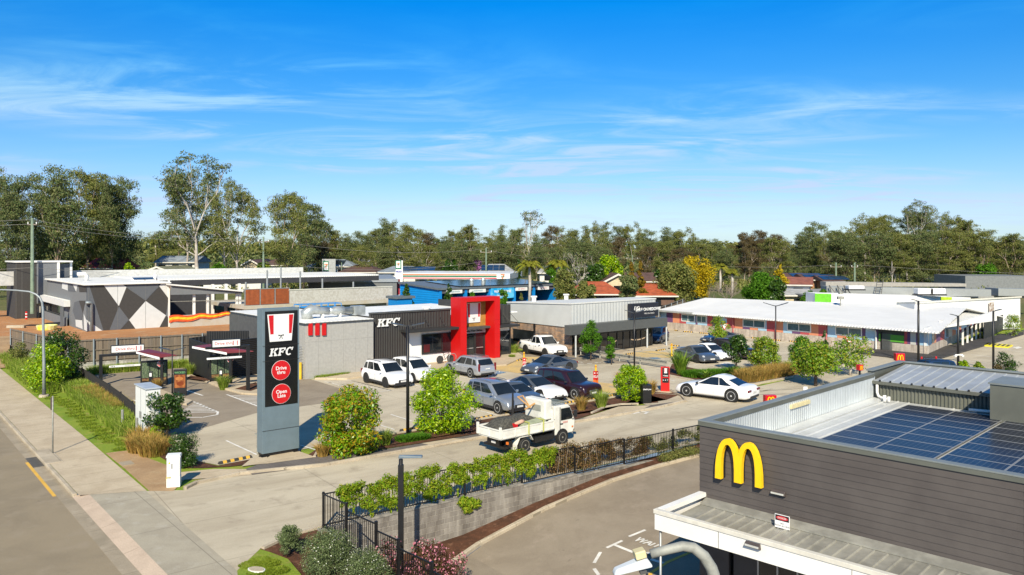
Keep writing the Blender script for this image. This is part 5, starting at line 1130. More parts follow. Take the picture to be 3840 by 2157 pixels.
# carport wing right of diamond wall
W1=Fr(G(640,1228,.9),40); cw=thing('carport_wing','open parking wing with low concrete wall and white roof right of the diamond wall','building',W1.P,40)
wl=W1.x(908); 
MB().box(0,wl,0,.25,-1,W1.z(0,0,1185)).obj('low_wall',mat('raw_concrete',(.44,.42,.37),.85,var=.15,vs=.8,col2=(.42,.36,.27)),cw)
wz0=W1.z(0,0,1106); wz1=W1.z(0,0,1070)
MB().hexa([(0,-.1,wz0),(wl,-.1,wz0-.1),(wl,.1,wz0-.1),(0,.1,wz0)],[(0,-.1,wz1),(wl,-.1,wz1-1.0),(wl,.1,wz1-1.0),(0,.1,wz1)]).obj('grey_fascia',M_lg,cw)
MB().hexa([(-.1,-.4,wz1),(wl,-.4,wz1-1.0),(wl,3,wz1-1.0),(-.1,3,wz1)],[(-.1,-.4,wz1+.15),(wl,-.4,wz1-.85),(wl,3,wz1-.85),(-.1,3,wz1+.15)]).obj('white_edge',M_wht,cw)
mb=MB()
for t_ in (.33,.52,.94,.985): mb.box(wl*t_-.13,wl*t_+.13,.3,.55,-.5,wz0)
mb.obj('column',M_wht,cw)
mb=MB(); mb.tube([(0,.15,W1.z(0,0,1132)),(wl,.15,W1.z(0,0,1132)-.1)],.04,6).tube([(wl*.53,.15,0),(wl*.53,.15,W1.z(0,0,1132))],.04,6); mb.obj('handrail',M_galv,cw)
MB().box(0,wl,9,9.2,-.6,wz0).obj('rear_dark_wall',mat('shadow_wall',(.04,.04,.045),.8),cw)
MB().box(.1,wl,.3,9,-.75,-.7).obj('slab_floor',M_dark,cw)
MB().box(-.3,wl+24,9.3,26,wz0+1.3,wz0+1.5).obj('long_roof',M_wroof,cw)
lr=W1
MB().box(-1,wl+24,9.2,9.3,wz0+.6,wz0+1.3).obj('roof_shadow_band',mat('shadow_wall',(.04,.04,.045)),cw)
MB().box(-22,wl+20,26.1,26.4,wz0+.5,wz0+2.3).obj('rear_parapet',mat('pale_parapet',(.55,.55,.52),.6),cw)
mb=MB(); 
for px in (795,845,895): x=W1.x(px,9); mb.box(x-.15,x+.15,8.6,8.95,0,wz0+.7)
mb.obj('white_column',M_wht,cw)
# safety tape
t=thing('safety_mesh','red and yellow safety mesh strung along the open parking wing','safety mesh',W1.P,40)
M_tape=mat('mesh_orange',(.75,.10,.02),.6,var=.1); M_tapey=mat('mesh_yellow',(.85,.55,.02),.6,var=.1)
for m_,o1,o2 in ((M_tape,0,.28),(M_tapey,.28,.60),(M_tape,.60,.85)):
    v=[];n=16
    for k in range(n+1):
        x=wl*k/n*.97-.2; zc_=.5+.55*(k/n)+.10*math.sin(k*1.1); hgt=.95-.55*(k/n)
        v+= [(x,-.12+.05*math.sin(k*2),zc_+o1*hgt),(x,-.12+.05*math.sin(k*2+1),zc_+o2*hgt)]
    MB().add(v,[(2*k,2*k+2,2*k+3,2*k+1) for k in range(n)]).obj('mesh_band',m_,t,fix=False)
# ================= CONCRETE UPPER DECK BUILDING
U=Fr(G(918,1230,.6),40); ud=thing('deck_building','two-storey bare concrete building with rust-orange balustrade and long pale parapet','building',U.P,40)
ul=U.x(1485,-1); ua=U.x(1085,-.0); zt=U.z(0,0,1090)
fz=lambda px,py,y=0: U.face(px,py,y)
sz=U.z(0,0,1148)
x_a=U.x(1085,0)
zt=U.z(x_a,0,1089); 
MB().box(x_a,ul,-.1,.15,sz+.05,zt).obj('concrete_parapet',mat('pale_parapet_concrete',(.40,.37,.33),.85,var=.2,vs=5,col2=(.5,.48,.45)),ud)
MB().box(-.1,ul+.1,-.2,11,sz-.4,sz+.04).obj('deck_slab',mat('raw_concrete',(.44,.42,.37)),ud)
MB().box(x_a-.1,ul,-.16,.2,zt,zt+.1).obj('parapet_capping',M_cream,ud)
M_rust=mat('rust_orange_slats',(.36,.085,.02),.6,var=.15,ribs=('x',.15,.02))
zb2=U.z(0,0,1085)
for i in range(2):
    a=x_a*(i)/3+.05; MB().box(a+x_a*.0,a+x_a/3-.12,-.06,-.01,sz+.1,zb2-.05).obj('orange_panel',M_rust,ud)
m=MB()
for k in range(28): x=x_a*2/3+.05+k*(x_a/3-.1)/28; m.box(x,x+.05,-.05,-.02,sz+.1,zb2-.05)
m.obj('orange_balusters',M_rust,ud)
MB().box(x_a*2/3,x_a,1.5,1.55,sz+.1,zb2-.3).obj('orange_panel',M_rust,ud)
m=MB(); m.box(-.1,x_a,-.08,.0,zb2-.05,zb2+.03)
for k in range(4): m.box(x_a*k/3-.05,x_a*k/3+.05,-.09,.01,sz+.05,zb2-.052)
m.obj('frame',mat('galv_post',(.4,.4,.4)),ud)
MB().box(.3,x_a*1.6,.4,.6,-.6,sz-.4).box(x_a*1.6+.01,ul-.3,.9,1.1,-.6,sz-.4).obj('lower_wall',mat('lower_concrete',(.30,.28,.25),.85,var=.1),ud)
for px in (1343,1427):
    x=U.x(px,.9); MB().box(x-1.1,x+1.2,.84,.89,sz-2.6,sz-.9).obj('louvre_window',mat('dark_louvre',(.05,.05,.055),.5,ribs=('z',.15,.02)),ud)
for px,pt in ((922,1058),(1002,1014),(1053,1001),(1126,1018),(1209,1045),(1325,1057)):
    x=U.x(px,.8 if px<1000 else 3); yv=.8 if px<1000 else 3; MB().tube([(x,yv,sz),(x,yv,U.z(x,yv,pt))],.11,7).obj('column_tube',mat('galv_post',(.4,.4,.4)),ud)
# blue scissor lift platform
SLf=Fr(G(1125,1300,.1),40); s_=thing('lift_platform','bright blue railed work platform raised behind the white restaurant roof','work platform',(0,0,0),40)
Pq=PXY(1124,1190,72); s_.location=(Pq[0],Pq[1],0); m=MB(); zt_=Pq[2]; Lp=4.2; M_blu=mat('lift_blue',(.01,.22,.55),.4,var=.05)
m.box(0,Lp,0,1.2,zt_-.12,zt_+.08)
for zz in (.35,.75,1.12):
    for y_ in (0,1.2): m.tube([(0,y_,zt_+zz),(Lp,y_,zt_+zz+.15*0)],.035,5)
    for x in (0,Lp): m.tube([(x,0,zt_+zz),(x,1.2,zt_+zz)],.035,5)
for k in range(7):
    for y_ in (0,1.2): m.tube([(k*Lp/6,y_,zt_),(k*Lp/6,y_,zt_+1.12)],.035,5)
m.obj('platform_rails',M_blu,s_); MB().box(.1,.75,-.05,.05,zt_+.25,zt_+1.0).obj('control_box',M_blu,s_)
m=MB()
for k in range(4):
    a=k*(zt_-.3)/4; m.tube([(.4,.2,.2+a),(3.6,.2,.2+a+(zt_-.3)/4)],.05,5).tube([(3.6,.3,.2+a),(.4,.3,.2+a+(zt_-.3)/4)],.05,5)
m.box(.2,Lp-.2,.0,1.1,0,.35); m.obj('scissor_stack',M_blu,s_)
# ================= CLINIC BUILDING (centre right)
S=Fr(G(2144,1308,-.2),40); cl_=thing('clinic_building','pale grey metal-clad clinic with brick base, dark fascia and black glass front','building',S.P,40)
# front-left edge at px 2144 (wall corner), right end px 2448; left brick face runs to px 1930
sF=Fr(G(2160,1325),40); 
S=Fr(G(2138,1335,-.0),40); cl_.location=S.P
sl=S.x(2449,0); zt=S.z(0,0,1141); ztb=S.z(sl,0,1118)
Lf=S.y(1900,0)
yb=S.y(1905,0)
zg=S.z(0,0,1228)
mbk=block_mat('mixed_brick',(.20,.16,.13),(.50,.30,.17),(.42,.38,.33),.48,.16)
MB().box(-.02,.25,.0,yb,-.3,zg).obj('brick_wall',mbk,cl_)
M_pw=mat('pale_cladding',(.53,.54,.52),.6,.1,var=.05,vs=.7,ribs=('y',.4,.012)); M_pw2=mat('pale_cladding_front',(.53,.54,.52),.6,.1,var=.05,vs=.7,ribs=('x',.4,.012))
zL=S.z(0,yb,1136)
MB().hexa([(-.12,-.3,zg),(sl,-.3,zg),(sl,2,zg),(-.12,yb,zg)],[(-.12,-.3,zt),(sl,-.3,zt),(sl,2,zt),(-.12,yb,zL)]).obj('upper_wall',M_pw2,cl_)
MB().hexa([(-.2,-.36,zt),(sl+.05,-.36,zt),(sl+.05,2.1,zt),(-.2,yb,zL)],[(-.2,-.36,zt+.12),(sl+.05,-.36,zt+.12),(sl+.05,2.1,zt+.12),(-.2,yb,zL+.12)]).obj('roof',mat('clinic_roof_white',(.62,.62,.59),.6,var=.05),cl_)
aw0=S.z(0,-1,1268+12); aw1=S.z(0,-1,1222)
ax=S.x(2140,-1.1); ax1=S.x(2503,-1.1); zA1=S.z(ax,-1.1,1222); zA0=S.z(ax,-1.1,1250); 
zA0=S.z(ax1,-1.1,1215) if False else zA1-.85
MB().box(ax,ax1,-1.1,-.305,zA0,zA1).obj('dark_fascia',mat('fascia_grey',(.085,.09,.088),.5,var=.05),cl_,bevel=.01)
MB().box(.3,sl-.1,-.02,.1,-.1,zA0).obj('shop_glass',mat('clinic_glass',(.012,.012,.014),.08,var=.3,vs=.8,spec=.7),cl_)
m=MB()
for px in (2160,2195,2225,2253,2282,2315,2338,2364,2386,2404,2431,2444): x=S.x(px,-.05); m.box(x-.05,x+.05,-.09,-.025,-.1,zA0)
m.box(.3,sl,-.09,-.025,zA0-.3,zA0-.18).box(.3,sl,-.09,-.025,-.1,.1); m.obj('glazing_bars',M_blk,cl_)
v=[];n=24
for px0,px1 in ((2290,2318),(2364,2438)):
    m=MB(); 
    for k in range(12):
        t0=k/12;t1=(k+1)/12; fx=lambda t:S.x(px0+(px1-px0)*t,-.03); fz_=lambda t: .75+ .9*(t-.35)**2*1.1
        m.prism([(fx(t0),fz_(t0)),(fx(t1),fz_(t1)),(fx(t1),fz_(t1)+.10),(fx(t0),fz_(t0)+.10)],-.04,-.027)
    m.obj('smile_stripe',mat('cream_stripe',(.5,.38,.26),.5),cl_)
for px,tx_ in ((2328,'Book\nonline'),(2422,'Creating\nbeautiful\nsmiles')): text(tx_,.2,M_sw,cl_,(S.x(px,-.05),-.032,1.9),ext=.001)
for px in (2159,2427,2499): MB().tube([(S.x(px,-.95),-.95,-.1),(S.x(px,-.95),-.95,zA0)],.08,8).obj('front_post',mat('pale_post',(.5,.52,.52),.5),cl_)
bx0,bx1=S.x(2364,-.8),S.x(2465,-.8); zs1=S.z(bx0,-.8,1140); zs0=S.z(bx0,-.8,1192)
MB().box(bx0,bx1,-.95,-.45,zs0,zs1).obj('sign_box',mat('sign_navy',(.012,.014,.024),.35),cl_,bevel=.02)
text('SMILE ON MEDOWIE',.40,M_sw,cl_,((bx0+bx1)/2+.45,-.96,(zs0+zs1)/2+.05),ext=.004,bold=.014,sx=1.0); text('SMILE ON CLINICS',.18,M_sw,cl_,((bx0+bx1)/2+.6,-.957,(zs0+zs1)/2-.35),ext=.002)
m=MB(); xx=bx0+.75; zc_=(zs0+zs1)/2+.1; m.tube([(xx-.35,-.97,zc_-.05),(xx-.3,-.97,zc_+.28),(xx-.1,-.97,zc_+.25),(xx,-.97,zc_+.12),(xx+.1,-.97,zc_+.25),(xx+.3,-.97,zc_+.28),(xx+.35,-.97,zc_-.05)],.035,6); m.obj('tooth_logo',M_sw,cl_)
MB().box(-.09,-.03,yb*.55,yb*.9,S.z(0,yb*.6,1285),S.z(0,yb*.6,1240)).box(-.16,-.03,yb*.53,yb*.55,0.8,2.6).obj('side_window',M_glass,cl_)
for i,(px,yy,lab) in enumerate([(2002,yb*.7,'left square white vent on the clinic roof'),(2123,yb*.75,'right square white vent on the clinic roof')]):
    x=S.x(px,yy); v_=thing('roof_vent',lab,'roof vent',S.W(x,yy,zt+.12)); MB().box(-.2,.2,-.2,.2,-.4,.18).obj('shaft',M_pvc,v_); MB().box(-.3,.3,-.3,.3,.18,.32).obj('cap',M_pvc,v_,bevel=.04)
slab('clinic_path',[G(2280,1322),G(2499,1292),G(2530,1294),G(2462,1305),G(2380,1318),G(2310,1330)],M_foot,.1)
# ================= MEDICAL CENTRE with coloured panels
E1=G(3478,1333); E0=G(2470,1231)
ea=math.degrees(math.atan2((E1-E0).y,(E1-E0).x)); Q=Fr(E0,ea); EL=(E1-E0).length
mc=thing('medical_centre','long low medical centre with patchwork coloured wall panels and a white metal roof','building',E0,ea)
M_pb=block_mat('pale_pink_brick',(.52,.45,.38),(.58,.51,.43),(.48,.43,.37),.5,.15)
zB=.85; zW=2.2
MB().box(0,EL,0,.3,-.2,zB).obj('brick_base',M_pb,mc); MB().box(0,EL,.05,.35,zB+.002,zW+.1).obj('wall',M_lt,mc)
C_={'b':(.34,.52,.66),'p':(.13,.06,.15),'o':(.62,.24,.13),'r':(.42,.07,.08),'w':(.55,.55,.5),'d':(.04,.05,.04),'g':(.10,.36,.03)}
MC_={k:mat('panel_'+{'b':'sky_blue','p':'plum','o':'peach','r':'rose_red','w':'cream','d':'leaf_photo','g':'grass_photo'}[k],c,.6,var=.04) for k,c in C_.items()}
seq=[(2466,'r'),(2474,'b'),(2499,'p'),(2523,'o'),(2548,'r'),(2573,'b'),(2608,'p'),(2616,'b'),(2652,'r'),(2671,'p'),(2698,'b'),(2726,'r'),(2755,'o'),(2785,'p'),(2812,'o'),(2843,'b'),(2875,'r'),(2905,'o'),(2937,'b'),(2970,'p'),(3001,'r'),(3034,'o'),(3069,'r'),(3103,'b'),(3139,'o'),(3173,'b'),(3232,'p'),(3246,'b'),(3284,'p'),(3293,'d'),(3391,'r'),(3402,'p'),(3414,'w'),(3435,'p'),(3447,'b'),(3478,'')]
for i in range(len(seq)-1):
    a=Q.x(seq[i][0]); b_=Q.x(seq[i+1][0]); MB().box(a,b_-.004,.0,.048,zB+.01,zW).obj('colour_panel',MC_[seq[i][1]],mc)
for a,b_,k_ in ((3296,3390,'g'),):
    MB().box(Q.x(a),Q.x(b_),-.012,-.001,zB+.1,zB+.75).obj('grass_picture',MC_['g'],mc)
for a,b_ in ((2556,2606),(2613,2650),(2786,2870),(2952,3042),(3133,3233)):
    x0,x1=Q.x(a),Q.x(b_); z0,z1=zB+.27,zB+1.13
    fr_=MB().box(x0,x1,-.05,-.003,z0,z1).obj('window_frame',M_wht,mc); MB().box(x0+.1,(x0+x1)/2-.04,-.06,-.051,z0+.1,z1-.1).box((x0+x1)/2+.04,x1-.1,-.06,-.051,z0+.1,z1-.1).obj('window_pane',mat('pale_glass',(.10,.17,.19),.12,var=.2),mc)
    ex=MB(); ex.box(x0,x1,-.02,-.002,zB+.01,z0-.05) 
for px in (2727,2884,3073,3258):
    x=Q.x(px,-.4); m=MB(); m.tube([(x,-.75,zW+.05),(x,-.72,zW-.2),(x+.5,-.2,zW-.25),(x+.55,-.1,zW-.5),(x+.55,-.1,0)],.07,7); m.obj('downpipe',M_pvc if px in(3258,) else mat('rose_pipe',(.45,.12,.12),.5),mc)
for px in (2543,2684,2776,2928,3118): x=Q.x(px); MB().lathe([(.01,-.06),(.13,-.04),(.13,0)],(x,-.0,zB+1.2),10,'y').obj('wall_lamp',mat('cream_plastic',(.7,.6,.35)),mc)
# roof: eave line and ridge line
re0=Q.g(2465,1163,zW+.2); re1=Q.g(3480,1232,zW+.2)
zr=zW+.12; e0x=Q.x(2463,-.8); e1x=EL+1.3; 
ridge_y=12.5
rzL=4.6
r0=Q.L(PXY(2644,1116.5,H*FPX/(1200-HY)))
# choose ridge height 4.6 and solve depth from the pixel
def onz(px,py,z): p=G(px,py,z); return Q.L(p)
zR=3.45; ra=onz(2644,1117,zR); rb=onz(3625,1153,zR)
wr_=mat('white_wave_roof',(.74,.73,.70),.6,.0,var=.04,vs=.4,ribs=('x',.30,.02))
MB().hexa([(e0x,-.5,zr-.12),(e1x,-.5,zr-.12),(rb[0],rb[1],zR-.12),(ra[0],ra[1],zR-.12)],[(e0x,-.5,zr),(e1x,-.5,zr),(rb[0],rb[1],zR),(ra[0],ra[1],zR)]).obj('roof',wr_,mc)
MB().hexa([(ra[0],ra[1]+.01,zR-.12),(rb[0],rb[1]+.01,zR-.12),(rb[0],rb[1]+10,zr-.5),(ra[0],ra[1]+10,zr-.5)],[(ra[0],ra[1]+.01,zR),(rb[0],rb[1]+.01,zR),(rb[0],rb[1]+10,zr-.4),(ra[0],ra[1]+10,zr-.4)]).obj('rear_roof',wr_,mc)
MB().prism([(.0,zW+.1),(rb[1]*.95,zW+.1),(rb[1]*.95,zR-.15),(0,zr-.15)],EL-.3,EL-.02,'x').obj('gable_wall',M_wwall,mc)
MB().box(e0x,e1x,-.63,-.502,zr-.22,zr-.02).obj('eave_gutter',mat('pale_gutter',(.42,.43,.41),.5,.2),mc)
MB().hexa([(Q.x(2595,-.9),-.95,zr-.2),(e1x,-.95,zr-.2),(e1x,-.64,zr-.13),(Q.x(2595,-.9),-.64,zr-.13)],[(Q.x(2595,-.9),-.95,zr-.1),(e1x,-.95,zr-.1),(e1x,-.64,zr-.01),(Q.x(2595,-.9),-.64,zr-.01)]).obj('eave_extension',mat('white_wave_roof',(.6,.6,.6)),mc)
# gable / right side wing, running away to the right
RW=Fr(E1,50.5); rwg=thing('medical_side_wing','side wing of the medical centre with white awning on thin posts, dark paving below','building',E1,50.5)
rl=RW.x(3745,0)
MB().box(0,rl,.02,.3,-.2,zB).obj('brick_base',M_pb,rwg); MB().box(0,rl,.06,.3,zB,zW+.3).obj('wall',M_lt,rwg)
sq=['b','o','p','r','b','w','o','b','r','p','b','o','r','p','b','r','w','o','p','r','b','o']
for i,k_ in enumerate(sq):
    a=rl*i/len(sq); MB().box(a,a+rl/len(sq)-.005,.01,.058,zB+.01,zW).obj('colour_panel',MC_[k_],rwg)
for t_ in (.045,.2,.33,.46,.6,.8,.9): MB().box(rl*t_,rl*t_+.9,-.03,.009,zB+.1,zW-.3).obj('window',mat('pale_glass',(.1,.2,.2)),rwg)
ap=RW.x(3600,-2.6); ap0=RW.x(3525,-.2); zaw=2.75
a0=RW.g(3598,1220,2.3); a1=RW.g(3770,1186,2.3)
MB().hexa([(a0[0]-2.2,.0,2.7),(a1[0],.0,2.7),(a1[0],a0[1],2.18),(a0[0],a0[1],2.18)],[(a0[0]-2.2,.0,2.82),(a1[0],.0,2.82),(a1[0],a0[1],2.3),(a0[0],a0[1],2.3)]).obj('awning_roof',mat('white_flat_roof',(.66,.65,.6),.5),rwg)
m=MB(); 
for k in range(16):
    x=a0[0]+(a1[0]-a0[0])*k/16; MB().box(x,x+(a1[0]-a0[0])/16-.004,a0[1]-.0,a0[1]+.06,1.85,2.17).obj('fascia_panel',MC_[sq[(k*3+1)%22]],rwg)
MB().box(a0[0]-.0,a0[0]+.06,a0[1]+.1,.0,1.85,2.3).obj('fascia_panel',MC_['b'],rwg)
m=MB()
for k in range(7):
    x=a0[0]+.3+(a1[0]-a0[0]-.5)*k/6; MB().box(x-.08,x+.08,a0[1]+.1,a0[1]+.26,0,2.1).obj('awning_post',M_wht,rwg)
MB().box(rl*.42,rl*.75,-1.9,-1.85,.1,1.9).obj('dark_gate',mat('gate_bars',(.04,.04,.04),.5,ribs=('x',.1,.02)),rwg)
# white roof box beyond the ridge
WB=Fr(G(3745,1290),50.5); 
wb_=thing('white_hall','large white-walled hall with a small picture panel behind the medical centre roof','building',(0,0,0),0)
wa=PXY(3340,1150,92); wc=PXY(3818,1117,84); wd=PXY(3840,1117,84)
v0=PXY(3430,1146,76); v1=PXY(3790,1178,64.5); v1=PXY(3826,1180,68)
pA=PXY(3430,1139,84.6); pB=PXY(3826,1116,95.5)
# side wall plane running right: top edge from (3405,1140) to (3826,1116)
lo0=PXY(3405,1195,78); 
MB().hexa([(pA[0],pA[1],1),(pB[0],pB[1],0),(pB[0]+.5,pB[1]+4,0),(pA[0],pA[1]+4,2.5)],[(pA[0],pA[1],pA[2]),(pB[0],pB[1],pB[2]),(pB[0]+.5,pB[1]+4,pB[2]-.4),(pA[0],pA[1]+4,pA[2]-.3)]).obj('wall',M_wwall,wb_)
e=(pB-pA).normalized(); 
MB().hexa([(*(pA+Vector((0,-.15,.0))),),(*(pB+Vector((.1,-.15,0))),),(*(pB+Vector((.5,4,-.4))),),(*(pA+Vector((0,4,-.3))),)],[(*(pA+Vector((0,-.15,.18))),),(*(pB+Vector((.1,-.15,.18))),),(*(pB+Vector((.5,4,-.22))),),(*(pA+Vector((0,4,-.12))),)]).obj('roof_edge',M_cream,wb_)
pp=PXY(3712,1158,92.2); MB().box(-.5,.5,-.05,.0,-.75,.75).obj('picture_panel',mat('bouquet_print',(.6,.58,.54),.5,var=.9,vs=2.6,col2=(.22,.12,.06)),wb_,loc=pp+Vector((0,-.30,0))).rotation_euler=(0,0,R_(30.5))
# slat screen + yellow kerb block
gs=thing('slat_screen','grey horizontal slat screen enclosing bins in front of the medical centre corner','screen',G(3306,1316),0)
M_sl=mat('screen_grey',(.085,.088,.082),.55,var=.05)
def slats(par,A,B_,h):
    A=A-par.location; B_=B_-par.location; d=(B_-A).normalized(); nn=Vector((d.y,-d.x,0))*.05; m=MB(); k=int(h/.11)
    for i in range(k):
        z=.06+i*.11; c=[A,B_,B_-nn,A-nn]; m.hexa([(q[0],q[1],z) for q in c],[(q[0],q[1],z+.085) for q in c])
    for q in (A,(A+B_)/2,B_): m.box(q[0]-.05,q[0]+.05,q[1]-.0,q[1]+.1,0,h+.02)
    m.obj('slat_panel',M_sl,par)
slats(gs,G(3306,1316),G(3438,1328),1.75); slats(gs,G(3438,1328),G(3476,1319),1.75)
slats(gs,G(3306,1316),G(3330,1306),2.0)
t=thing('yellow_island','black and yellow striped raised kerb block in the right-hand car park','kerb block',(0,0,0))
q=[G(3689,1299),G(3782,1306),G(3798,1298),G(3705,1290)]; MB().hexa([(p[0],p[1],0) for p in q],[(p[0],p[1],.12) for p in q]).obj('block',mat('warn_yellow',(.8,.68,.02)),t)
m=MB()
for k in range(5):
    t0=.12+k*.18; t1=t0+.10; a=lambda t,s:(q[0]+(q[1]-q[0])*t)*(1-s)+(q[3]+(q[2]-q[3])*t)*s
    c=[a(t0,.1),a(t1,.1),a(t1,.9),a(t0,.9)]; m.add([(p[0],p[1],.124) for p in c],[(0,1,2,3)])
m.obj('black_bars',M_rub,t,fix=False)
# ================= WASH BAY BUILDING (bright blue)
M_bl=mat('bright_blue_wall',(.0,.23,.62),.6,var=.05,vs=1,ribs=('z',.3,.01)); M_bl2=mat('bright_blue_plain',(.0,.20,.56),.6,var=.05)
WA=PXY(1652,1086,104); Bf=Fr((WA[0],WA[1],0),40)
wz_=thing('wash_bay_building','bright blue car wash building with open bays and a dark solar roof','building',Bf.P,40)
zf=WA[2]+.2; xl=Bf.x(2080,0); zE=H-(1066-HY)*Bf.W(xl,0)[1]/FPX
zf=Bf.z(0,0,1082); zE=Bf.z(xl,0,1063); zf=(zf+zE)/2
yb2=Bf.y(1507,0); zbk=Bf.z(0,yb2,1057)
xl=Bf.x(2080,0)
MB().hexa([(-.3,0,0),(0,0,0),(0,yb2,0),(-.3,yb2,0)],[(-.3,0,zf-.3),(0,0,zf-.3),(0,yb2,zbk-.3),(-.3,yb2,zbk-.3)]).obj('side_wall',M_bl,wz_)
MB().hexa([(-.6,-.35,zf-.25),(xl+.3,-.35,zf-.25),(xl+.3,yb2,zbk-.25),(-.6,yb2,zbk-.25)],[(-.6,-.35,zf),(xl+.3,-.35,zf),(xl+.3,yb2,zbk),(-.6,yb2,zbk)]).obj('roof',mat('grey_roof_edge',(.13,.15,.17),.5),wz_)
sl_n=(zbk-zf)/(yb2+.8)
def roofpt(x,y): return (x,y,zf+sl_n*(y+.8)+.08)
m=MB()
for j in range(7):
    for i in range(26):
        if (j>4 and i>19) or (i==12 and j<2): continue
        x0=3.0+i*1.55; y0=-.3+j*(yb2-1)/7
        if x0+1.5>xl: continue
        a=[roofpt(x0,y0),roofpt(x0+1.5,y0),roofpt(x0+1.5,y0+(yb2-1)/7-.08),roofpt(x0,y0+(yb2-1)/7-.08)]; m.hexa(a,[(p[0],p[1],p[2]+.05) for p in a])
m.obj('solar_array',mat('solar_dark',(.02,.035,.06),.1,var=.3,vs=.8,spec=.7),wz_)
MB().box(.0,xl,yb2-.5,yb2-.3,0,zf).obj('rear_wall',M_bl2,wz_); MB().box(0,xl,-.1,.15,zf-.75,zf-.26).obj('header_band',mat('header_grey',(.09,.09,.10),.6),wz_)
for px in (1652,1747,1837,1929,2002,2080): x=Bf.x(px,.1); MB().box(x-.35,x+.05,-.15,yb2-.6,0,zf-.3).obj('bay_wall',M_bl2,wz_)
x0,x1=Bf.x(1840,-.2),Bf.x(1926,-.2); MB().box(x0,x1,-.3,-.16,zf-1.75,zf-.3).obj('sign_board',mat('water_print',(.0,.28,.62),.4,var=.5,vs=1.2,col2=(.12,.5,.75)),wz_)
text('WASH ZONE',.52,M_sw,wz_,((x0+x1)/2,-.32,zf-.8),ext=.01,bold=.012); text('DOG WASH',.38,M_sw,wz_,((x0+x1)/2,-.32,zf-1.4),ext=.01,bold=.005)
for a,b_,tx_ in ((1674,1732,'LASERWASH'),(1760,1820,'LASERWASH'),(1933,1976,'SELF SERVE 3'),(2017,2057,'SELF SERVE 4')):
    x0,x1=Bf.x(a,-.2),Bf.x(b_,-.2); MB().box(x0,x1,-.3,-.16,zf-.78,zf-.32).obj('bay_sign',M_sw,wz_); text(tx_,.34 if b_-a>50 else .26,mat('teal_letters',(.02,.22,.28),.5) if a<1900 else M_lred,wz_,((x0+x1)/2,-.31,zf-.55),ext=.005,sx=.9)
for px,lab in ((1769,'left metal chimney vent on the solar roof of the blue building'),(1812,'right metal chimney vent on the solar roof of the blue building')):
    x=Bf.x(px,1.0); v_=thing('chimney_vent',lab,'roof vent',Bf.W(x,1.0,zf+.1)); MB().cyl(0,0,-.1,.7,.27,12).obj('shaft',M_duct,v_); MB().cyl(0,0,.72,.98,.36,14,.28).obj('cap',M_duct,v_)
t=thing('small_shed','low grey flat-roofed shed at the left end of the blue wall','shed',PXY(1490,1130,90)*1,40); t.location[2]=0; hs_=H-(1112-HY)*90/FPX
MB().box(0,2.0,0,2,0,hs_-.3).obj('wall',M_bl2,t); MB().box(-.2,2.3,-.2,2.2,hs_-.28,hs_).obj('roof',mat('grey_roof_edge',(.13,.15,.17)),t)
# grey flat commercial building behind the deck building
GB=PXY(1180,1075,118); gb=thing('grey_shop_building','mid-grey flat-roofed shop building between the deck building and the fuel canopy','building',(GB[0]-1,GB[1],0),12)
GF_=Fr((GB[0]-1,GB[1],0),12); gl_=GF_.x(1488,0); gh=GF_.z(0,0,1048)
MB().box(0,gl_,0,22,0,gh-.5).obj('wall',mat('shop_grey',(.15,.16,.165),.7,var=.06),gb); MB().box(-.2,gl_+.2,-.2,22,gh-.5,gh).obj('roof',mat('shop_roof',(.30,.33,.36),.5,.2,var=.06,vs=.3),gb)
# ================= FUEL STATION
M_grn=mat('sign_green',(.0,.17,.07),.4); M_orn=mat('sign_orange',(.75,.16,.02),.4)
def seven(par,x,z,s,y=-.02):
    MB().prism([(x-.36*s,z+.42*s),(x+.36*s,z+.42*s),(x+.36*s,z+.25*s),(x+.1*s,z-.05*s),(x+.05*s,z-.42*s),(x-.12*s,z-.42*s),(x-.08*s,z-.05*s),(x+.14*s,z+.24*s),(x-.36*s,z+.24*s)],y-.02,y).obj('numeral_seven',M_orn,par)
    MB().box(x-.34*s,x+.34*s,y-.03,y-.021,z-.12*s,z+.03*s).obj('name_strip',M_grn,par)
def fpylon(px0,px1,pt,pb,Y,lab,sgn=(0,1),a=12):
    P=PXY(px0,pt,Y); W_=(px1-px0)*Y/FPX; t=thing('fuel_pylon',lab,'pylon sign',(P[0],P[1],2.0),a); z1=P[2]-2; 
    return t,W_,z1,Y/FPX
t,W_,z1,u=fpylon(1208,1257,972,1034,150,'grey slab pylon with a green-framed orange 7 badge left of the brown roof')
MB().box(0,W_,0,2,0,z1).obj('slab',mat('slab_grey',(.38,.39,.38),.7),t); MB().box(.2,1.2+.0,-.1,-.001,z1-45*u,z1-8*u).obj('green_frame',M_grn,t); MB().box(.35,1.1,-.15,-.101,z1-41*u,z1-12*u).obj('white_panel',M_sw,t); seven(t,.72,z1-25*u,.9,-.16)
t,W_,z1,u=fpylon(1484,1510,977,1105,122,'tall fuel price pylon with green 7 badge above a white fuel brand panel',a=6)
MB().box(0,W_,0,.6,0,z1).obj('slab',M_sw,t); MB().box(-.02,W_*.8,-.08,-.001,z1-32*u,z1).obj('green_frame',M_grn,t); MB().box(.08,W_*.66,-.11,-.081,z1-28*u,z1-3*u).obj('white_panel',M_sw,t); seven(t,.38,z1-15*u,.62,-.12)
text('Mobil',.38,mat('fuel_blue',(.03,.05,.4),.4),t,(W_*.45,-.05,z1-42*u),ext=.01,bold=.008); MB().box(0,W_*.6,-.04,-.001,z1-128*u,z1-70*u).obj('price_panel',mat('price_dark',(.05,.01,.012),.4,var=.9,vs=1.2,col2=(.35,.01,.02)),t)
CPf=PXY(1480,1043,132); cn=thing('fuel_canopy','long white fuel canopy striped orange, green and red behind the blue building','canopy',(CPf[0],CPf[1],0),-8)
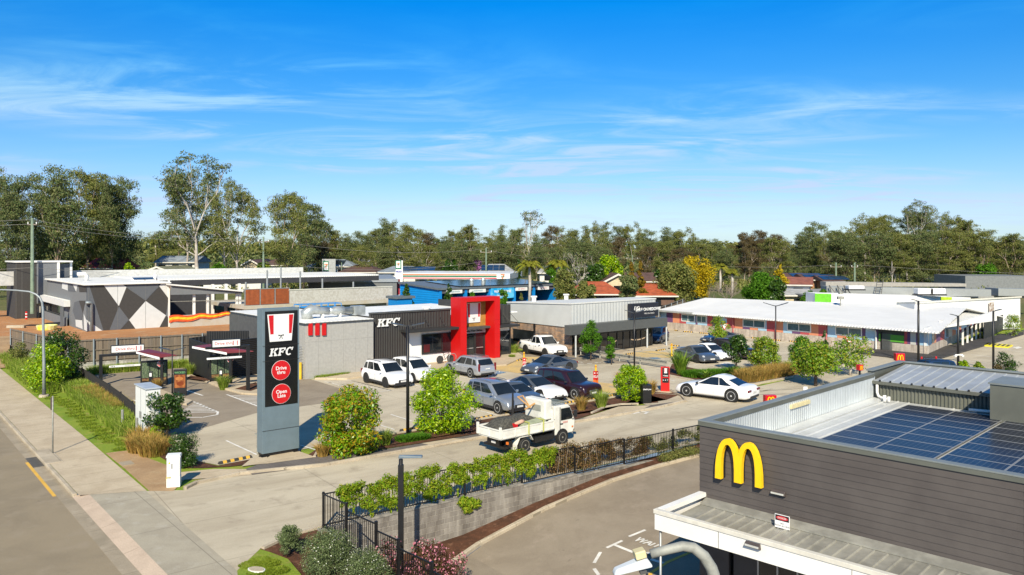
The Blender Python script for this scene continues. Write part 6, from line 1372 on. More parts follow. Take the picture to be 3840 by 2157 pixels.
CF_=Fr((CPf[0],CPf[1],0),-8); cL=CF_.x(1912,0); ct=CF_.z(0,0,1025); cb_=CF_.z(0,0,1046); hgt_=ct-cb_
MB().box(0,cL,0,16,cb_,ct).obj('canopy_box',M_sw,cn)
for k,(m_,a,b_) in enumerate(((M_orn,.70,.87),(M_grn,.38,.62),(M_sr,.10,.26))): MB().box(1,cL-2.2,-.03,-.002,cb_+hgt_*a,cb_+hgt_*b_).obj('colour_stripe',m_,cn)
seven(cn,cL-1.2,cb_+hgt_*.5,.95,-.02); seven(cn,.6,cb_+hgt_*.5,.9,-.02)
m=MB()
for x in (3,10,17): m.box(x,x+.5,2,2.5,2,cb_).box(x,x+.5,12,12.5,2,cb_)
m.obj('canopy_column',M_sw,cn)
# ================= SUPERMARKET (right, far)
SP=PXY(2935,1160,105); s_=thing('supermarket','long supermarket box with grey parapets and white wall with green panels','building',(0,0,0))
def wbox(par,px0,px1,pt,pb,Y0,Y1,dep,m,nm,pt2=None):
    a=PXY(px0,pt,Y0); b_=PXY(px1,pt2 if pt2 else pt,Y1); z0=min(H-(pb-HY)*Y0/FPX,a[2]-.3)
    return MB().hexa([(a[0],a[1],z0),(b_[0],b_[1],z0),(b_[0],b_[1]+dep,z0),(a[0],a[1]+dep,z0)],[(a[0],a[1],a[2]),(b_[0],b_[1],b_[2]),(b_[0],b_[1]+dep,b_[2]),(a[0],a[1]+dep,a[2])]).obj(nm,m,par)
wbox(s_,3056,3640,1100,1160,96,104,3,M_wwall,'white_wall',1116)
M_g1=mat('lime_green',(.14,.50,.02),.6); M_g2=mat('deep_green',(.0,.24,.14),.6); M_g3=mat('yellow_green',(.48,.62,.02),.6)
def Yl(px): return 96+(px-3056)/(3640-3056)*8
for a,b_,m_ in ((3056,3118,M_g1),(3256,3326,M_g2),(3486,3570,M_g3)): wbox(s_,a,b_,1101+(a-3056)*.027,1150,Yl(a)-.1,Yl(b_)-.1,.05,m_,'green_panel',1101+(b_-3056)*.027)
wbox(s_,3100,3717,1074,1112,104,104,2,mat('super_grey',(.27,.285,.28),.7,var=.04),'lower_parapet',1086)
wbox(s_,3097,3624,1057,1075,110,110,2,mat('super_concrete',(.35,.33,.29),.8,var=.1),'upper_parapet',1064)
wbox(s_,3744,3900,1082,1110,106,106,3,mat('super_grey',(.27,.285,.28)),'right_parapet',1086)
wbox(s_,3620,3900,1035,1085,135,135,10,mat('hall_grey',(.19,.20,.20),.7),'rear_hall',1036)
wbox(s_,3040,3900,1110,1117,107,107,20,mat('super_roof',(.3,.3,.29),.8),'flat_roof')
mb=MB()
for px in (3110,3140,3165):
    p=PXY(px,1070,103.5); mb.tube([(p[0],p[1],p[2]),(p[0]+.9,p[1]-1,p[2]-1.6)],.06,5).tube([(p[0],p[1],p[2]),(p[0],p[1]-1,p[2]-1.6)],.06,5)
p=PXY(3290,1060,103.5)
for dx in (0,.8): mb.tube([(p[0]+dx,p[1],p[2]+.4),(p[0]+dx-.6,p[1]-.6,p[2]-1.8)],.05,5)
for k in range(5): mb.tube([(p[0]-.1*k,p[1]-.1*k,p[2]-.3*k),(p[0]+.8-.1*k,p[1]-.1*k,p[2]-.3*k)],.04,4)
mb.obj('roof_ladder',M_blk,s_)
for i,(px,py,lab) in enumerate([(3472,1098,'left white air unit on the supermarket roof above the yellow-green panel'),(3518,1098,'right white air unit on the supermarket roof above the yellow-green panel'),(3213,1079,'small white air unit on the supermarket roof near the ladder')]):
    p=PXY(px,py+6,101); v_=thing('roof_unit',lab,'air unit',p); MB().box(-1.0,1.0,0,1.2,0,.75 if i<2 else .45).obj('casing',M_pvc,v_,bevel=.08); MB().box(-1.1,1.1,-.1,1.3,-.15,0).obj('base_frame',M_blk,v_)
for px,py,lab in ((3152,1120,'small grey security light standing before the white supermarket wall'),):
    p=PXY(px,py,90); v_=thing('roof_floodlight',lab,'floodlight',(p[0],p[1],p[2]-1.5)); MB().cyl(0,0,0,1.4,.06,6).obj('post',M_galv,v_); MB().box(-.35,.35,-.2,.2,1.4,1.75).box(-.2,.2,-.25,.15,2.0,2.2).obj('lamp_head',M_galv,v_)
# ================= HOUSES
def house(lab,px0,px1,yr,ye,yb,Y,wall,roof,kind='gable_x',a=0,dep=9,wins=2,panels=None,cat='house'):
    """gable_x: ridge runs across the view; gable_y: gable end faces the camera; hip"""
    k=Y/FPX; x0=(px0-CX)*k; W_=(px1-px0)*k; zr=H-(yr-HY)*k; ze=H-(ye-HY)*k; z0=min(2.0,H-(yb-HY)*k)
    P=Vector((x0,Y,0)); t=thing('house',lab,cat,P,a); mr=roof; o=.5
    if kind=='gable_y':
        MB().hexa([(o,0,z0),(W_-o,0,z0),(W_-o,dep,z0),(o,dep,z0)],[(o,0,ze),(W_-o,0,ze),(W_-o,dep,ze),(o,dep,ze)]).prism([(o,ze+.001),(W_-o,ze+.001),(W_/2,zr-.15)],0,.3).obj('wall',wall,t)
        m=MB(); 
        for s in (0,1):
            xa=0 if s==0 else W_; m.hexa([(xa,-.5,ze-.1),(W_/2,-.5,zr-.1),(W_/2,dep+.5,zr-.1),(xa,dep+.5,ze-.1)],[(xa,-.5,ze+.05),(W_/2,-.5,zr+.05),(W_/2,dep+.5,zr+.05),(xa,dep+.5,ze+.05)])
        m.obj('roof',mr,t)
        m=MB(); 
        for s in (0,1):
            xa=0 if s==0 else W_; m.prism([(xa,ze-.25),(W_/2,zr-.25),(W_/2,zr+.06),(xa,ze+.06)],-.56,-.5)
        m.obj('barge_board',M_cream,t)
    else:
        MB().box(o,W_-o,.5,dep-.5,z0,ze).obj('wall',wall,t)
        m=MB(); hp=0 if kind=='gable_x' else min(W_*.3,dep*.6)
        v=[(0,0,ze),(W_,0,ze),(W_,dep,ze),(0,dep,ze),(hp,dep/2,zr),(W_-hp,dep/2,zr)]
        m.add(v,[(0,1,5,4),(2,3,4,5),(1,2,5),(3,0,4),(3,2,1,0)]); m.obj('roof',mr,t)
        MB().box(0,W_,-.12,-.01,ze-.15,ze+.03).obj('gutter',M_cream,t)
    for i in range(wins):
        x=W_*(i+.6)/(wins+.2); yy=.0 if kind=='gable_y' else .5
        MB().box(x-.7,x+.7,yy-.06,yy-.01,ze-1.5,ze-.5).obj('window',M_glass,t)
    if panels:
        n,off=panels; m=MB(); ph_=(zr-ze)
        for i in range(n):
            for r_ in (0,1):
                a0=.25+r_*.3; a1=a0+.27; x=W_*off+i*1.15; yy0=dep/2*a0; yy1=dep/2*a1
                m.hexa([(x,yy0,ze+ph_*a0+.03),(x+1.1,yy0,ze+ph_*a0+.03),(x+1.1,yy1,ze+ph_*a1+.03),(x,yy1,ze+ph_*a1+.03)],[(x,yy0,ze+ph_*a0+.1),(x+1.1,yy0,ze+ph_*a0+.1),(x+1.1,yy1,ze+ph_*a1+.1),(x,yy1,ze+ph_*a1+.1)])
        m.obj('solar_array',MATS['solar_dark'],t)
    return t
def tmat(n,c): return mat(n,c,.75,var=.22,vs=1.2,ribs=('y',.35,.03))
M_tr=tmat('terracotta_tiles',(.46,.10,.03)); M_br=tmat('brown_tiles',(.12,.065,.05)); M_gr=tmat('grey_steel_roof',(.26,.30,.34)); M_lgR=tmat('light_grey_roof',(.42,.42,.41)); M_rd=tmat('burgundy_roof',(.20,.02,.03)); M_ol=tmat('olive_tiles',(.22,.22,.13)); M_te=tmat('teal_roof',(.02,.16,.14)); M_tw=tmat('weathered_red_tiles',(.30,.10,.06))
M_wb=mat('cream_weatherboard',(.62,.52,.33),.7,ribs=('z',.2,.015)); M_ww=mat('white_weatherboard',(.70,.69,.64),.7,ribs=('z',.2,.015)); M_brk=mat('orange_brick',(.40,.20,.10),.85,var=.15,vs=6); M_bd=mat('brown_brick',(.14,.08,.055),.85)
house('house with a burgundy metal roof half hidden by gum trunks, behind the left roof',300,428,970,1006,1028,150,M_bd,M_rd,dep=10,a=-4)
house('white gabled cottage with grey steel roof behind the diamond building',574,735,960,984,1022,165,M_ww,M_gr,dep=9,wins=3)
house('low brick gable house with mossy olive tiles behind the white roof',515,668,1000,1027,1040,140,M_brk,M_ol,'gable_y',dep=12,wins=0)
house('low building with white gable and teal roof right of the big gum trunk',748,872,1012,1026,1040,140,M_ww,M_te,'gable_x',dep=9,wins=0)
house('teal-roofed shed behind the long white roof, left of the power pole',880,985,1012,1024,1040,138,M_ww,M_te,dep=8,wins=0)
house('grey-roofed house at the far left edge behind the gum trees',-40,118,930,968,1030,170,M_bd,M_gr,dep=10)
house('cream gabled house with brown tiles left of the leafy power pole',905,978,974,994,1020,165,M_wb,M_br,'gable_y',dep=12,wins=1)
house('brown-tiled house just right of the leafy power pole',978,1070,972,995,1020,168,M_ww,M_br,'hip',dep=9)
house('blue-grey roofed house with dark solar panels left of the slab pylon',1140,1330,974,1000,1030,160,M_ww,M_gr,'hip',dep=10,panels=(5,.2))
house('brown hipped-tile house right of the slab pylon',1262,1412,996,1022,1040,145,M_wb,M_br,'hip',dep=12,wins=2)
house('modern white flat-topped house on the rise behind the slab pylon',1298,1382,975,982,1004,185,M_ww,M_lgR,'gable_x',dep=9,wins=2)
house('white weatherboard house with blue-grey roof and solar panels left of the fuel pylon',1405,1590,1000,1022,1040,146,M_ww,M_gr,'hip',dep=10,panels=(6,.45),wins=1)
house('small house with dark red roof above the striped fuel canopy',1640,1690,984,998,1012,190,M_ww,M_rd,'gable_x',dep=8,wins=1)
house('wide light-grey hip-roofed house with solar panels above the striped canopy',1785,1935,992,1024,1040,150,M_ww,M_lgR,'hip',dep=13,panels=(4,.12),wins=1)
house('light-grey roofed house between the two tall palms',2015,2095,1000,1024,1040,155,M_ww,M_lgR,'hip',dep=10,panels=(3,.35),wins=1)
house('grey-roofed house behind the bare branching tree right of the palms',2150,2240,998,1012,1035,165,M_ww,M_lgR,'hip',dep=9)
house('house with bright terracotta hip roof left, behind the clinic roof',2150,2345,1062,1104,1125,112,M_bd,M_tr,'hip',dep=12,wins=1)
house('house with bright terracotta hip roof right, beside the dark broad tree',2380,2545,1070,1110,1128,108,M_bd,M_tr,'hip',dep=12,wins=1)
house('cream gabled weatherboard house behind the terracotta roofs',2255,2380,1027,1060,1090,128,M_wb,M_br,'gable_y',dep=10,wins=1)
house('dark brown roofed extension right of the cream gabled house',2352,2468,1025,1056,1085,132,M_wb,M_br,'gable_x',dep=9,wins=2)
house('cream gable-end house with weathered red tiles behind the medical centre',2938,3040,1042,1068,1100,125,M_ww,M_tw,'gable_x',a=-22,dep=10,wins=1)
house('brown-tiled unit with solar panels, leftmost of three in the row',2955,3045,1026,1044,1062,142,M_bd,M_br,'gable_x',dep=9,panels=(5,.3),wins=0)
house('brown-tiled unit with solar panels, middle of three in the row',3022,3105,1030,1050,1072,138,M_brk,M_br,'gable_x',dep=9,panels=(5,.15),wins=0)
house('brown-tiled unit with solar panels, rightmost of three in the row',3090,3170,1036,1056,1072,134,M_brk,M_br,'gable_x',dep=9,panels=(4,.1),wins=0)
house('low flat grey-roofed shed between the red-tiled gable and the green panel',2930,3070,1088,1108,1130,112,M_wb,M_lgR,'gable_x',dep=8,wins=1,cat='shed')
# far paling fence behind clinic
tf2=thing('paling_fence','tall grey paling fence behind the clinic sign, left of the long white roof','fence')
a=PXY(2440,1155,92); b_=PXY(2576,1119,112); fence_run(tf2,a,b_,H-(1160-HY)*92/FPX-2.4,H-(1118-HY)*112/FPX-2.2,2.3,6)
# back boundary
# red M box signs
def mbox(px0,px1,pt,pb,Y,lab,a=0,dep=.3,part=False):
    p=PXY(px0,pb,Y); w_=(px1-px0)*Y/FPX; h_=(pb-pt)*Y/FPX; t=thing('box_sign',lab,'sign',p,a); MB().box(0,w_,0,dep,0,h_).obj('red_box',M_sr,t,bevel=.01)
    m=MB(); arches(m,w_*.16,w_*.66,h_*.14,h_*.7,-.02,-.001); m.obj('yellow_arches',M_gold,t); z0=zl(p[0],p[1]); 
    MB().box(w_*.4,w_*.6,dep*.3,dep*.7,-p[2]-.3,0).obj('post',M_blackp,t)
mbox(3360,3394,1326,1354,47,'square red sign with yellow arches on a post behind the raised metal roof')
mbox(3223,3241,1369,1390,50,'small red sign with arches between the sparse tree and the parapet',a=18)
mbox(2871,2915,1484,1512,41,'red sign with arches peeking above the corrugated parapet beside the white coupe',a=8)
t=thing('no_entry_sign','white and red no-entry sign on a post above the grey parapet','road sign',PXY(3019,1462,42)); t.location[2]=0; MB().box(-.06,.06,-.0,.05,0,2.0).obj('post',M_galv,t); MB().box(-.1,.12,-.03,-.001,1.2,2.25).obj('plate',M_sw,t); disc(t,.01,1.9,.1,-.032,M_sr)
t=thing('give_way_sign','white triangular GIVE WAY sign with red rim behind the sparse tree','road sign',G(3185,1355),-10); q=t.location; zs=H-(1264-HY)*q[1]/FPX
MB().cyl(0,0.04,0,zs+.1,.03,6).obj('post',M_galv,t); MB().prism([(-.38,zs),(.38,zs),(0,zs-.66)],-.02,0).obj('red_rim',M_sr,t); MB().prism([(-.27,zs-.07),(.27,zs-.07),(0,zs-.54)],-.026,-.021).obj('white_face',M_sw,t); text('GIVE\nWAY',.13,M_blackp,t,(0,-.03,zs-.2),ext=.001)
t=thing('give_way_sign','white triangular give way sign with red rim hidden in the slender clinic tree','road sign',G(2716,1275),10); q=t.location; zs=H-(1213-HY)*q[1]/FPX
MB().cyl(0,0.04,0,zs+.1,.03,6).obj('post',M_galv,t); MB().prism([(-.45,zs),(.45,zs),(0,zs-.75)],-.02,0).obj('red_rim',M_sr,t); MB().prism([(-.32,zs-.08),(.32,zs-.08),(0,zs-.6)],-.026,-.021).obj('white_face',M_sw,t)
# power poles and wires
M_gp=mat('green_pole',(.20,.27,.19),.7,var=.15,vs=2); M_wire=mat('wire_grey',(.20,.19,.17),.6)
def ppole(px,pt,Y,lab,r=.17,arm=1.2,m=None,a=0):
    P=PXY(px,pt,Y); z0=1.5; t=thing('power_pole',lab,'power pole',(P[0],P[1],z0),a); MB().cyl(0,0,0,P[2]-z0,r,8,r*.7).obj('pole',m or M_gp,t); 
    if arm: MB().box(-arm,arm,-.07,.07,P[2]-z0-.9,P[2]-z0-.75).obj('cross_arm',mat('arm_timber',(.2,.17,.13),.8),t)
    MB().cyl(-arm*.9,0,P[2]-z0-.75,P[2]-z0-.5,.06,6).cyl(arm*.9,0,P[2]-z0-.75,P[2]-z0-.5,.06,6).obj('insulator',M_pvc,t)
    return P
pls=[(121,818,100,'thick green power pole at the far left before the gum trees',.24,.6),(988,888,128,'green power pole in front of the leafy multi-stem gum',.2,.9),(1184,915,190,'small green power pole left of the slab pylon',.17,1.0),(1823,930,150,'green power pole above the striped fuel canopy',.18,1.1),(1281,985,150,'short pale pole standing at the brown-tiled roof',.12,.4),(2148,875,230,'tall thin pale pole among the central gum trees',.15,.0),(2371,957,170,'power pole with crossarms right of the bright green tree',.16,1.3),(3135,985,150,'leaning green power pole behind the solar-panelled units',.2,1.1),(3205,985,145,'dark green power pole right of the solar-panelled units',.2,.6),(2960,970,260,'far power pole with crossarm in the gap at the right',.2,2.0),(2985,985,260,'far thin pole with wide arm in the gap at the right',.15,2.0)]
tops=[ppole(*q) for q in pls]
def wire(a,b,sag,lab,n=14,r=.025):
    pts=[]
    for k in range(n+1):
        t=k/n; p=a.lerp(b,t); pts.append((p[0],p[1],p[2]-sag*4*t*(1-t)))
    o=MB().tube(pts,r,4).obj('overhead_wire',M_wire); tag(o,lab,'wire','overhead wires'); return o
L0=tops[0]; L1_=tops[1]; off=Vector((-45,-8,-1))
for i,(dz,nm) in enumerate(((-.2,'topmost'),(-.75,'second'),(-6.3,'lowest'))):
    wire(L0+Vector((0,0,dz)),L1_+Vector((0,0,dz*.6 if dz>-2 else -4.5)),1.0,f'{nm} overhead wire crossing the big left gum trees'); wire(L0+Vector((0,0,dz)),L0+off+Vector((0,0,dz)),.4,f'{nm} overhead wire at the left picture edge')
for i,(dz,nm) in enumerate(((-.3,'upper'),(-4.2,'lower'))): wire(L1_+Vector((0,0,dz)),tops[3]+Vector((0,0,dz*.6)),1.4,f'{nm} overhead wire running between the two central green poles')
wire(tops[3]+Vector((0,0,-.4)),tops[6]+Vector((0,0,-.4)),1.2,'overhead wire right of the central green pole, over the palms'); wire(tops[6]+Vector((0,0,-.4)),tops[7]+Vector((0,0,-.4)),1.2,'overhead wire over the yellow wattle tree'); wire(tops[7]+Vector((0,0,-.4)),tops[8]+Vector((0,0,-.4)),.3,'short overhead wire between the two right green poles'); wire(tops[8]+Vector((0,0,-.4)),Vector((150,150,5)),1.0,'overhead wire running to the right picture edge')
# ================= VEHICLES
M_tyre=mat('tyre_rubber',(.018,.018,.018),.75,var=.2); M_rim=mat('alloy_silver',(.68,.69,.70),.35,.4); M_rimd=mat('alloy_dark',(.05,.05,.055),.35,.6)
M_cg=mat('car_glass',(.012,.016,.02),.04,var=.2,vs=1.5,spec=.9); M_head=mat('headlight_glass',(.55,.58,.60),.08,var=.3,vs=9,spec=.8); M_tail=mat('tail_light_red',(.16,.01,.015),.2); M_trim=mat('black_trim',(.022,.022,.024),.5)
M_plate=mat('number_plate',(.66,.66,.64),.5); M_chrome=mat('chrome_trim',(.6,.6,.6),.15,.9); M_well=mat('wheel_well',(.008,.008,.008),.9)
def paint(n,c,metal=.2,rough=.28): return mat('paint_'+n,c,rough,metal,var=.02,vs=1,coat=.6)
P_white=paint('white',(.80,.80,.80),0); P_silver=paint('silver',(.33,.36,.40),.55); P_grey=paint('slate_grey',(.10,.115,.135),.35); P_maroon=paint('dark_maroon',(.028,.008,.012),.2); P_blue=paint('navy_blue',(.015,.04,.10),.3); P_pale=paint('pale_silver',(.40,.42,.45),.4); P_ute=paint('bright_white',(.82,.82,.81),0)
def wheel(par,x,y,r,w_,rim,style=5,side=1):
    t=bpy.data.objects.new('wheel',None); COL.objects.link(t); t.parent=par; t.location=(x,y,r); t.empty_display_size=.1
    MB().lathe([(r*.62,-w_/2),(r*.93,-w_/2),(r,-w_*.3),(r,w_*.3),(r*.93,w_/2),(r*.62,w_/2)],n=24,ax='y').obj('tyre',M_tyre,t,smooth=False)
    s=side; m=MB(); m.lathe([(r*.63,s*(w_/2-.05)),(r*.66,s*(w_/2+.004)),(r*.72,s*(w_/2+.004)),(r*.73,s*(w_/2-.03))],n=24,ax='y'); m.lathe([(.01,s*(w_/2+.01)),(r*.14,s*(w_/2+.01)),(r*.16,s*(w_/2-.05))],n=12,ax='y')
    for k in range(style):
        a=2*math.pi*k/style; c,sn=math.cos(a),math.sin(a); wd=r*(.13 if style<8 else .07); y0=s*(w_/2-.045); y1=s*(w_/2-.005)
        q=[(r*.1,-wd),(r*.68,-wd*.7),(r*.68,wd*.7),(r*.1,wd)]; q=[(a_*c-b_*sn,a_*sn+b_*c) for a_,b_ in q]; m.prism(q,min(y0,y1),max(y0,y1))
    m.obj('rim',rim,t); MB().lathe([(.01,s*(w_/2-.055)),(r*.64,s*(w_/2-.055)),(r*.64,s*(w_/2-.07))],n=20,ax='y').obj('wheel_disc',M_rimd if rim is M_rim else M_well,t)
def catmull(pts,x):
    for i in range(len(pts)-1):
        if pts[i][0]<=x<=pts[i+1][0]:
            p1,p2=pts[i],pts[i+1]; p0=pts[i-1] if i else p1; p3=pts[i+2] if i+2<len(pts) else p2; t=(x-p1[0])/max(1e-6,(p2[0]-p1[0])); t=t*t*(3-2*t)*.5+t*.5
            return p1[1]+(p2[1]-p1[1])*t
    return pts[0][1] if x<pts[0][0] else pts[-1][1]
def car(label,Pf,Pr,kind,pt,side='R',rim=None,spokes=5,scale=None,roofp=None,group=None,rails=False,cat='car',Lfix=None,ang=None,wb=None,lower=None):
    """Pf/Pr: ground contact of the near front / rear wheel. side: which side of the car is seen"""
    SP_={ # L, W, H, wheelbase, front overhang, wheel r, belt profile(x from rear 0..1 -> z), hood profile, greenhouse [base rear x, roof rear x, roof front x, base front x], belt z
     'suv':dict(L=4.55,W=1.84,H=1.66,wb=2.70,fo=.93,r=.36,top=[(0,.62),(.015,.80),(.04,.98),(.10,1.02),(.50,1.02),(.70,1.02),(.74,1.03),(.90,.93),(.965,.84),(1,.60)],gh=(.035,.10,.56,.745),belt=1.0,zb=.22),
     'bigsuv':dict(L=5.1,W=2.0,H=1.80,wb=3.05,fo=.9,r=.41,top=[(0,.62),(.015,.9),(.04,1.06),(.5,1.10),(.72,1.10),(.90,1.05),(.97,.98),(1,.62)],gh=(.03,.08,.60,.74),belt=1.08,zb=.24),
     'wagon':dict(L=4.9,W=1.9,H=1.62,wb=2.95,fo=.9,r=.38,top=[(0,.60),(.012,.8),(.03,.98),(.5,.98),(.72,.98),(.90,.92),(.97,.80),(1,.58)],gh=(.03,.11,.58,.73),belt=.97,zb=.22),
     'coupe':dict(L=4.75,W=1.86,H=1.40,wb=2.85,fo=.85,r=.37,top=[(0,.52),(.012,.74),(.05,.93),(.16,.96),(.5,.90),(.70,.90),(.88,.80),(.965,.68),(1,.48)],gh=(.09,.31,.52,.745),belt=.86,zb=.17),
     'sports':dict(L=4.5,W=1.88,H=1.30,wb=2.45,fo=1.0,r=.35,top=[(0,.50),(.015,.70),(.05,.84),(.14,.88),(.5,.84),(.70,.80),(.86,.70),(.95,.60),(1,.42)],gh=(.06,.36,.54,.73),belt=.83,zb=.15),
     'ute':dict(L=5.3,W=1.86,H=1.80,wb=3.09,fo=1.0,r=.40,top=[(0,.72),(.01,1.12),(.02,1.14),(.34,1.14),(.345,1.10),(.70,1.10),(.74,1.12),(.92,1.06),(.975,.95),(1,.62)],gh=(.345,.40,.60,.735),belt=1.08,zb=.34)}[kind]
    s=SP_; L,W_,Hh,wbs=s['L'],s['W'],s['H'],s['wb']
    Pf=Vector((Pf[0],Pf[1],0)); Pr=Vector((Pr[0],Pr[1],0)); d=(Pf-Pr); 
    if ang is not None: d=Vector((math.cos(R_(ang)),math.sin(R_(ang)),0))*(wb or wbs)
    k=(d.length/wbs) if scale is None else scale; d.normalize(); a=math.atan2(d.y,d.x); left=Vector((-d.y,d.x,0))
    n=left*(1 if side=='R' else -1)
    fo=s['fo']; xf=L/2-fo; xr=xf-wbs   # wheel positions, origin mid-length
    org=Pf-d*xf*k+n*(W_/2-.03)*k
    t=thing('parked_car' if cat in('car',) else cat.replace(' ','_'),label,cat,org,0,group); t.rotation_euler=(0,0,a); t.scale=(k,k,k)
    X=lambda u:-L/2+u*L
    us=[0,.012,.03,.06,.10,.16,.24,.32,.40,.48,.56,.64,.70,.74,.80,.86,.91,.95,.975,.992,1]
    if kind=='ute': us=[0,.01,.02,.1,.2,.3,.338,.346,.42,.5,.6,.68,.735,.80,.86,.92,.95,.975,.992,1]
    hw0=W_/2; v=[];f=[]; NS=None
    for u in us:
        pin=1-(.16 if kind in('coupe','sports') else .10)*max(0,(u-.90)/.10)**1.6-(.10)*max(0,(.06-u)/.06)**1.5
        hw=hw0*pin; zt=catmull(s['top'],u); zb=s['zb']+.10*max(0,(u-.95)/.05)+.12*max(0,(.05-u)/.05)
        zm=zb+(zt-zb)*.55; hip=.02 if kind!='sports' else .02+.03*math.exp(-((u-.2)/.12)**2)
        ring=[(hw*.86,zb),(hw*.985,zb+.06),(hw,zm-.1),(hw*1.0+hip*.3,zm),(hw*.985,zt-.14),(hw*.93,zt-.035),(hw*.80,zt),(hw*.4,zt+.022),(0,zt+.028)]
        full=[(X(u),y,z) for y,z in ring]+[(X(u),-y,z) for y,z in reversed(ring[:-1])]; NS=len(full); v+=full
    nu=len(us)
    for i in range(nu-1):
        for j in range(NS): f.append((i*NS+j,i*NS+(j+1)%NS,(i+1)*NS+(j+1)%NS,(i+1)*NS+j))
    f.append(tuple(range(NS))); f.append(tuple((nu-1)*NS+j for j in reversed(range(NS))))
    MB().add(v,f).obj('body',pt,t,smooth=True,sub=1)
    # greenhouse
    g=s['gh']; zb=s['belt']-.04; zt=Hh; wb_=hw0*.90; wr=hw0*(.70 if kind in('coupe','sports') else .76)
    def ghx(uu,h):  # bilinear: uu 0 rear..1 front , h 0 base..1 roof
        return X(g[0])*(1-uu)*(1-h)+X(g[3])*uu*(1-h)+X(g[1])*(1-uu)*h+X(g[2])*uu*h
    rz=lambda uu: zt-(.05+ (.06 if kind in('coupe','sports') else .02))*(2*abs(uu-.55))**2.2
    vv=[];ff=[]; hs_=[0,.25,.5,.75,.93,1.0]; uu_=[0,.04,.15,.3,.5,.7,.85,.96,1]
    for uu in uu_:
        ring=[]
        for h in hs_:
            wd=wb_+(wr-wb_)*(h**1.15); e=(.06 if uu in(0,1) else 0)+ (.02 if uu in (.04,.96) else 0)
            ring.append((ghx(uu,h),wd-e*(.6+.4*h)-(.03 if h==1 else 0),zb+(rz(uu)-zb)*(h if h<1 else 1)))
        ring.append((ghx(uu,1),0,rz(uu)+.03)); full=ring+[(x,-y,z) for x,y,z in reversed(ring[:-1])]; ns=len(full); vv+=full
    for i in range(len(uu_)-1):
        for j in range(ns-1): ff.append((i*ns+j,i*ns+j+1,(i+1)*ns+j+1,(i+1)*ns+j))
    ff.append(tuple(range(ns))); ff.append(tuple((len(uu_)-1)*ns+j for j in reversed(range(ns))))
    MB().add(vv,ff).obj('cabin',roofp or pt,t,smooth=True)
    # windows: slightly proud panes
    def sw(u0,u1,h0,h1,sg,u0t=None,u1t=None,nm='side_window'):
        u0t=u0 if u0t is None else u0t; u1t=u1 if u1t is None else u1t; m=MB(); vs=[]; n_=6
        for i in range(n_+1):
            for (h,ua,ub) in ((h0,u0,u1),((h0+h1)/2,(u0+u0t)/2,(u1+u1t)/2),(h1,u0t,u1t)):
                uu=ua+(ub-ua)*i/n_; wd=wb_+(wr-wb_)*(h**1.15)+.014; vs.append((ghx(uu,h),sg*wd,zb+(rz(uu)-zb)*h))
        fs=[]
        for i in range(n_):
            for j in (0,1): fs.append((i*3+j,i*3+j+1,(i+1)*3+j+1,(i+1)*3+j))
        m.add(vs,fs).obj(nm,M_cg,t,fix=False,smooth=True)
    for sg in (1,-1):
        if kind=='ute': sw(.10,.42,.16,.86,sg,.12,.42); sw(.47,.88,.16,.86,sg,.47,.86)
        elif kind in('coupe','sports'): sw(.16,.45,.16,.88,sg,.30,.45,'quarter_window'); sw(.465,.93,.12,.90,sg,.465,.88)
        else: sw(.06,.22,.18,.84,sg,.07,.20,'quarter_window'); sw(.25,.53,.16,.87,sg,.25,.53); sw(.56,.90,.14,.87,sg,.56,.85)
    def ew(uu,nm,h0,h1,of):
        vs=[];n_=8
        for h in (h0,(h0+h1)/2,h1):
            wd=(wb_+(wr-wb_)*(h**1.15))*.90-.03
            for i in range(n_+1):
                q=-1+2*i/n_; vs.append((ghx(uu,h)+of*(1 if uu else -1)*(1-.35*abs(q)**2.5)+(0),q*wd,zb+(rz(uu)-zb)*h+.012))
        fs=[(j*(n_+1)+i,j*(n_+1)+i+1,(j+1)*(n_+1)+i+1,(j+1)*(n_+1)+i) for j in (0,1) for i in range(n_)]
        MB().add(vs,fs).obj(nm,M_cg,t,fix=False,smooth=True)
    ew(1,'windscreen',.08,.93,.05); ew(0,'rear_window',.22,.90,.05)
    # black sill, grille, bumpers, plates, lights
    zb0=s['zb']
    for sg in (1,-1):
        MB().box(xr+.45,xf-.45,sg*(hw0*.985)-.012,sg*(hw0*.985)+.012,zb0+.0,zb0+(.16 if kind in('suv','bigsuv','ute','wagon') else .06)).obj('sill',M_trim,t,bevel=.01)
        m=MB()
        for uu in ((.46,.70) if kind in('coupe','sports') else (.30,.48,.70)):
            x=X(uu); m.box(x-.006,x+.006,sg*(hw0+.002)-.004,sg*(hw0+.002)+.006,zb0+.22,s['belt']-.16)
        m.obj('door_gap',M_trim,t)
        m=MB()
        for uu in ((.49,) if kind in('coupe','sports') else (.34,.52)):
            x=X(uu); m.box(x-.0,x+.16,sg*(hw0+.012)-.012,sg*(hw0+.012)+.012,s['belt']-.22,s['belt']-.185)
        m.obj('door_handle',pt if kind!='ute' else M_trim,t)
        MB().hexa([(X(g[3])-.42,sg*(hw0+.0),s['belt']-.02),(X(g[3])-.27,sg*(hw0+.0),s['belt']-.02),(X(g[3])-.30,sg*(hw0+.17),s['belt']+.02),(X(g[3])-.40,sg*(hw0+.17),s['belt']+.02)],[(X(g[3])-.40,sg*hw0,s['belt']+.13),(X(g[3])-.29,sg*hw0,s['belt']+.13),(X(g[3])-.31,sg*(hw0+.16),s['belt']+.14),(X(g[3])-.39,sg*(hw0+.16),s['belt']+.14)]).obj('mirror',M_trim if kind in('coupe','bigsuv') else pt,t,bevel=.02)
        # lights
        ht=catmull(s['top'],.965); 
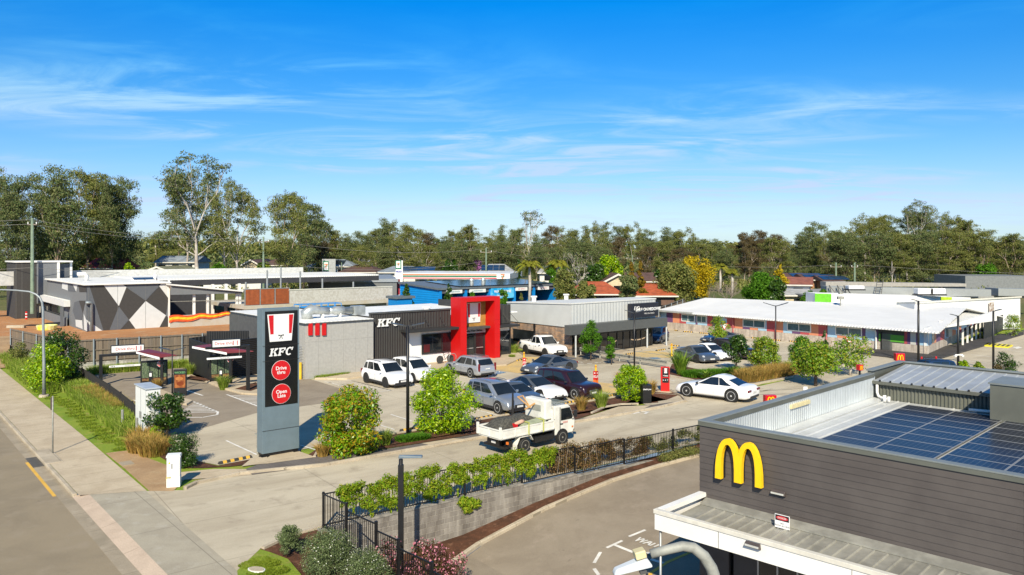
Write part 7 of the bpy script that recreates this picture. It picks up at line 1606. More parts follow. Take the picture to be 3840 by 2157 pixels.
        if kind=='sports':
            MB().lathe([(.01,.045),(.09,.035),(.13,.0),(.14,-.05)],n=16).xf(Matrix.Translation((X(.93),sg*hw0*.70,catmull(s['top'],.93)+.0))@Matrix.Rotation(R_(38),4,'Y')@Matrix.Diagonal((1.25,.95,1,1))).obj('headlight',M_head,t,smooth=True)
        else:
            y0,y1=sg*hw0*.52,sg*hw0*.93; zt2=ht-.05
            MB().hexa([(X(.978),y0,zt2-.15),(X(.935),y1,zt2-.12),(X(.90),y1*.99,zt2-.1),(X(.93),y0,zt2-.13)],[(X(.968),y0,zt2-.01),(X(.925),y1,zt2+.0),(X(.88),y1*.985,zt2+.03),(X(.92),y0,zt2+.02)]).xf(Matrix.Translation((.035,sg*.02,0))).obj('headlight',M_head,t,bevel=.02)
        tz=s['belt']-.05
        if kind in('suv','wagon','bigsuv','ute'):
            zA,zB_=(tz-.32,tz+.28) if kind=='wagon' else (tz-.30,tz+.02); MB().box(-L/2-.0,-L/2+.14,sg*hw0*.86-.07,sg*hw0*.86+.07,zA,zB_).obj('tail_light',M_tail,t,bevel=.03)
        else: MB().box(-L/2-.012+.02,-L/2+.1,min(sg*hw0*.46,sg*hw0*.93),max(sg*hw0*.46,sg*hw0*.93),tz-.17,tz-.05).obj('tail_light',M_tail,t,bevel=.03)
        MB().lathe([(.01,.0),(.085,.0),(.085,-.03)],n=12,ax='x').xf(Matrix.Translation((X(.985),sg*hw0*.66,zb0+.22))).obj('fog_light',M_trim,t)
    gz=catmull(s['top'],.985)
    gh_={'sports':.0,'coupe':.17,'suv':.20,'bigsuv':.30,'wagon':.2,'ute':.26}[kind]
    if gh_: MB().box(L/2-.05,L/2+.012,-hw0*.42,hw0*.42,gz-.10-gh_,gz-.10).obj('grille',M_trim if kind!='bigsuv' else M_chrome,t,bevel=.03)
    MB().box(L/2-.06,L/2+.006,-hw0*.72,hw0*.72,zb0+.07,zb0+.20).obj('lower_intake',M_trim,t,bevel=.03)
    if kind in('suv','bigsuv','ute'): MB().box(L/2-.16,L/2-.005,-hw0*.78,hw0*.78,zb0-.02,zb0+.08).obj('bumper_skirt',M_trim,t,bevel=.02)
    MB().box(L/2+.008,L/2+.022,-.22,.22,zb0+.21,zb0+.32).box(-L/2-.02,-L/2-.0,-.22,.22,.72 if Hh>1.5 else .55,.83 if Hh>1.5 else .66).obj('number_plate',M_plate,t)
    MB().box(-L/2-.008,-L/2+.1,-hw0*.7,hw0*.7,zb0+.08,zb0+.24).obj('rear_bumper',M_trim,t,bevel=.03)
    if rails or kind in('bigsuv','suv') and rails is not None:
        m=MB()
        for sg in (1,-1): m.tube([(X(.14),sg*wr*.88,zt+.0),(X(.18),sg*wr*.90,zt+.055),(X(.5),sg*wr*.90,zt+.06),(X(.55),sg*wr*.88,zt+.01)],.02,6)
        m.obj('roof_rail',M_chrome if kind!='suv' or pt is P_silver else M_trim,t)
    if kind=='sports':
        MB().hexa([(X(.0)-.02,-.62,.90),(X(.07),-.62,.90),(X(.07),.62,.90),(X(.0)-.02,.62,.90)],[(X(.0)-.02,-.62,.94),(X(.07),-.62,.93),(X(.07),.62,.93),(X(.0)-.02,.62,.94)]).obj('rear_spoiler',pt,t,bevel=.01)
    # wheel arches and wheels
    r=s['r']
    for x in (xf,xr):
        for sg in (1,-1):
            MB().lathe([(r*1.17,-.11),(r*1.17,.012),(.01,.012)],n=26,ax='y').xf(Matrix.Translation((x,sg*hw0,r+.01))@Matrix.Diagonal((1,sg,1,1))).obj('wheel_arch',M_well if kind not in('suv','ute') else M_trim,t)
            wheel(t,x,sg*(hw0-.075),r,.23,rim or M_rim,spokes,sg)
    if kind=='ute':
        MB().box(X(.02),X(.335),-hw0*.86,hw0*.86,1.06,1.172).obj('tray_cover',pt,t,bevel=.03)
        m=MB()
        for sg in (1,-1): m.tube([(X(.33),sg*hw0*.74,1.12),(X(.36),sg*hw0*.7,1.55),(X(.39),sg*hw0*.66,1.70)],.035,6).tube([(X(.24),sg*hw0*.78,1.14),(X(.36),sg*hw0*.7,1.62)],.03,6)
        m.tube([(X(.36),-hw0*.7,1.62),(X(.36),hw0*.7,1.62)],.035,6); m.obj('sports_bar',M_trim,t)
        m=MB()
        for uu in (.42,.57): m.box(X(uu)-.03,X(uu)+.03,-hw0*.78,hw0*.78,zt+.06,zt+.10)
        m.obj('roof_bar',M_trim,t)
    return t
def two(a,b,*r,**k): return G(*a),G(*b)
c=lambda lab,f_,r_,kind,pt,**kw: car(lab,G(*f_),G(*r_),kind,pt,**kw)
c('white compact SUV with dark wheels and sunroof, leftmost car before the black and white shopfront',(1445.6,1454.6),(1374,1436),'suv',P_white,rim=M_rimd,spokes=10)
c('white SUV with black grille, partly behind the lamp post, second from the left',(1548.8,1437.7),(1481,1416),'suv',P_white,rim=M_rimd,spokes=5,scale=.97,ang=-50,wb=2.7,rails=None)
c('pale silver wagon seen from behind, parked near the red portal',(1685.7,1401),(1764,1417.3),'wagon',P_pale,side='L',spokes=8,scale=.93,rails=True)
c('silver four-wheel drive with roof rails, nearest the two round trees',(1868,1552.5),(1768.4,1526),'suv',P_silver,spokes=6,rails=True,scale=1.0)
c('slate grey sports coupe squeezed between the silver four-wheel drive and the white coupe',(1935,1527),(1850,1500),'sports',P_grey,ang=-50,wb=2.4,scale=.98,rim=M_rimd)
c('white coupe with dark roof and grille badge, parked between grey sports car and dark SUV',(2023.5,1509),(1940,1488),'coupe',P_white,ang=-50,scale=1.0,spokes=14,roofp=P_grey)
c('large dark maroon luxury SUV with chrome grille',(2155.3,1499.8),(2060,1470),'bigsuv',P_maroon,ang=-48,scale=.93,spokes=12)
c('slate grey sports coupe driving left past the red-sleeved bollard',(2045.8,1409.5),(2134,1396.5),'sports',P_grey,side='L',rim=M_rimd,spokes=10,cat='car')
c('white dual-cab utility with black wheels and sports bar, beside the guard rail',(2044,1342.5),(1971,1327.6),'ute',P_ute,rim=M_rimd,spokes=6,scale=1.02,cat='pickup truck')
c('white two-door coupe turning out to the driveway beside the red entry sign',(2575.7,1487.4),(2742.4,1508.5),'coupe',P_white,side='L',spokes=14,scale=1.07,roofp=None)
c('navy blue four-wheel drive half behind the clinic awning posts',(2480,1289.6),(2523.5,1287),'suv',P_blue,side='L',ang=-115,scale=.97)
c('slate grey sports coupe with rear wing behind the spiky garden plant',(2611.8,1361.7),(2545.9,1346.8),'sports',P_grey,rim=M_rimd,spokes=10,scale=1.0)
c('white coupe just behind the grey sports car in the clinic car park',(2679,1354.8),(2610,1335),'coupe',P_white,ang=-62,scale=.95,spokes=14)
c('dark SUV mostly hidden behind the dark-leaved clinic tree',(2772,1349),(2700,1330),'bigsuv',P_maroon,ang=-62,scale=.88,spokes=12)
c('slate grey sports coupe seen through the slender clinic tree, farthest car',(2690,1290),(2758.6,1278.4),'sports',P_grey,side='L',ang=-152,scale=.95,rim=M_rimd,spokes=10)
c16=car('blue car with red-capped roof rack, only its roof showing above the metal roof',Vector((29.6,57.0,0)),Vector((32.4,57.4,0)),'suv',P_blue,side='L',scale=.9); MB().box(-.8,.8,-.05,.05,1.66,1.72).obj('rack_bar',M_trim,c16); MB().cyl(-.7,0,1.72,1.9,.07,8).cyl(.6,0,1.72,1.9,.07,8).obj('red_cap',M_sr,c16)
# ---- tipper truck
TP=Vector((.65,37.0,0)); ta=41; TK=.865
P_tw=mat('truck_white',(.74,.73,.66),.45,var=.1,vs=1.5)
tr=thing('tipper_truck','white tipper truck loaded under black netting on the concrete driveway','truck',TP+Vector((-.643,.766,0))*.85,ta); tr.scale=(TK,)*3
# local: +x forward, rear axle at x=0, +y left(far side); near side is -y
hwT=.95
MB().box(-1.35,3.0,-.35,.35,.62,.78).box(-1.2,-.9,-.9,.9,.45,.75).obj('chassis',M_blackp,tr)
MB().box(-1.75,2.15,-hwT,hwT,.92,1.02).obj('tray_floor',P_tw,tr)
m=MB(); m.box(-1.75,2.15,-hwT-.03,-hwT+.01,1.02,1.42).box(-1.75,2.15,-hwT-.05,-hwT+.02,1.40,1.47)
for k in range(5): m.box(-1.75+k*.96,-1.68+k*.96,-hwT-.06,-hwT-.03,1.0,1.42)
m.box(-1.75,2.15,-hwT-.06,-hwT-.03,.98,1.05); m.obj('tray_side',P_tw,tr)
m=MB(); m.box(-1.75,2.15,hwT-.01,hwT+.03,1.02,1.47); m.obj('tray_side',P_tw,tr)
m=MB(); m.box(-1.80,-1.752,-hwT,hwT,1.0,1.45).box(-1.84,-1.801,-hwT,hwT,1.41,1.48).box(-1.84,-1.801,-.03,.04,1.0,1.41).box(-1.86,-1.75,-hwT-.07,-hwT+.05,1.0,1.62).box(-1.86,-1.75,hwT-.05,hwT+.07,1.0,1.62); m.obj('tailgate',P_tw,tr)
m=MB(); m.box(2.05,2.15,-hwT,hwT,1.0,2.05).box(1.75,2.05,-hwT,-hwT+.05,1.0,1.5); m.obj('headboard',P_tw,tr)
m=MB(); m.box(1.55,2.10,-.85,.85,1.5,2.62); m.obj('tool_box',P_tw,tr,bevel=.08)
MB().box(1.54,1.549,-.5,.2,1.95,2.3).obj('vent_grille',mat('vent_grey',(.3,.31,.27),.6),tr)
# netted load
random.seed(11); nx,ny=15,9; v=[]
for j in range(ny):
    for i in range(nx):
        u=i/(nx-1); w_=j/(ny-1); x=-1.72+u*3.3; y=-.72+w_*1.6; hgt=.55*math.exp(-((u-.30)/.28)**2)+.50*math.exp(-((u-.75)/.22)**2); ed=min(1,4*w_,4*(1-w_)); v.append((x,y,1.30+hgt*ed**.6+random.uniform(-.035,.035)))
f_=[(j*nx+i,j*nx+i+1,(j+1)*nx+i+1,(j+1)*nx+i) for j in range(ny-1) for i in range(nx-1)]
o_=MB().add(v,f_).obj('netting',mat('black_netting',(.035,.034,.028),.9,var=.5,vs=9,bump=.03,bs=25,col2=(.10,.095,.075)),tr,fix=False,smooth=True); q=o_.modifiers.new('s','SOLIDIFY'); q.thickness=.06
ld=thing('load_bundle','pale green wrapped bundle strapped along the near side of the truck tray','load',TP+Vector((-.643,.766,0))*.85,ta); ld.scale=(TK,)*3
MB().hexa([(-.3,-.92,1.04),(1.6,-.92,1.04),(1.6,-.45,1.04),(-.3,-.45,1.04)],[(-.1,-.90,1.52),(1.6,-.90,1.58),(1.6,-.45,1.66),(-.2,-.45,1.60)]).obj('wrapped_bundle',mat('pale_green_cover',(.30,.33,.22),.8),ld,bevel=.05)
m=MB()
for x in (.15,1.25): m.box(x,x+.07,-1.02,-.40,1.60,1.64).box(x,x+.07,-1.03,-1.0,.95,1.64)
m.obj('strap',mat('lime_strap',(.5,.52,.12),.7),ld)
MB().tube([(-.55,-.7,1.58),(-.1,-.7,1.66),(.2,-.6,1.64)],[.09,.12,.08],8).obj('pale_sack',mat('pinkish_sack',(.62,.38,.27),.8),ld,smooth=True)
MB().hexa([(-.62,-.88,1.1),(-.5,-.88,1.1),(-.5,-.5,1.1),(-.62,-.5,1.1)],[(-.62,-.88,1.6),(-.5,-.88,1.6),(-.5,-.5,1.6),(-.62,-.5,1.6)]).obj('red_crate',M_sr,ld)
tf_=thing('timber_frame','bare timber brace propped behind the truck cab','timber',TP+Vector((-.643,.766,0))*.85,ta); tf_.scale=(TK,)*3
M_tim=mat('raw_timber',(.58,.33,.13),.7,var=.1); MB().tube([(1.5,.3,2.05),(.7,.5,2.75)],.05,4).tube([(.7,.5,2.75),(1.2,.6,2.74)],.04,4).tube([(1.5,.3,2.05),(1.15,.6,2.75)],.04,4).tube([(.8,.0,2.1),(1.55,.0,2.35)],.05,4).obj('brace',M_tim,tf_)
# cab
cx0,cx1=2.25,3.85
m=MB(); side_=[(cx0,.55),(3.72,.55),(3.86,.75),(3.90,1.25),(3.80,1.42),(3.52,2.05),(3.35,2.18),(cx0,2.20)]
m.prism(side_,-.88,.88); m.obj('cab',P_tw,tr,bevel=.06)
for sg in (-1,1):
    y0,y1=(-.905,-.884) if sg<0 else (.884,.905)
    MB().prism([(2.75,1.35),(3.62,1.35),(3.70,1.48),(3.45,2.02),(2.75,2.02)],y0,y1).obj('side_window',M_cg,tr)
    MB().box(2.66,2.70,y0,y1,.75,2.1).box(2.72,2.9,y0-.01 if sg<0 else y0,y1 if sg<0 else y1+.01,1.12,1.18).obj('door_trim',M_trim,tr)
MB().hexa([(3.80,-.78,1.46),(3.80,.78,1.46),(3.79,.78,1.46),(3.79,-.78,1.46)],[(3.58,-.74,2.04),(3.58,.74,2.04),(3.55,.74,2.04),(3.55,-.74,2.04)]).xf(Matrix.Translation((.035,0,0))).obj('windscreen',M_cg,tr)
MB().box(3.85,3.93,-.8,.8,.6,.85).obj('front_bumper',M_trim,tr,bevel=.03)
m=MB()
for sg in (-1,1): m.tube([(3.6,sg*.88,1.75),(3.8,sg*1.02,1.85),(3.8,sg*1.02,1.4),(3.65,sg*.88,1.3)],.02,5).box(3.74,3.84,sg*1.02-.1,sg*1.02+.1,1.45,1.82)
m.obj('mirror',M_trim,tr)
for sg in (-1,1): MB().box(3.84,3.90,sg*.7-.15,sg*.7+.15,.95,1.1).obj('headlight',M_head,tr,bevel=.02)
MB().box(3.62,3.72,-.915,-.884,.85,.93).box(-1.28,-1.2,-.93,-.8,.62,.75).obj('indicator',mat('amber_lens',(.75,.18,.02),.3),tr)
MB().box(2.9,3.3,-.900,-.884,1.17,1.27).obj('door_decal',mat('faded_red_decal',(.6,.35,.30),.6),tr)
m=MB(); m.box(2.28,3.4,-.75,-.70,2.27,2.31).box(2.28,3.4,.70,.75,2.27,2.31)
for k in range(6): m.box(2.3+k*.2,2.34+k*.2,-.75,.75,2.31,2.34)
m.obj('roof_rack',mat('rack_green_grey',(.15,.18,.17),.5),tr); MB().cyl(2.6,.1,2.34,2.48,.08,10).obj('beacon',mat('amber_lens',(.7,.2,.02)),tr)
MB().box(2.15,2.24,-.8,.8,.6,2.0).box(.75,2.2,-.9,-.55,.40,.70).box(.75,1.9,.55,.9,.40,.70).box(2.14,2.24,-.92,-.7,.45,1.5).obj('side_tanks',M_blackp,tr,bevel=.02)
MB().box(-1.45,-1.1,-.85,.85,.38,.50).box(-1.5,-1.3,-.5,.5,.5,.85).obj('rear_bar',M_blackp,tr); MB().box(-1.52,-1.501,-.2,.15,.6,.72).obj('number_plate',M_plate,tr)
m=MB(); m.hexa([(-.62,-.95,.50),(-.60,-.95,.50),(-.60,-.62,.50),(-.62,-.62,.50)],[(-.42,-.95,.88),(-.38,-.95,.88),(-.38,-.62,.88),(-.42,-.62,.88)]).box(-.40,.40,-.95,-.62,.86,.90).hexa([(.55,-.95,.6),(.57,-.95,.6),(.57,-.62,.6),(.55,-.62,.6)],[(.36,-.95,.88),(.40,-.95,.88),(.40,-.62,.88),(.36,-.62,.88)]); m.obj('mudguard',P_tw,tr); MB().box(-.78,-.62,-.95,-.62,.22,.52).obj('mud_flap',P_tw,tr)
for x in (0,2.85):
    for sg in (-1,1):
        if x>1: MB().lathe([(.46,-.1),(.46,.03),(.01,.03)],n=20,ax='y').xf(Matrix.Translation((x,sg*.885,.42))@Matrix.Diagonal((1,sg,1,1))).obj('wheel_arch',M_well,tr)
        wheel(tr,x,sg*.80,.39,.26,mat('truck_rim',(.35,.34,.30),.5,.4),6,sg)
# driver
dr=thing('person','truck driver in a dark shirt, arm at the wheel, seen through the cab side window','person',TP+Vector((-.643,.766,0))*.85,ta); dr.scale=(TK,)*3
# driver figure as one skinned surface
def skin_body(name,par,verts,edges,rad,m,loc=(0,0,0)):
    me=bpy.data.meshes.new(name); me.from_pydata(verts,edges,[]); o=bpy.data.objects.new(name,me); COL.objects.link(o); o.parent=par; o.location=loc; me.materials.append(m)
    o.modifiers.new('skin','SKIN'); 
    bpy.context.view_layer.objects.active=o
    if not me.skin_vertices:
        bpy.context.view_layer.update()
    for i,r in enumerate(rad): me.skin_vertices[0].data[i].radius=(r,r)
    me.skin_vertices[0].data[0].use_root=True
    s=o.modifiers.new('sub','SUBSURF'); s.levels=1; s.render_levels=2; return o
try:
    V_=[(2.85,-.42,1.02),(2.84,-.42,1.28),(2.84,-.42,1.48),(2.85,-.42,1.58),(2.88,-.42,1.70),(2.86,-.62,1.44),(3.02,-.68,1.26),(3.24,-.60,1.32),(3.30,-.58,1.35),(2.86,-.22,1.44),(3.05,-.18,1.26),(3.25,-.26,1.34),(3.2,-.5,1.02),(3.2,-.3,1.02),(2.89,-.42,1.80)]
    E_=[(0,1),(1,2),(2,3),(3,4),(2,5),(5,6),(6,7),(7,8),(2,9),(9,10),(10,11),(0,12),(0,13),(4,14)]
    skin_body('body',dr,V_,E_,[.15,.15,.14,.06,.10,.07,.05,.04,.04,.07,.05,.04,.08,.08,.07],mat('skin_tone',(.45,.22,.14),.6))
except Exception as ex: print('skin fail',ex)
MB().lathe([(.09,-.02),(.165,0),(.17,.2),(.15,.38),(.06,.44)],(2.85,-.42,1.04),12).obj('shirt',mat('dark_shirt',(.04,.045,.06),.9),dr,smooth=True)
MB().lathe([(.115,0),(.12,.05),(.09,.1),(.01,.12)],(2.875,-.42,1.745),12).obj('hair',mat('dark_hair',(.02,.015,.01),.8),dr,smooth=True)
# ================= VEGETATION
def leafmat(n,cols,trans=.35,rough=.65,spec=.18): return mat(n,cols[0],rough,0,var=.3,vs=.8,spec=spec,island=cols,trans=trans)
L_gum=leafmat('gum_leaf',[(0.0617,0.105,0.0333),(0.123,0.173,0.0566),(0.195,0.23,0.0834),(0.269,0.261,0.11),(0.145,0.15,0.04)],.25)
L_gum2=leafmat('olive_gum_leaf',[(0.103,0.139,0.0312),(0.175,0.202,0.0484),(0.247,0.245,0.0691),(0.311,0.276,0.0865)],.25)
L_dark=leafmat('dark_leaf',[(0.019,0.0513,0.0048),(0.0378,0.0939,0.00798),(0.0946,0.171,0.016)],.2,.35,.5)
L_lime=leafmat('lime_leaf',[(0.127,0.288,0.00464),(0.254,0.46,0.0058),(0.423,0.613,0.0087),(0.592,0.691,0.0174),(0.0845,0.191,0.0029)],.4,.35,.5)
L_orange=leafmat('orange_tipped_leaf',[(0.0756,0.252,0.00518),(0.197,0.426,0.0078),(0.363,0.504,0.013),(0.575,0.387,0.0194),(0.454,0.213,0.0194),(0.0907,0.27,0.00648)],.4,.35,.5)
L_yel=leafmat('yellow_wattle_leaf',[(0.379,0.3,0.00832),(0.524,0.382,0.0104),(0.655,0.45,0.0125),(0.291,0.259,0.0104)],.3)
L_rust=leafmat('rusty_leaf',[(.14,.10,.045),(.17,.12,.055),(.10,.085,.035),(.09,.10,.035)],.25)
L_gold=leafmat('golden_conifer_leaf',[(0.16,0.127,0.0132),(0.246,0.162,0.0176),(0.32,0.173,0.0176),(0.0739,0.0924,0.0088)],.25)
L_mid=leafmat('mid_green_leaf',[(0.0454,0.142,0.00648),(0.0907,0.227,0.013),(0.151,0.312,0.0216)],.35)
L_tree=leafmat('parking_tree_leaf',[(0.0902,0.204,0.00938),(0.162,0.315,0.0157),(0.27,0.426,0.0235),(0.397,0.481,0.0314),(0.361,0.222,0.0235)],.35,.4,.5)
L_grey=leafmat('grey_green_leaf',[(.09,.13,.045),(.15,.20,.075),(.22,.26,.12),(.06,.10,.03)],.2)
L_white=mat('white_blossom',(.6,.6,.5),.7); L_pink=leafmat('pink_blossom',[(0.635,0.2,0.266),(0.809,0.4,0.436),(0.485,0.114,0.194)],.3)
L_grass=leafmat('grass_blade',[(0.154,0.275,0.0173),(0.26,0.376,0.0346),(0.401,0.463,0.0864),(0.531,0.55,0.147)],.35)
L_straw=leafmat('straw_blade',[(0.454,0.284,0.0756),(0.635,0.397,0.119),(0.333,0.242,0.054),(0.212,0.213,0.0324)],.3)
L_vine=leafmat('vine_leaf',[(0.118,0.237,0.00896),(0.223,0.375,0.0134),(0.352,0.473,0.0269),(0.447,0.417,0.0358),(0.0706,0.167,0.00896)],.4)
L_dry=leafmat('dry_brown_leaf',[(0.197,0.116,0.0484),(0.296,0.173,0.0704),(0.123,0.0866,0.0308),(0.0862,0.104,0.0176)],.2)
L_flax=leafmat('flax_leaf',[(0.123,0.231,0.0176),(0.271,0.381,0.0528),(0.0616,0.139,0.0088)],.3,.35,.5)
M_barkg=mat('gum_bark',(.42,.36,.29),.85,var=.25,vs=.5,col2=(.24,.15,.10),bump=.02,bs=3); M_barkd=mat('dark_bark',(.10,.075,.055),.9,var=.2,vs=1); M_barkw=mat('pale_bark',(.50,.47,.42),.8,var=.2,vs=.6,col2=(.32,.26,.22)); M_twig=mat('bare_twig',(.30,.24,.18),.9,var=.2)
def leafmesh(name,cl,n,size,m,parent,seed=0,elong=2.4,shell=.55,flat=.0,droop=0,loc=None,wts=None):
    rg=np.random.default_rng(seed); C=np.array(cl,float); P=C[:,:3]; Rr=C[:,3:6]
    wt=(Rr.prod(1))**(.66); wt=wt/wt.sum(); idx=rg.choice(len(C),n,p=wt)
    d=rg.normal(size=(n,3)); d/=np.linalg.norm(d,axis=1)[:,None]; rad=shell+(1-shell)*rg.random(n)**.6; rad*=1+.18*(rg.random(n)-.5)
    pos=P[idx]+d*Rr[idx]*rad[:,None]
    nrm=d+rg.normal(size=(n,3))*.75; nrm[:,2]+=.35+flat; nrm/=np.linalg.norm(nrm,axis=1)[:,None]
    a=np.cross(nrm,rg.normal(size=(n,3))); a[:,2]-=droop; a-=nrm*(a*nrm).sum(1)[:,None]; a/=np.linalg.norm(a,axis=1)[:,None]+1e-9; b=np.cross(nrm,a)
    s=size*(.6+.8*rg.random(n))[:,None]; h=a*s*.5; w_=b*s*.5/elong; fold=nrm*s*.06
    v=np.stack([pos-h,pos+w_+fold,pos+h,pos-w_+fold],1).reshape(-1,3)
    me=bpy.data.meshes.new(name); me.vertices.add(4*n); me.vertices.foreach_set('co',v.ravel()); me.loops.add(4*n); me.loops.foreach_set('vertex_index',np.arange(4*n)); me.polygons.add(n); me.polygons.foreach_set('loop_start',np.arange(n)*4); me.polygons.foreach_set('loop_total',np.full(n,4)); me.update(); me.validate()
    me.materials.append(m); o=bpy.data.objects.new(name,me); COL.objects.link(o)
    if parent: o.parent=parent
    if loc is not None: o.location=loc
    return o
def blades(name,spots,n,h,spread,m,parent=None,seed=0,wd=.02,curve=.5,zf=None):
    """spots: list (x,y,radius); arched grass blades, 2 quads each"""
    rg=np.random.default_rng(seed); S=np.array([s[:3] for s in spots],float); Z=np.array([s[3] if len(s)>3 else 0 for s in spots],float); wt=S[:,2]**2/np.sum(S[:,2]**2); idx=rg.choice(len(S),n,p=wt)
    a=rg.random(n)*2*np.pi; r=np.sqrt(rg.random(n))*S[idx,2]; b=np.stack([S[idx,0]+r*np.cos(a),S[idx,1]+r*np.sin(a),Z[idx]],1)
    L=h*(.55+.7*rg.random(n)); a2=np.where(rg.random(n)<.6,a,rg.random(n)*2*np.pi)+rg.normal(size=n)*.5; out=spread*(.2+rg.random(n)); dx=np.stack([np.cos(a2),np.sin(a2),np.zeros(n)],1)
    side=np.stack([-np.sin(a2+rg.normal(size=n)*.8),np.cos(a2),np.zeros(n)],1)*wd
    mid=b+dx*(out*.35*L)[:,None]+np.stack([0*L,0*L,L*.65],1); tip=b+dx*(out*L)[:,None]+np.stack([0*L,0*L,L*(1-curve*.35*out)],1)
    v=np.stack([b-side,b+side,mid+side*.8,mid-side*.8,tip],1).reshape(-1,3)
    me=bpy.data.meshes.new(name); i5=np.arange(n)*5
    q=np.stack([i5,i5+1,i5+2,i5+3],1); t=np.stack([i5+3,i5+2,i5+4],1)
    loops=np.concatenate([np.concatenate([q,t],1).ravel()]); me.vertices.add(5*n); me.vertices.foreach_set('co',v.ravel()); me.loops.add(7*n); me.loops.foreach_set('vertex_index',loops); me.polygons.add(2*n)
    st=np.stack([np.arange(n)*7,np.arange(n)*7+4],1).ravel(); tt=np.tile([4,3],n); me.polygons.foreach_set('loop_start',st); me.polygons.foreach_set('loop_total',tt); me.update(); me.validate(); me.materials.append(m)
    o=bpy.data.objects.new(name,me); COL.objects.link(o)
    if parent: o.parent=parent
    return o
def limbs(mb,rg,p,d,L,r,depth,ends,spread,up,nseg=3,kids_=(2,3)):
    pts=[p]; q=Vector(p); dd=Vector(d)
    for i in range(nseg):
        dd=(dd+Vector((rg.uniform(-1,1),rg.uniform(-1,1),rg.uniform(-.3,.6)*up))*.16).normalized(); q=q+dd*L/nseg; pts.append(tuple(q))
    r1=r*.62; mb.tube(pts,[r+(r1-r)*i/nseg for i in range(nseg+1)],6 if r>.05 else 4,cap=False)
    if depth==0: ends.append((q,r1)); return
    if depth<=2: ends.append((Vector(pts[2]),r1))
    for k in range(rg.randint(*kids_)):
        a=rg.uniform(0,2*math.pi); t=Vector((math.cos(a),math.sin(a),0)); nd=(dd+t*spread*rg.uniform(.6,1.2)+Vector((0,0,up*.25))).normalized()
        limbs(mb,rg,tuple(q),nd,L*rg.uniform(.62,.85),r1,depth-1,ends,spread,up,nseg,kids_)
def gum(name,seed,hgt,wid,bole=.35,depth=3,nl=7000,leaf=.38,m=L_gum,bark=M_barkg,cl=1.0,spread=.62,up=.8,flat=.55,dens=1.0,nmain=3,cat='tree',kids_=(2,3),skirt=0):
    rg=random.Random(seed); t=thing(name,'x',cat); mb=MB(); ends=[]
    r0=hgt*.016+.06; top=hgt*bole; pts=[(0,0,-1.5)]; x=y=0
    for i in range(4): x+=rg.uniform(-.02,.02)*hgt; y+=rg.uniform(-.02,.02)*hgt; pts.append((x,y,top*(i+1)/4))
    mb.tube(pts,[r0*1.2,r0,r0*.95,r0*.88,r0*.8],8,cap=False)
    rem=hgt-top; L=rem*.36
    for k in range(nmain):
        a=2*math.pi*(k+rg.random()*.5)/nmain; sp=spread*.75*(wid/(hgt*.5)); limbs(mb,rg,pts[-1],Vector((math.cos(a)*sp,math.sin(a)*sp,1)).normalized(),L,r0*.55,depth-1,ends,spread,up,3,kids_)
    # side limbs from the bole
    for k in range(6):
        zz=top*rg.uniform(.62,1.0); a=rg.uniform(0,6.28); limbs(mb,rg,(pts[3][0],pts[3][1],zz),Vector((math.cos(a),math.sin(a),rg.uniform(.35,1.0))).normalized(),L*rg.uniform(.7,1.1),r0*.32,2,ends,spread,up,3,(2,3))
    # normalise extents
    mx_=max(max(abs(e[0].x),abs(e[0].y)) for e in ends); mz=max(e[0].z for e in ends); sx=(wid*.5*.88)/mx_; sz_=(hgt*.96-top)/(mz-top) if mz>top else 1
    def nf(p):
        z=p[2]; zq=z if z<top else top+(z-top)*sz_; rq=math.hypot(p[0],p[1])*sx/(wid*.5)
        if z>top*.8: zq-=.20*hgt*min(1,rq)**2*min(1,(z-top*.8)/(hgt*.25))
        return (p[0]*(sx if z>top*.8 else 1+(sx-1)*max(0,z)/(top*.8)),p[1]*(sx if z>top*.8 else 1+(sx-1)*max(0,z)/(top*.8)),zq)
    mb.v=[nf(p) for p in mb.v]; mb.obj('trunk',bark,t,smooth=True,fix=False)
    cls=[]
    for e,_ in ends:
        p=nf(e); R0=cl*wid*.062*rg.uniform(.6,1.35); 
        cls.append((*p,R0*1.25,R0*1.25,R0*flat))
        for q in range(3):
            a=rg.uniform(0,6.28); rr=R0*rg.uniform(.6,1.6); cls.append((p[0]+rr*math.cos(a),p[1]+rr*math.sin(a),p[2]+rg.uniform(-.6,.5)*R0,R0*rg.uniform(.5,.9),R0*rg.uniform(.5,.9),R0*flat*rg.uniform(.5,.9)))
    if skirt:
        for q in range(skirt): a=rg.uniform(0,6.28); rr=wid*rg.uniform(.05,.36); R0=wid*rg.uniform(.07,.13); cls.append((rr*math.cos(a),rr*math.sin(a),hgt*rg.uniform(.06,bole+.12),R0,R0,R0*.8))
    if nl: leafmesh('crown',cls,int(nl*dens*1.15),leaf,m,t,seed,droop=.6,shell=.35)
    return t
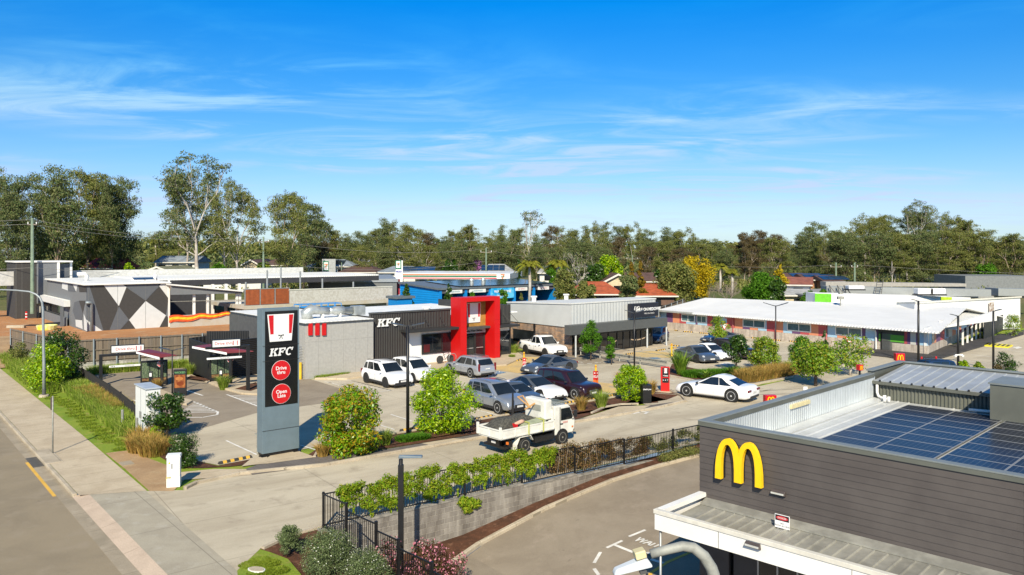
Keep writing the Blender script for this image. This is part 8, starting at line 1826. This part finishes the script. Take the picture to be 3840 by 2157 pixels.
def bush(name,lab,cat,P,hgt,wid,m,n,leaf,seed,stem=.0,shape='round',trunk=True,shell=.45,lump=1.0,elong=2.2,group=None,bark=M_barkd,lean=0,droop=0):
    rg=random.Random(seed); t=thing(name,lab,cat,P,0,group); cls=[]; z0=stem*hgt; ch=hgt-z0
    K=int(34*lump)
    for k in range(K):
        u=rg.random(); a=rg.uniform(0,6.28)
        if shape=='cone': rr=(1-u)**.8*.42+.05
        elif shape=='egg': rr=.46*math.sin(math.pi*min(1,(u*.78+.16)))**.7
        else: rr=.42*math.sin(math.pi*(u*.80+.12))**.6
        rr*=wid*rg.uniform(.35,1.0); R0=wid*(.155 if shape!='cone' else .15*(1.15-u*.7))*rg.uniform(.7,1.3)
        cls.append((rr*math.cos(a)+lean*u,rr*math.sin(a),z0+ch*(.08+.84*u),R0,R0,R0*.95))
    cls.append((lean,0,z0+ch*.93,wid*.09,wid*.09,ch*.09))
    if trunk:
        mb=MB(); mb.tube([(0,0,-.05),(.02,0,z0*.6+.1),(.0,.03,z0+ch*.5)],[wid*.028+.02,wid*.024+.015,.012],6)
        for k in range(7):
            c_=cls[k]; mb.tube([(0,0,z0*.8+.05),(c_[0]*.5,c_[1]*.5,(z0+c_[2])/2),(c_[0],c_[1],c_[2])],[wid*.014+.01,.014,.006],5)
        mb.obj('trunk' if cat=='tree' else 'stem',bark,t,smooth=True,fix=False)
    leafmesh('crown' if cat=='tree' else 'foliage',cls,n,leaf,m,t,seed,elong=elong,shell=shell,droop=droop)
    return t
def hpx(P,top): return H-(top-HY)*P[1]/FPX-P[2]
def wpx(P,w_): return w_*P[1]/FPX
def B(name,lab,cat,px,py,top,w_,m,n,leaf,seed,zz=0,**k):
    P=G(px,py,zz); P=Vector((P[0],P[1],zz)); return bush(name,lab,cat,P,hpx(P,top),wpx(P,w_),m,n,leaf,seed,**k)
B('garden_tree','bushy green tree with orange-tipped leaves right of the tall pylon','tree',1318,1700,1452,250,L_orange,13000,.15,1,shape='egg',lump=1.6)
B('garden_tree','bright lime-green bushy tree between the black lamp post and the silver car','tree',1658,1622,1388,240,L_lime,12000,.15,2,shape='egg',lump=1.6)
B('garden_tree','round bright green tree beside the black bin','tree',2364,1500,1370,132,L_lime,6500,.14,3,shape='egg',lump=1.4)
B('verge_shrub','round dark glossy shrub in front of the tall white cabinet','shrub',625,1640,1478,170,L_dark,5500,.14,4,stem=.18)
B('verge_shrub','low dark spreading conifer shrub behind the small white cabinet','shrub',680,1752,1628,150,L_dark,5500,.09,5,shape='round',elong=3)
B('verge_shrub','small yellow-green shrub at the foot of the round dark shrub','shrub',578,1665,1600,45,L_lime,900,.09,6)
B('verge_tree','bright yellow-green glossy tree behind the grey street lamp','tree',180,1465,1290,165,L_lime,6500,.17,7,shape='round',stem=.06,lump=1.5)
B('verge_tree','dark green open tree right of the grey street lamp','tree',235,1440,1243,190,L_dark,6500,.17,8,shape='round',stem=.1,lump=1.4)
B('verge_shrub','dark low shrub at the start of the mesh fence','shrub',262,1452,1375,85,L_dark,2200,.12,9)
B('verge_shrub','rounded olive bush against the left end of the paling fence','shrub',70,1372,1283,80,L_gum2,2500,.12,10)
B('clinic_tree','leafy green tree before the black clinic windows','tree',2215,1352,1200,85,L_mid,4500,.14,12,stem=.2,shape='egg')
B('clinic_tree','small narrow green tree behind the guard rail','tree',2293,1368,1262,48,L_mid,2500,.13,13,stem=.2,shape='egg')
B('clinic_tree','slender light green tree with a give way sign inside it','tree',2700,1297,1192,95,L_tree,3200,.16,14,stem=.25,shape='egg',lump=.8)
B('clinic_tree','dark-leaved open tree hiding the dark SUV','tree',2760,1392,1262,105,L_dark,3600,.17,15,stem=.28,lump=.9)
B('clinic_tree','broad green tree in front of the twin-arm lamp','tree',2866,1392,1262,118,L_tree,6000,.15,16,stem=.06,shape='egg',lump=1.3)
B('clinic_tree','tall narrow green tree behind the big forked tree','tree',3005,1392,1262,95,L_mid,4500,.15,17,stem=.05,shape='egg')
B('clinic_tree','dark conical tree with reddish tip before the brick wall','tree',3092,1372,1240,60,L_dark,4200,.13,18,shape='cone')
B('clinic_tree','wide green tree with forked trunk overhanging the driveway kerb','tree',3058,1448,1290,190,L_tree,6500,.19,19,stem=.32,lump=1.2,bark=M_barkd)
B('clinic_tree','sparse young tree with bare branches left of the give way sign','tree',3189,1408,1258,190,L_tree,2000,.20,20,stem=.25,lump=.75,bark=M_barkw)
for i,(px,py,tp,w_,m,lab) in enumerate([(3775,1420,1325,85,L_dark,'large dark round shrub at the right edge behind the metal roof'),(3668,1420,1357,42,L_tree,'small round green shrub left of the rightmost lamp post'),(3615,1410,1350,40,L_lime,'small lime shrub right of the lamp post with cameras'),(3740,1425,1370,45,L_rust,'low reddish-brown shrub between the rightmost lamp and the dark shrub'),(3555,1402,1358,24,L_rust,'tiny brown and yellow bush beside the blue car roof'),(3800,1262,1180,70,L_tree,'green hedge tree at the far right beyond the awning')]):
    B('car_park_shrub',lab,'shrub',px,py,tp,w_,m,2200,.13,30+i)
# strappy plants
def tuft(lab,px,py,h_,n,m,seed,spread=.8,wd=.022,rad=.15,name='grass_tussock',cat='grass tussock',zz=0,grp=None):
    P=G(px,py,zz); t=thing(name,lab,cat,P,0,grp); blades('blades',[(0,0,rad)],n,h_,spread,m,t,seed,wd); return t
tuft('big spiky strap-leaved flax plant beside the guard rail end',2553,1405,1.7,170,L_flax,1,.75,.05,.25,'flax_plant','plant')
tuft('grey-green spiky agave at the garden edge behind the white coupe roof',2745,1412,.85,70,L_flax,2,1.0,.07,.15,'agave_plant','plant')
tuft('small spiky agave left of the white coupe roof',2650,1425,.7,50,L_flax,3,1.0,.06,.12,'agave_plant','plant')
for i,(px,py,h_,m,lab) in enumerate([(2180,1538,.75,L_straw,'dry straw tussock behind the truck cab'),(2255,1530,1.0,L_grass,'tall green-gold tussock between wheel stop and kerb'),(2440,1478,.9,L_straw,'dry tussock behind the black bin'),(2325,1438,.8,L_straw,'dry tussock left of the round green tree'),(1210,1712,.6,L_straw,'low dry tussock under the orange-tipped tree, left'),(1290,1702,.6,L_straw,'low dry tussock under the orange-tipped tree, right'),(1445,1668,.7,L_grass,'small green tussock between the two round trees'),(710,1410,.9,L_grass,'green tussock at the left corner of the black enclosure'),(838,1462,.95,L_grass,'arching green tussock beside the second speaker post'),(1928,1328,.9,L_grass,'yellow-green tussock at the right end of the shopfront'),(2050-130,1344,.35,L_grass,'small low tussock on the rock edge by the shop corner'),(585,1462,.7,L_straw,'dry tussock at the left menu board'),(2960,1398,.9,L_grass,'round green-gold tussock between two clinic trees')]):
    tuft(lab,px,py,h_,420,m,50+i,.7,.014,.22)
def soft(name,lab,spots,n,h_,m,seed,wd=.014,spread=.7,cat='long grass'):
    o=blades(name,spots,n,h_,spread,m,None,seed,wd); tag(o,lab,cat,kind='stuff'); return o
def gp(px,py,r,z=0): P=G(px,py,z); return (P[0],P[1],r,z)
soft('long_grass','tall mixed green and straw grass along the mesh fence',[gp(262+i*22,1450+i*16,.85) for i in range(12)]+[gp(310+i*21,1462+i*15,.8) for i in range(10)],20000,.66,L_grass,70)
o=leafmesh('verge_planting',[(*G(250+i*12+(i%3)*18,1448+i*8.5)[:2],.25,.55,.45,.35) for i in range(20)],9000,.11,L_tree,None,41,shell=.3); tag(o,'low leafy green planting mixed into the verge grasses','shrubbery',kind='stuff')
soft('long_grass','straw-coloured grass mixed into the verge planting',[gp(330+i*30,1488+i*16,.6) for i in range(5)]+[gp(540,1690,.7),gp(575,1705,.6),gp(530,1660,.5)],8000,.75,L_straw,71)
soft('long_grass','green strappy grass along the block wall under the paling fence',[gp(360+i*38,1402-i*3,.6) for i in range(10)],8000,.6,L_grass,72)
soft('long_grass','yellow-green grass at the left end of the paling fence',[gp(40+i*18,1352+i*14,1.0) for i in range(9)],7000,.8,L_grass,73)
soft('long_grass','dry golden grass bed behind the white coupe',[gp(2800+i*22,1428-i*4,.9) for i in range(8)],9000,.8,L_straw,74)
soft('ground_cover','low dark green ground cover in the right garden',[gp(2600+i*24,1412-i*1,.9) for i in range(8)]+[gp(2900+i*22,1405-i*3,.7) for i in range(6)],9000,.45,L_mid,75,.02,.9)
soft('ground_cover','low green weeds at the foot of the black lamp post',[gp(1520+i*14,1652-i*2,.5) for i in range(5)],3500,.22,L_mid,76,.016,1.0)
soft('ground_cover','grass tuft along the foot of the grey wall',[gp(1205+i*20,1418-i*3,.5) for i in range(5)],3500,.25,L_grass,77,.016,.8)
soft('turf_blades','short lawn blades on the roadside verge and corner lawn',[(*Rw(3.7+random.uniform(0,.5),y_+16)[:2],.5,0) for y_ in range(60)],22000,.06,leafmat('turf_blade',[(0.123,0.196,0.0132),(0.209,0.277,0.0176),(0.308,0.347,0.0352)],.3),78,.014,.8,'grass')
soft('turf_blades','short bright lawn blades beside the oval pit cover',[gp(x,y,.35) for x,y in ((940,2120),(975,2105),(1010,2115),(1040,2140),(970,2150))],5000,.04,MATS['turf_blade'],79,.01,.8,'grass')
# vine on the picket fence, dry hedge further along
def vine(lab,x0,x1,m,n,seed,h0=.55,top=.15,yo=0,name='climbing_vine'):
    rg=random.Random(seed); t=thing(name,lab,'climbing plant',F0,fa); cls=[]; k=int((x1-x0)*16)
    for i in range(k):
        x=x0+(x1-x0)*i/k+rg.uniform(-.1,.1); env=min(1,(x-x0)/1.2+.25,(x1-x)/1.0+.25); zt=wz(x)+FH; dz=rg.random()**1.3*h0*env
        cls.append((x,-.07+yo+rg.uniform(-.10,.08),zt+top*env-dz,*(lambda q:(q*1.3,.14,q))(rg.uniform(.10,.26))))
    cls+=[(c_[0]+rg.uniform(-.2,.2),c_[1]-.02,c_[2]-rg.uniform(.1,.45),.05,.05,.22) for c_ in cls[::2]]
    leafmesh('foliage',cls,n,.095,m,t,seed,elong=2.4,shell=.15,droop=1.2)
    mb=MB()
    for i in range(int((x1-x0)*2)):
        x=x0+i*.5; mb.tube([(x,-.05,wz(x)+.1),(x+rg.uniform(-.3,.3),-.09,wz(x)+FH*.7),(x+rg.uniform(-.5,.5),-.06,wz(x)+FH)],.008,4)
    mb.obj('stem',M_twig,t,fix=False)
vine('lush yellow-green vine draped over the long black fence',.6,10.3,L_vine,30000,81,.95,.12)
vine('brown and green dry creeper hanging on the black fence behind the truck',10.0,13.6,L_dry,4500,82,1.1,.05,.17)
for a,b_,m,s_,lab in ((13.4,16.6,L_dry,84,'dry brown hedge behind the fourth fence panel from the restaurant'),(16.4,22.0,L_gum2,85,'dull green hedge behind the fence near the restaurant corner'),(10.2,13.2,L_dry,83,'dry twiggy hedge behind the fence below the truck wheels')):
    rg=random.Random(s_); t=thing('fence_hedge',lab,'hedge',F0,fa); cls=[(a+(b_-a)*rg.random(),rg.uniform(.12,.45),wz(a)+rg.uniform(.15,1.0),.25,.2,.22) for _ in range(40)]; leafmesh('foliage',cls,7000,.09,m,t,s_,elong=3,shell=.2)
t=thing('vine_clump','clump of vine hanging over the block wall top','climbing plant',F0,fa); leafmesh('foliage',[(x,-.27,-.1-.1*k,.25,.12,.2) for k,x in enumerate((5.6,5.9,6.2,5.8))],1300,.12,L_vine,t,86,shell=.2,droop=1)
t=thing('bank_shrub','low grey-green spreading shrub on the mulch below the fence, near the restaurant','shrub',F0,fa); rg=random.Random(5); cls=[(16.5+i*.35,-.75-.06*i+rg.uniform(-.2,.2),zl(*WF.W(16.5+i*.35,-.7)[:2])+.3,.4,.35,.25) for i in range(16)]; leafmesh('foliage',cls,7000,.08,L_gum2,t,87,elong=3,shell=.2)
# front corner garden
B('garden_shrub','small spiky grey-green shrub at the driveway corner','shrub',1083,2072,1972,105,L_grey,5000,.055,90,elong=2.5,trunk=True,zz=-.05)
B('garden_shrub','large round grey-green shrub with tiny white flowers, bottom centre','shrub',1232,2150,2004,228,L_grey,16000,.05,91,elong=2.5,zz=-.25,lump=1.8,shell=.75)
B('garden_shrub','second grey-green shrub at the bottom edge beside the stepping fence','shrub',1375,2215,2076,190,L_grey,12000,.05,92,elong=2.5,zz=-.5,lump=1.8,shell=.75)
for nm,src in (('garden_shrub.001',91),('garden_shrub.002',92)):
    o=bpy.data.objects.get(nm)
    if o: 
        rg=random.Random(src); wd_=o.children[0].bound_box; 
        leafmesh('blossom',[(0,0,.65,.8 if src==91 else .65,.8 if src==91 else .65,.62)],260,.035,L_white,o,src+7,elong=1.1,shell=.93)
t=thing('flowering_shrub','pink-flowering shrub behind the stepping black fence','shrub',Vector((-3.0,24.9,-1.0))); rg=random.Random(9); cls=[(rg.uniform(-1.15,1.25),rg.uniform(-1.1,.9),rg.uniform(.2,1.25),.33,.33,.3) for _ in range(34)]; leafmesh('foliage',cls,8000,.075,leafmat('burgundy_leaf',[(0.0616,0.0231,0.0176),(0.123,0.0578,0.0264),(0.0493,0.0809,0.0132)],.2),t,93,shell=.4); leafmesh('blossom',cls,1700,.07,L_pink,t,94,elong=1.3,shell=.95)
t=thing('oval_pit_cover','oval concrete pit cover set in the bright corner lawn','pit cover',G(962,2137,.02)); MB().prism([(.22*math.cos(k*math.pi/12)*(1.15 if True else 1),.15*math.sin(k*math.pi/12)) for k in range(24)],0,.035,'z').obj('lid',M_kerb,t); MB().prism([(.25*math.cos(k*math.pi/12)*1.15,.18*math.sin(k*math.pi/12)) for k in range(24)],-.01,.02,'z').obj('rim',M_sw,t); t.rotation_euler=(0,0,-.4)
# ---------- mid distance trees
def BD(name,lab,px,top,bot,w_,Y,m,n,leaf,seed,**k):
    P=PXY(px,bot,Y); z0=min(P[2],2.2); P=Vector((P[0],P[1],z0)); return bush(name,lab,'tree',P,H-(top-HY)*Y/FPX-z0,w_*Y/FPX,m,n,leaf,seed,**k)
for i,a in enumerate([('conical_tree','dark conical tree left of the blue side wall',1524,1064,1135,66,92,L_dark,3600,.22,dict(shape='cone')),('conical_tree','dark conical tree with reddish tips at the corner of the blue building',1683,1066,1135,64,92,L_dark,3600,.22,dict(shape='cone')),
 ('slim_tree','small green treetop just left above the red portal',1772,1092,1135,32,88,L_mid,1400,.2,dict(shape='egg')),('slim_tree','loose green tree right above the red portal',1885,1082,1140,50,86,L_mid,2200,.22,dict(shape='egg')),('slim_tree','small conical olive tree in front of the first self-serve bay',1955,1100,1140,38,88,L_gum2,1600,.2,dict(shape='cone')),
 ('street_tree','broad olive tree at the right end of the blue building',2115,1010,1140,95,95,L_gum2,6000,.28,dict(lump=1.4)),('street_tree','olive tree in front of the left terracotta roof',2195,1055,1140,95,92,L_gum2,5000,.26,dict(lump=1.2)),('street_tree','feathery grey-green tree between the two terracotta roofs',2355,1025,1135,85,98,L_gum,5000,.28,dict(lump=1.2)),
 ('conical_tree','tall golden-brown conifer, left of a pair',2368,985,1090,60,112,L_gold,4500,.3,dict(shape='cone')),('conical_tree','tall golden-brown conifer, right of a pair',2402,980,1110,62,110,L_gold,4500,.3,dict(shape='cone')),
 ('broad_tree','vivid green leafy tree left of the golden conifers',2290,962,1075,110,137,L_lime,6500,.4,dict(lump=1.3,shape='round')),('broad_tree','dark green dense tree left of the cream gabled house',2235,990,1080,90,133,L_dark,5500,.4,dict(lump=1.3)),
 ('broad_tree','big dark olive round tree beside the right terracotta roof',2535,985,1125,165,112,L_gum2,10000,.32,dict(lump=1.8)),('wattle_tree','bright yellow flowering wattle tree',2610,960,1105,150,122,L_yel,10000,.32,dict(lump=1.7)),
 ('broad_tree','dense bright dark-green tree behind the medical roof',2850,1030,1122,150,112,L_mid,8500,.36,dict(lump=1.6)),('broad_tree','feathery dark green tree right of the dense bright tree',2915,1050,1128,70,110,L_dark,3500,.34,{}),('broad_tree','small green tree at the lime-green panel, left',3035,1090,1135,60,104,L_mid,2400,.26,{}),('broad_tree','small green tree over the lime-green panel',3088,1085,1140,55,100,L_mid,2400,.26,{}),
 ('broad_tree','yellow-leaved sparse tree beside the red-tiled gable',2925,990,1090,70,120,L_yel,1300,.35,dict(lump=.8)),('broad_tree','bright green clump before the right gum forest',3700,1000,1040,120,150,L_mid,4000,.5,{}),
 ('round_shrub','round bright green garden tree right of the burgundy roof',483,985,1035,55,140,L_lime,2600,.4,{}),('broad_tree','low green garden trees left of the cream gabled house',820,985,1030,70,150,L_mid,2600,.45,{}),('broad_tree','light green garden tree below the leafy gum',990,985,1030,80,145,L_tree,3000,.45,{}),('broad_tree','yellow-green garden shrubbery left of the white cottage',330,960,1030,150,160,L_gum2,4000,.5,{}),('broad_tree','green garden trees right of the fuel price pylon',1700,975,1035,95,160,L_mid,4000,.5,{}),('broad_tree','round dark green tree above the striped canopy',1690,985,1035,85,150,L_dark,3600,.45,{}),('broad_tree','pink and purple flowering bush above the striped canopy',1790,972,1030,50,162,leafmat('purple_blossom',[(0.33,0.088,0.33),(0.462,0.176,0.44),(0.11,0.154,0.044)],.3),1500,.4,{}),('broad_tree','dark cypress left of the first palm',1945,975,1045,32,140,L_dark,2200,.4,dict(shape='cone')),('broad_tree','dense green tree between the palms and the bare tree',2085,975,1040,80,140,L_mid,3600,.42,{}),
 ('broad_tree','dark trees behind the right terracotta roof',2480,1010,1090,80,135,L_dark,3000,.45,{}),('broad_tree','green treetop behind the left power pole',155,960,1035,90,150,L_gum2,2500,.5,{})]): BD(a[0],a[1],a[2],a[3],a[4],a[5],a[6],a[7],a[8],a[9],100+i,**a[10])
# palms
def palm(lab,px,top,bot,w_,Y,seed):
    P=PXY(px,bot,Y); z0=min(P[2],2.2); t=thing('palm_tree',lab,'palm tree',(P[0],P[1],z0)); rg=random.Random(seed); hh=H-(top-HY)*Y/FPX-z0; W_=w_*Y/FPX/2; zc_=hh-W_*.55
    MB().tube([(0,0,-1),(.1,0,zc_*.5),(0,0,zc_)],[.25,.2,.17],8).obj('trunk',M_barkw,t,smooth=True)
    for k in range(22):
        a=2*math.pi*k/22+rg.uniform(-.1,.1); el=rg.uniform(.1,1.25); pts=[]; L=W_*rg.uniform(.95,1.2)
        for i in range(9):
            u=i/8; r_=L*u*(math.cos(el)*.9+.15); z=zc_+L*(math.sin(el)*u*1.05-.95*u*u*(.9)); pts.append(Vector((r_*math.cos(a),r_*math.sin(a),z)))
        v=[];f=[]; sd=Vector((-math.sin(a),math.cos(a),0))
        for i in range(8):
            for j in range(5):
                p=pts[i].lerp(pts[i+1],j/5)
                for s in (1,-1):
                    b_=len(v); ll=.62*math.sin(math.pi*(.12+.8*(i+j/5)/8)); q=p+sd*s*ll*.8+Vector((0,0,-ll*.55))+ (pts[i+1]-pts[i]).normalized()*ll*.35; dd=(pts[i+1]-pts[i]).normalized()*.05
                    v+=[tuple(p-dd),tuple(p+dd),tuple(q)]; f.append((b_,b_+1,b_+2))
        MB().add(v,f).obj('frond',leafmat('palm_leaf',[(0.123,0.162,0.0132),(0.246,0.254,0.0264),(0.394,0.323,0.044),(0.0739,0.116,0.0088)],.3),t,fix=False)
palm('tall palm with drooping yellow-green fronds, left of two behind the blue building',1985,960,1045,130,112,1)
palm('tall palm with upright fronds, right of two behind the blue building',2090,960,1045,115,114,2)
palm('green palm behind the yellow wattle tree',2700,978,1060,75,140,3)
palm('bright green palm right of the yellow wattle tree',2745,1000,1065,60,135,4)
palm('small palm in front of the far forest left of the tall gum',583,890,990,50,190,5)
# bare trees
def bare(lab,px,top,bot,w_,Y,seed,bark=M_twig,depth=5,bole=.3,nl=0,m=L_gum,cl=.6,kids_=(2,3),name='bare_tree',spread=.6):
    P=PXY(px,bot,Y); z0=min(P[2],2.2); hh=H-(top-HY)*Y/FPX-z0; t=gum(name,seed,hh,w_*Y/FPX,bole,depth,nl,.4,m,bark,cl,spread,.8,kids_=kids_); t.location=(P[0],P[1],z0); t['label']=lab; return t
bare('tall bare-branched dead gum rising above the central forest',1990,768,1030,170,175,21,M_barkw,5,.35,700,spread=.55)
bare('twiggy leafless grey tree at the corner of the medical roof',2735,1022,1122,185,108,22,M_twig,6,.05,0,spread=.85,kids_=(3,3))
bare('pale leafless branching tree behind the palms',2160,930,1050,190,140,23,M_barkw,5,.2,300,spread=.8)
bare('second twiggy bare tree left of the leafless grey one',2670,1060,1122,70,110,24,M_twig,5,.05,0,spread=.8)
bare('pale dead trunk snag standing in front of the right forest',3345,975,1058,26,140,25,M_barkw,2,.6,0,spread=.3)
bare('bare grey-white tree in front of the central forest',2170,905,1010,120,170,26,M_barkw,5,.25,900,spread=.7)
# ---------- gum forest
protos=[gum('gum_tree',1,28,17,.38,4,8500,.42,L_gum,M_barkw,1.0,.6),gum('gum_tree',2,28,18,.30,4,14500,.5,L_gum,M_barkg,1.35,.7,skirt=16),gum('gum_tree',3,28,17,.28,4,14500,.5,L_gum2,M_barkg,1.4,.7,skirt=18),gum('gum_tree',4,28,19,.34,4,12000,.46,L_gum2,M_barkw,1.1,.65,skirt=6),gum('gum_tree',5,28,18,.22,4,15500,.52,L_gum,M_barkd,1.5,.7,skirt=20),gum('gum_tree',6,28,18,.25,4,14000,.46,L_rust,M_barkg,1.2,.65,skirt=10)]
used_=set()
def GT(lab,px,top,w_,Y,v,bot=None,rot=None,grp='gum trees along the horizon',off=0):
    z0=2.0; P=PXY(px,1000,Y); o=protos[v]
    if v in used_: o=copy_tree(protos[v])
    used_.add(v); hh=H-(top-HY)*Y/FPX-z0; o.location=(P[0],Y,z0); k=hh/28; kw=w_*Y/FPX/18; o.scale=(kw,kw,k); o.rotation_euler=(0,0,rot if rot is not None else random.uniform(0,6.28)); o['label']=lab; o['group']=grp; return o
random.seed(77)
big=[(-10,590,200,130,1,'huge dark gum tree cut by the left picture edge'),(105,625,200,140,4,'dark dense gum just left of the left green power pole'),(215,598,270,135,1,'broad brown-green gum right of the left green power pole'),(330,612,240,150,2,'broad olive gum above the diamond building, left of the burgundy roof'),(420,632,150,150,1,'narrow-topped gum with a tall spire, left of the tallest gum'),(455,640,190,155,4,'dense gum standing behind the narrow spire gum'),(735,553,330,150,0,'tallest gum with bare white trunk and high scattered crown'),(700,600,210,165,3,'open gum on the left shoulder of the tallest gum'),(890,665,240,140,3,'spreading gum with low white forked limbs left of the leafy power pole'),(840,640,170,165,0,'gum close behind the right shoulder of the tallest gum'),(1075,698,185,130,2,'leafy upright gum with reddish forked trunk at the central-left power pole'),(1135,722,190,150,4,'dark gum on the right shoulder of the leafy upright gum'),(1180,790,170,165,1,'gum sloping down to the forest right of the leafy upright gum')]
for px,tp,w_,Y,v,lab in big: GT(lab,px,tp,w_,Y,v)
GT('gum at the near left edge filling behind the grey tower',30,700,170,128,4); GT('lower dense gum behind the grey tower cap',170,760,200,150,5-1); GT('dense lower gum behind the burgundy roof',380,780,220,165,4); GT('low dense gum behind the white cottage',640,850,200,185,2)
sky_=[(1240,850,2),(1300,868,1),(1350,855,4),(1405,838,2),(1455,812,1),(1500,802,3),(1555,828,2),(1610,870,5),(1655,862,4),(1705,838,2),(1755,840,2),(1805,872,1),(1850,852,3),(1900,838,1),(1950,845,2),(2030,855,1),(2065,842,5),(2120,832,3),(2180,825,1),(2240,812,3),(2300,803,1),(2375,805,3),(2425,838,4),(2470,862,1),(2515,828,1),(2565,832,3),(2625,868,4),(2680,888,1),(2735,892,2),(2790,855,5),(2840,848,5),(2900,880,5),(3010,848,1),(3055,828,4),(3100,832,3),(3150,865,2),(3205,800,3),(3255,782,3),(3300,790,2),(3345,800,4),(3400,756,0),(3440,720,0),(3475,765,3),(3520,782,1),(3570,780,3),(3625,806,2),(3680,872,1),(3730,884,4),(3785,880,5),(3840,884,1)]
lm_=[(1300,'the slab pylon'),(1480,'the fuel price pylon'),(1700,'the striped fuel canopy'),(1900,'the red portal'),(2100,'the palms'),(2350,'the clinic roof'),(2500,'the clinic sign'),(2700,'the yellow wattle'),(2950,'the medical roof'),(3200,'the solar units'),(3450,'the supermarket parapet'),(3700,'the supermarket right end'),(9999,'the far right corner')]
cnt={}
for px,tp,v in sky_:
    nm=next(n for x,n in lm_ if px<=x); cnt[nm]=cnt.get(nm,0)+1
    GT(f'{["olive","grey-green","brownish","pale-trunked","dense dark","rusty"][(v*5+px)%6] if False else {0:"airy pale-trunked",1:"grey-green",2:"olive",3:"open pale-trunked",4:"dense dark",5:"rusty brown"}[v]} skyline gum above {nm}, {ordn[cnt[nm]-1]} from its left',px+random.uniform(-8,8),tp-4+random.uniform(-6,22),random.uniform(92,135)*(1.3 if px>3380 and px<3640 else 1),random.uniform(165,215),v)
# second, lower row filling beneath the skyline
cnt={}
for i in range(34):
    px=1210+i*80+random.uniform(-20,20); 
    if 2940<px<2990: continue
    nm=next(n for x,n in lm_ if px<=x); cnt[nm]=cnt.get(nm,0)+1; v=random.choice([1,2,4,2,4,3,5])
    GT(f'lower {({0:"airy",1:"grey-green",2:"olive",3:"open",4:"dense dark",5:"rusty"})[v]} gum behind {nm}, {ordn[cnt[nm]-1]} from its left',px,random.uniform(880,925),random.uniform(110,160),random.uniform(150,172),v,grp='lower gum trees before the forest')
for i in range(7):
    px=3180+i*100+random.uniform(-20,20); GT(f'mid-height gum in the right forest, {ordn[i]} from its left',px,random.uniform(835,870),170,155,random.choice([2,1,4,2]),grp='mid-height gums of the right forest')
for o in protos:
    if o['label']=='x': GT('rusty brown gum tree in the forest behind the medical roof',2850,858,150,170,protos.index(o))
# far wood reads as one mass
rg=np.random.default_rng(3); cl=[]
for k in range(260):
    px=-250+k*17+rg.uniform(-8,8); Y=rg.uniform(260,340); base=912 if px<2930 or px>3010 else 930
    if px<1250: base=905
    for j in range(3):
        z=H-(base+rg.uniform(-12,14)-HY)*Y/FPX; P=PXY(px,base,Y); hgt=z-2; cl.append((P[0]+rg.uniform(-3,3),Y+rg.uniform(-4,4),2+hgt*(.35+.22*j),5.5,5,hgt*.22))
o=leafmesh('far_wood',cl,60000,1.5,L_gum2,None,5,elong=1.8,shell=.4); tag(o,'distant wooded horizon behind all the houses','wood',kind='stuff')
rg2=random.Random(8); o=leafmesh('garden_understorey',[(PXY(-100+k*16,1000,145)[0],rg2.uniform(135,178),2.0+rg2.uniform(.2,.9),3.2,2.6,rg2.uniform(.7,1.7)) for k in range(235)],42000,.5,L_gum2,None,8,elong=1.8,shell=.3); tag(o,'mixed garden greenery filling the ground between the far houses','undergrowth',kind='stuff')
o=leafmesh('far_wood_understorey',[(PXY(-200+k*42,1000,235)[0],235+(k%5)*6,5,7,5,4.5) for k in range(100)],26000,1.1,L_gum,None,6,elong=1.8,shell=.3); tag(o,'dark leafy undergrowth at the foot of the distant forest','undergrowth',kind='stuff')
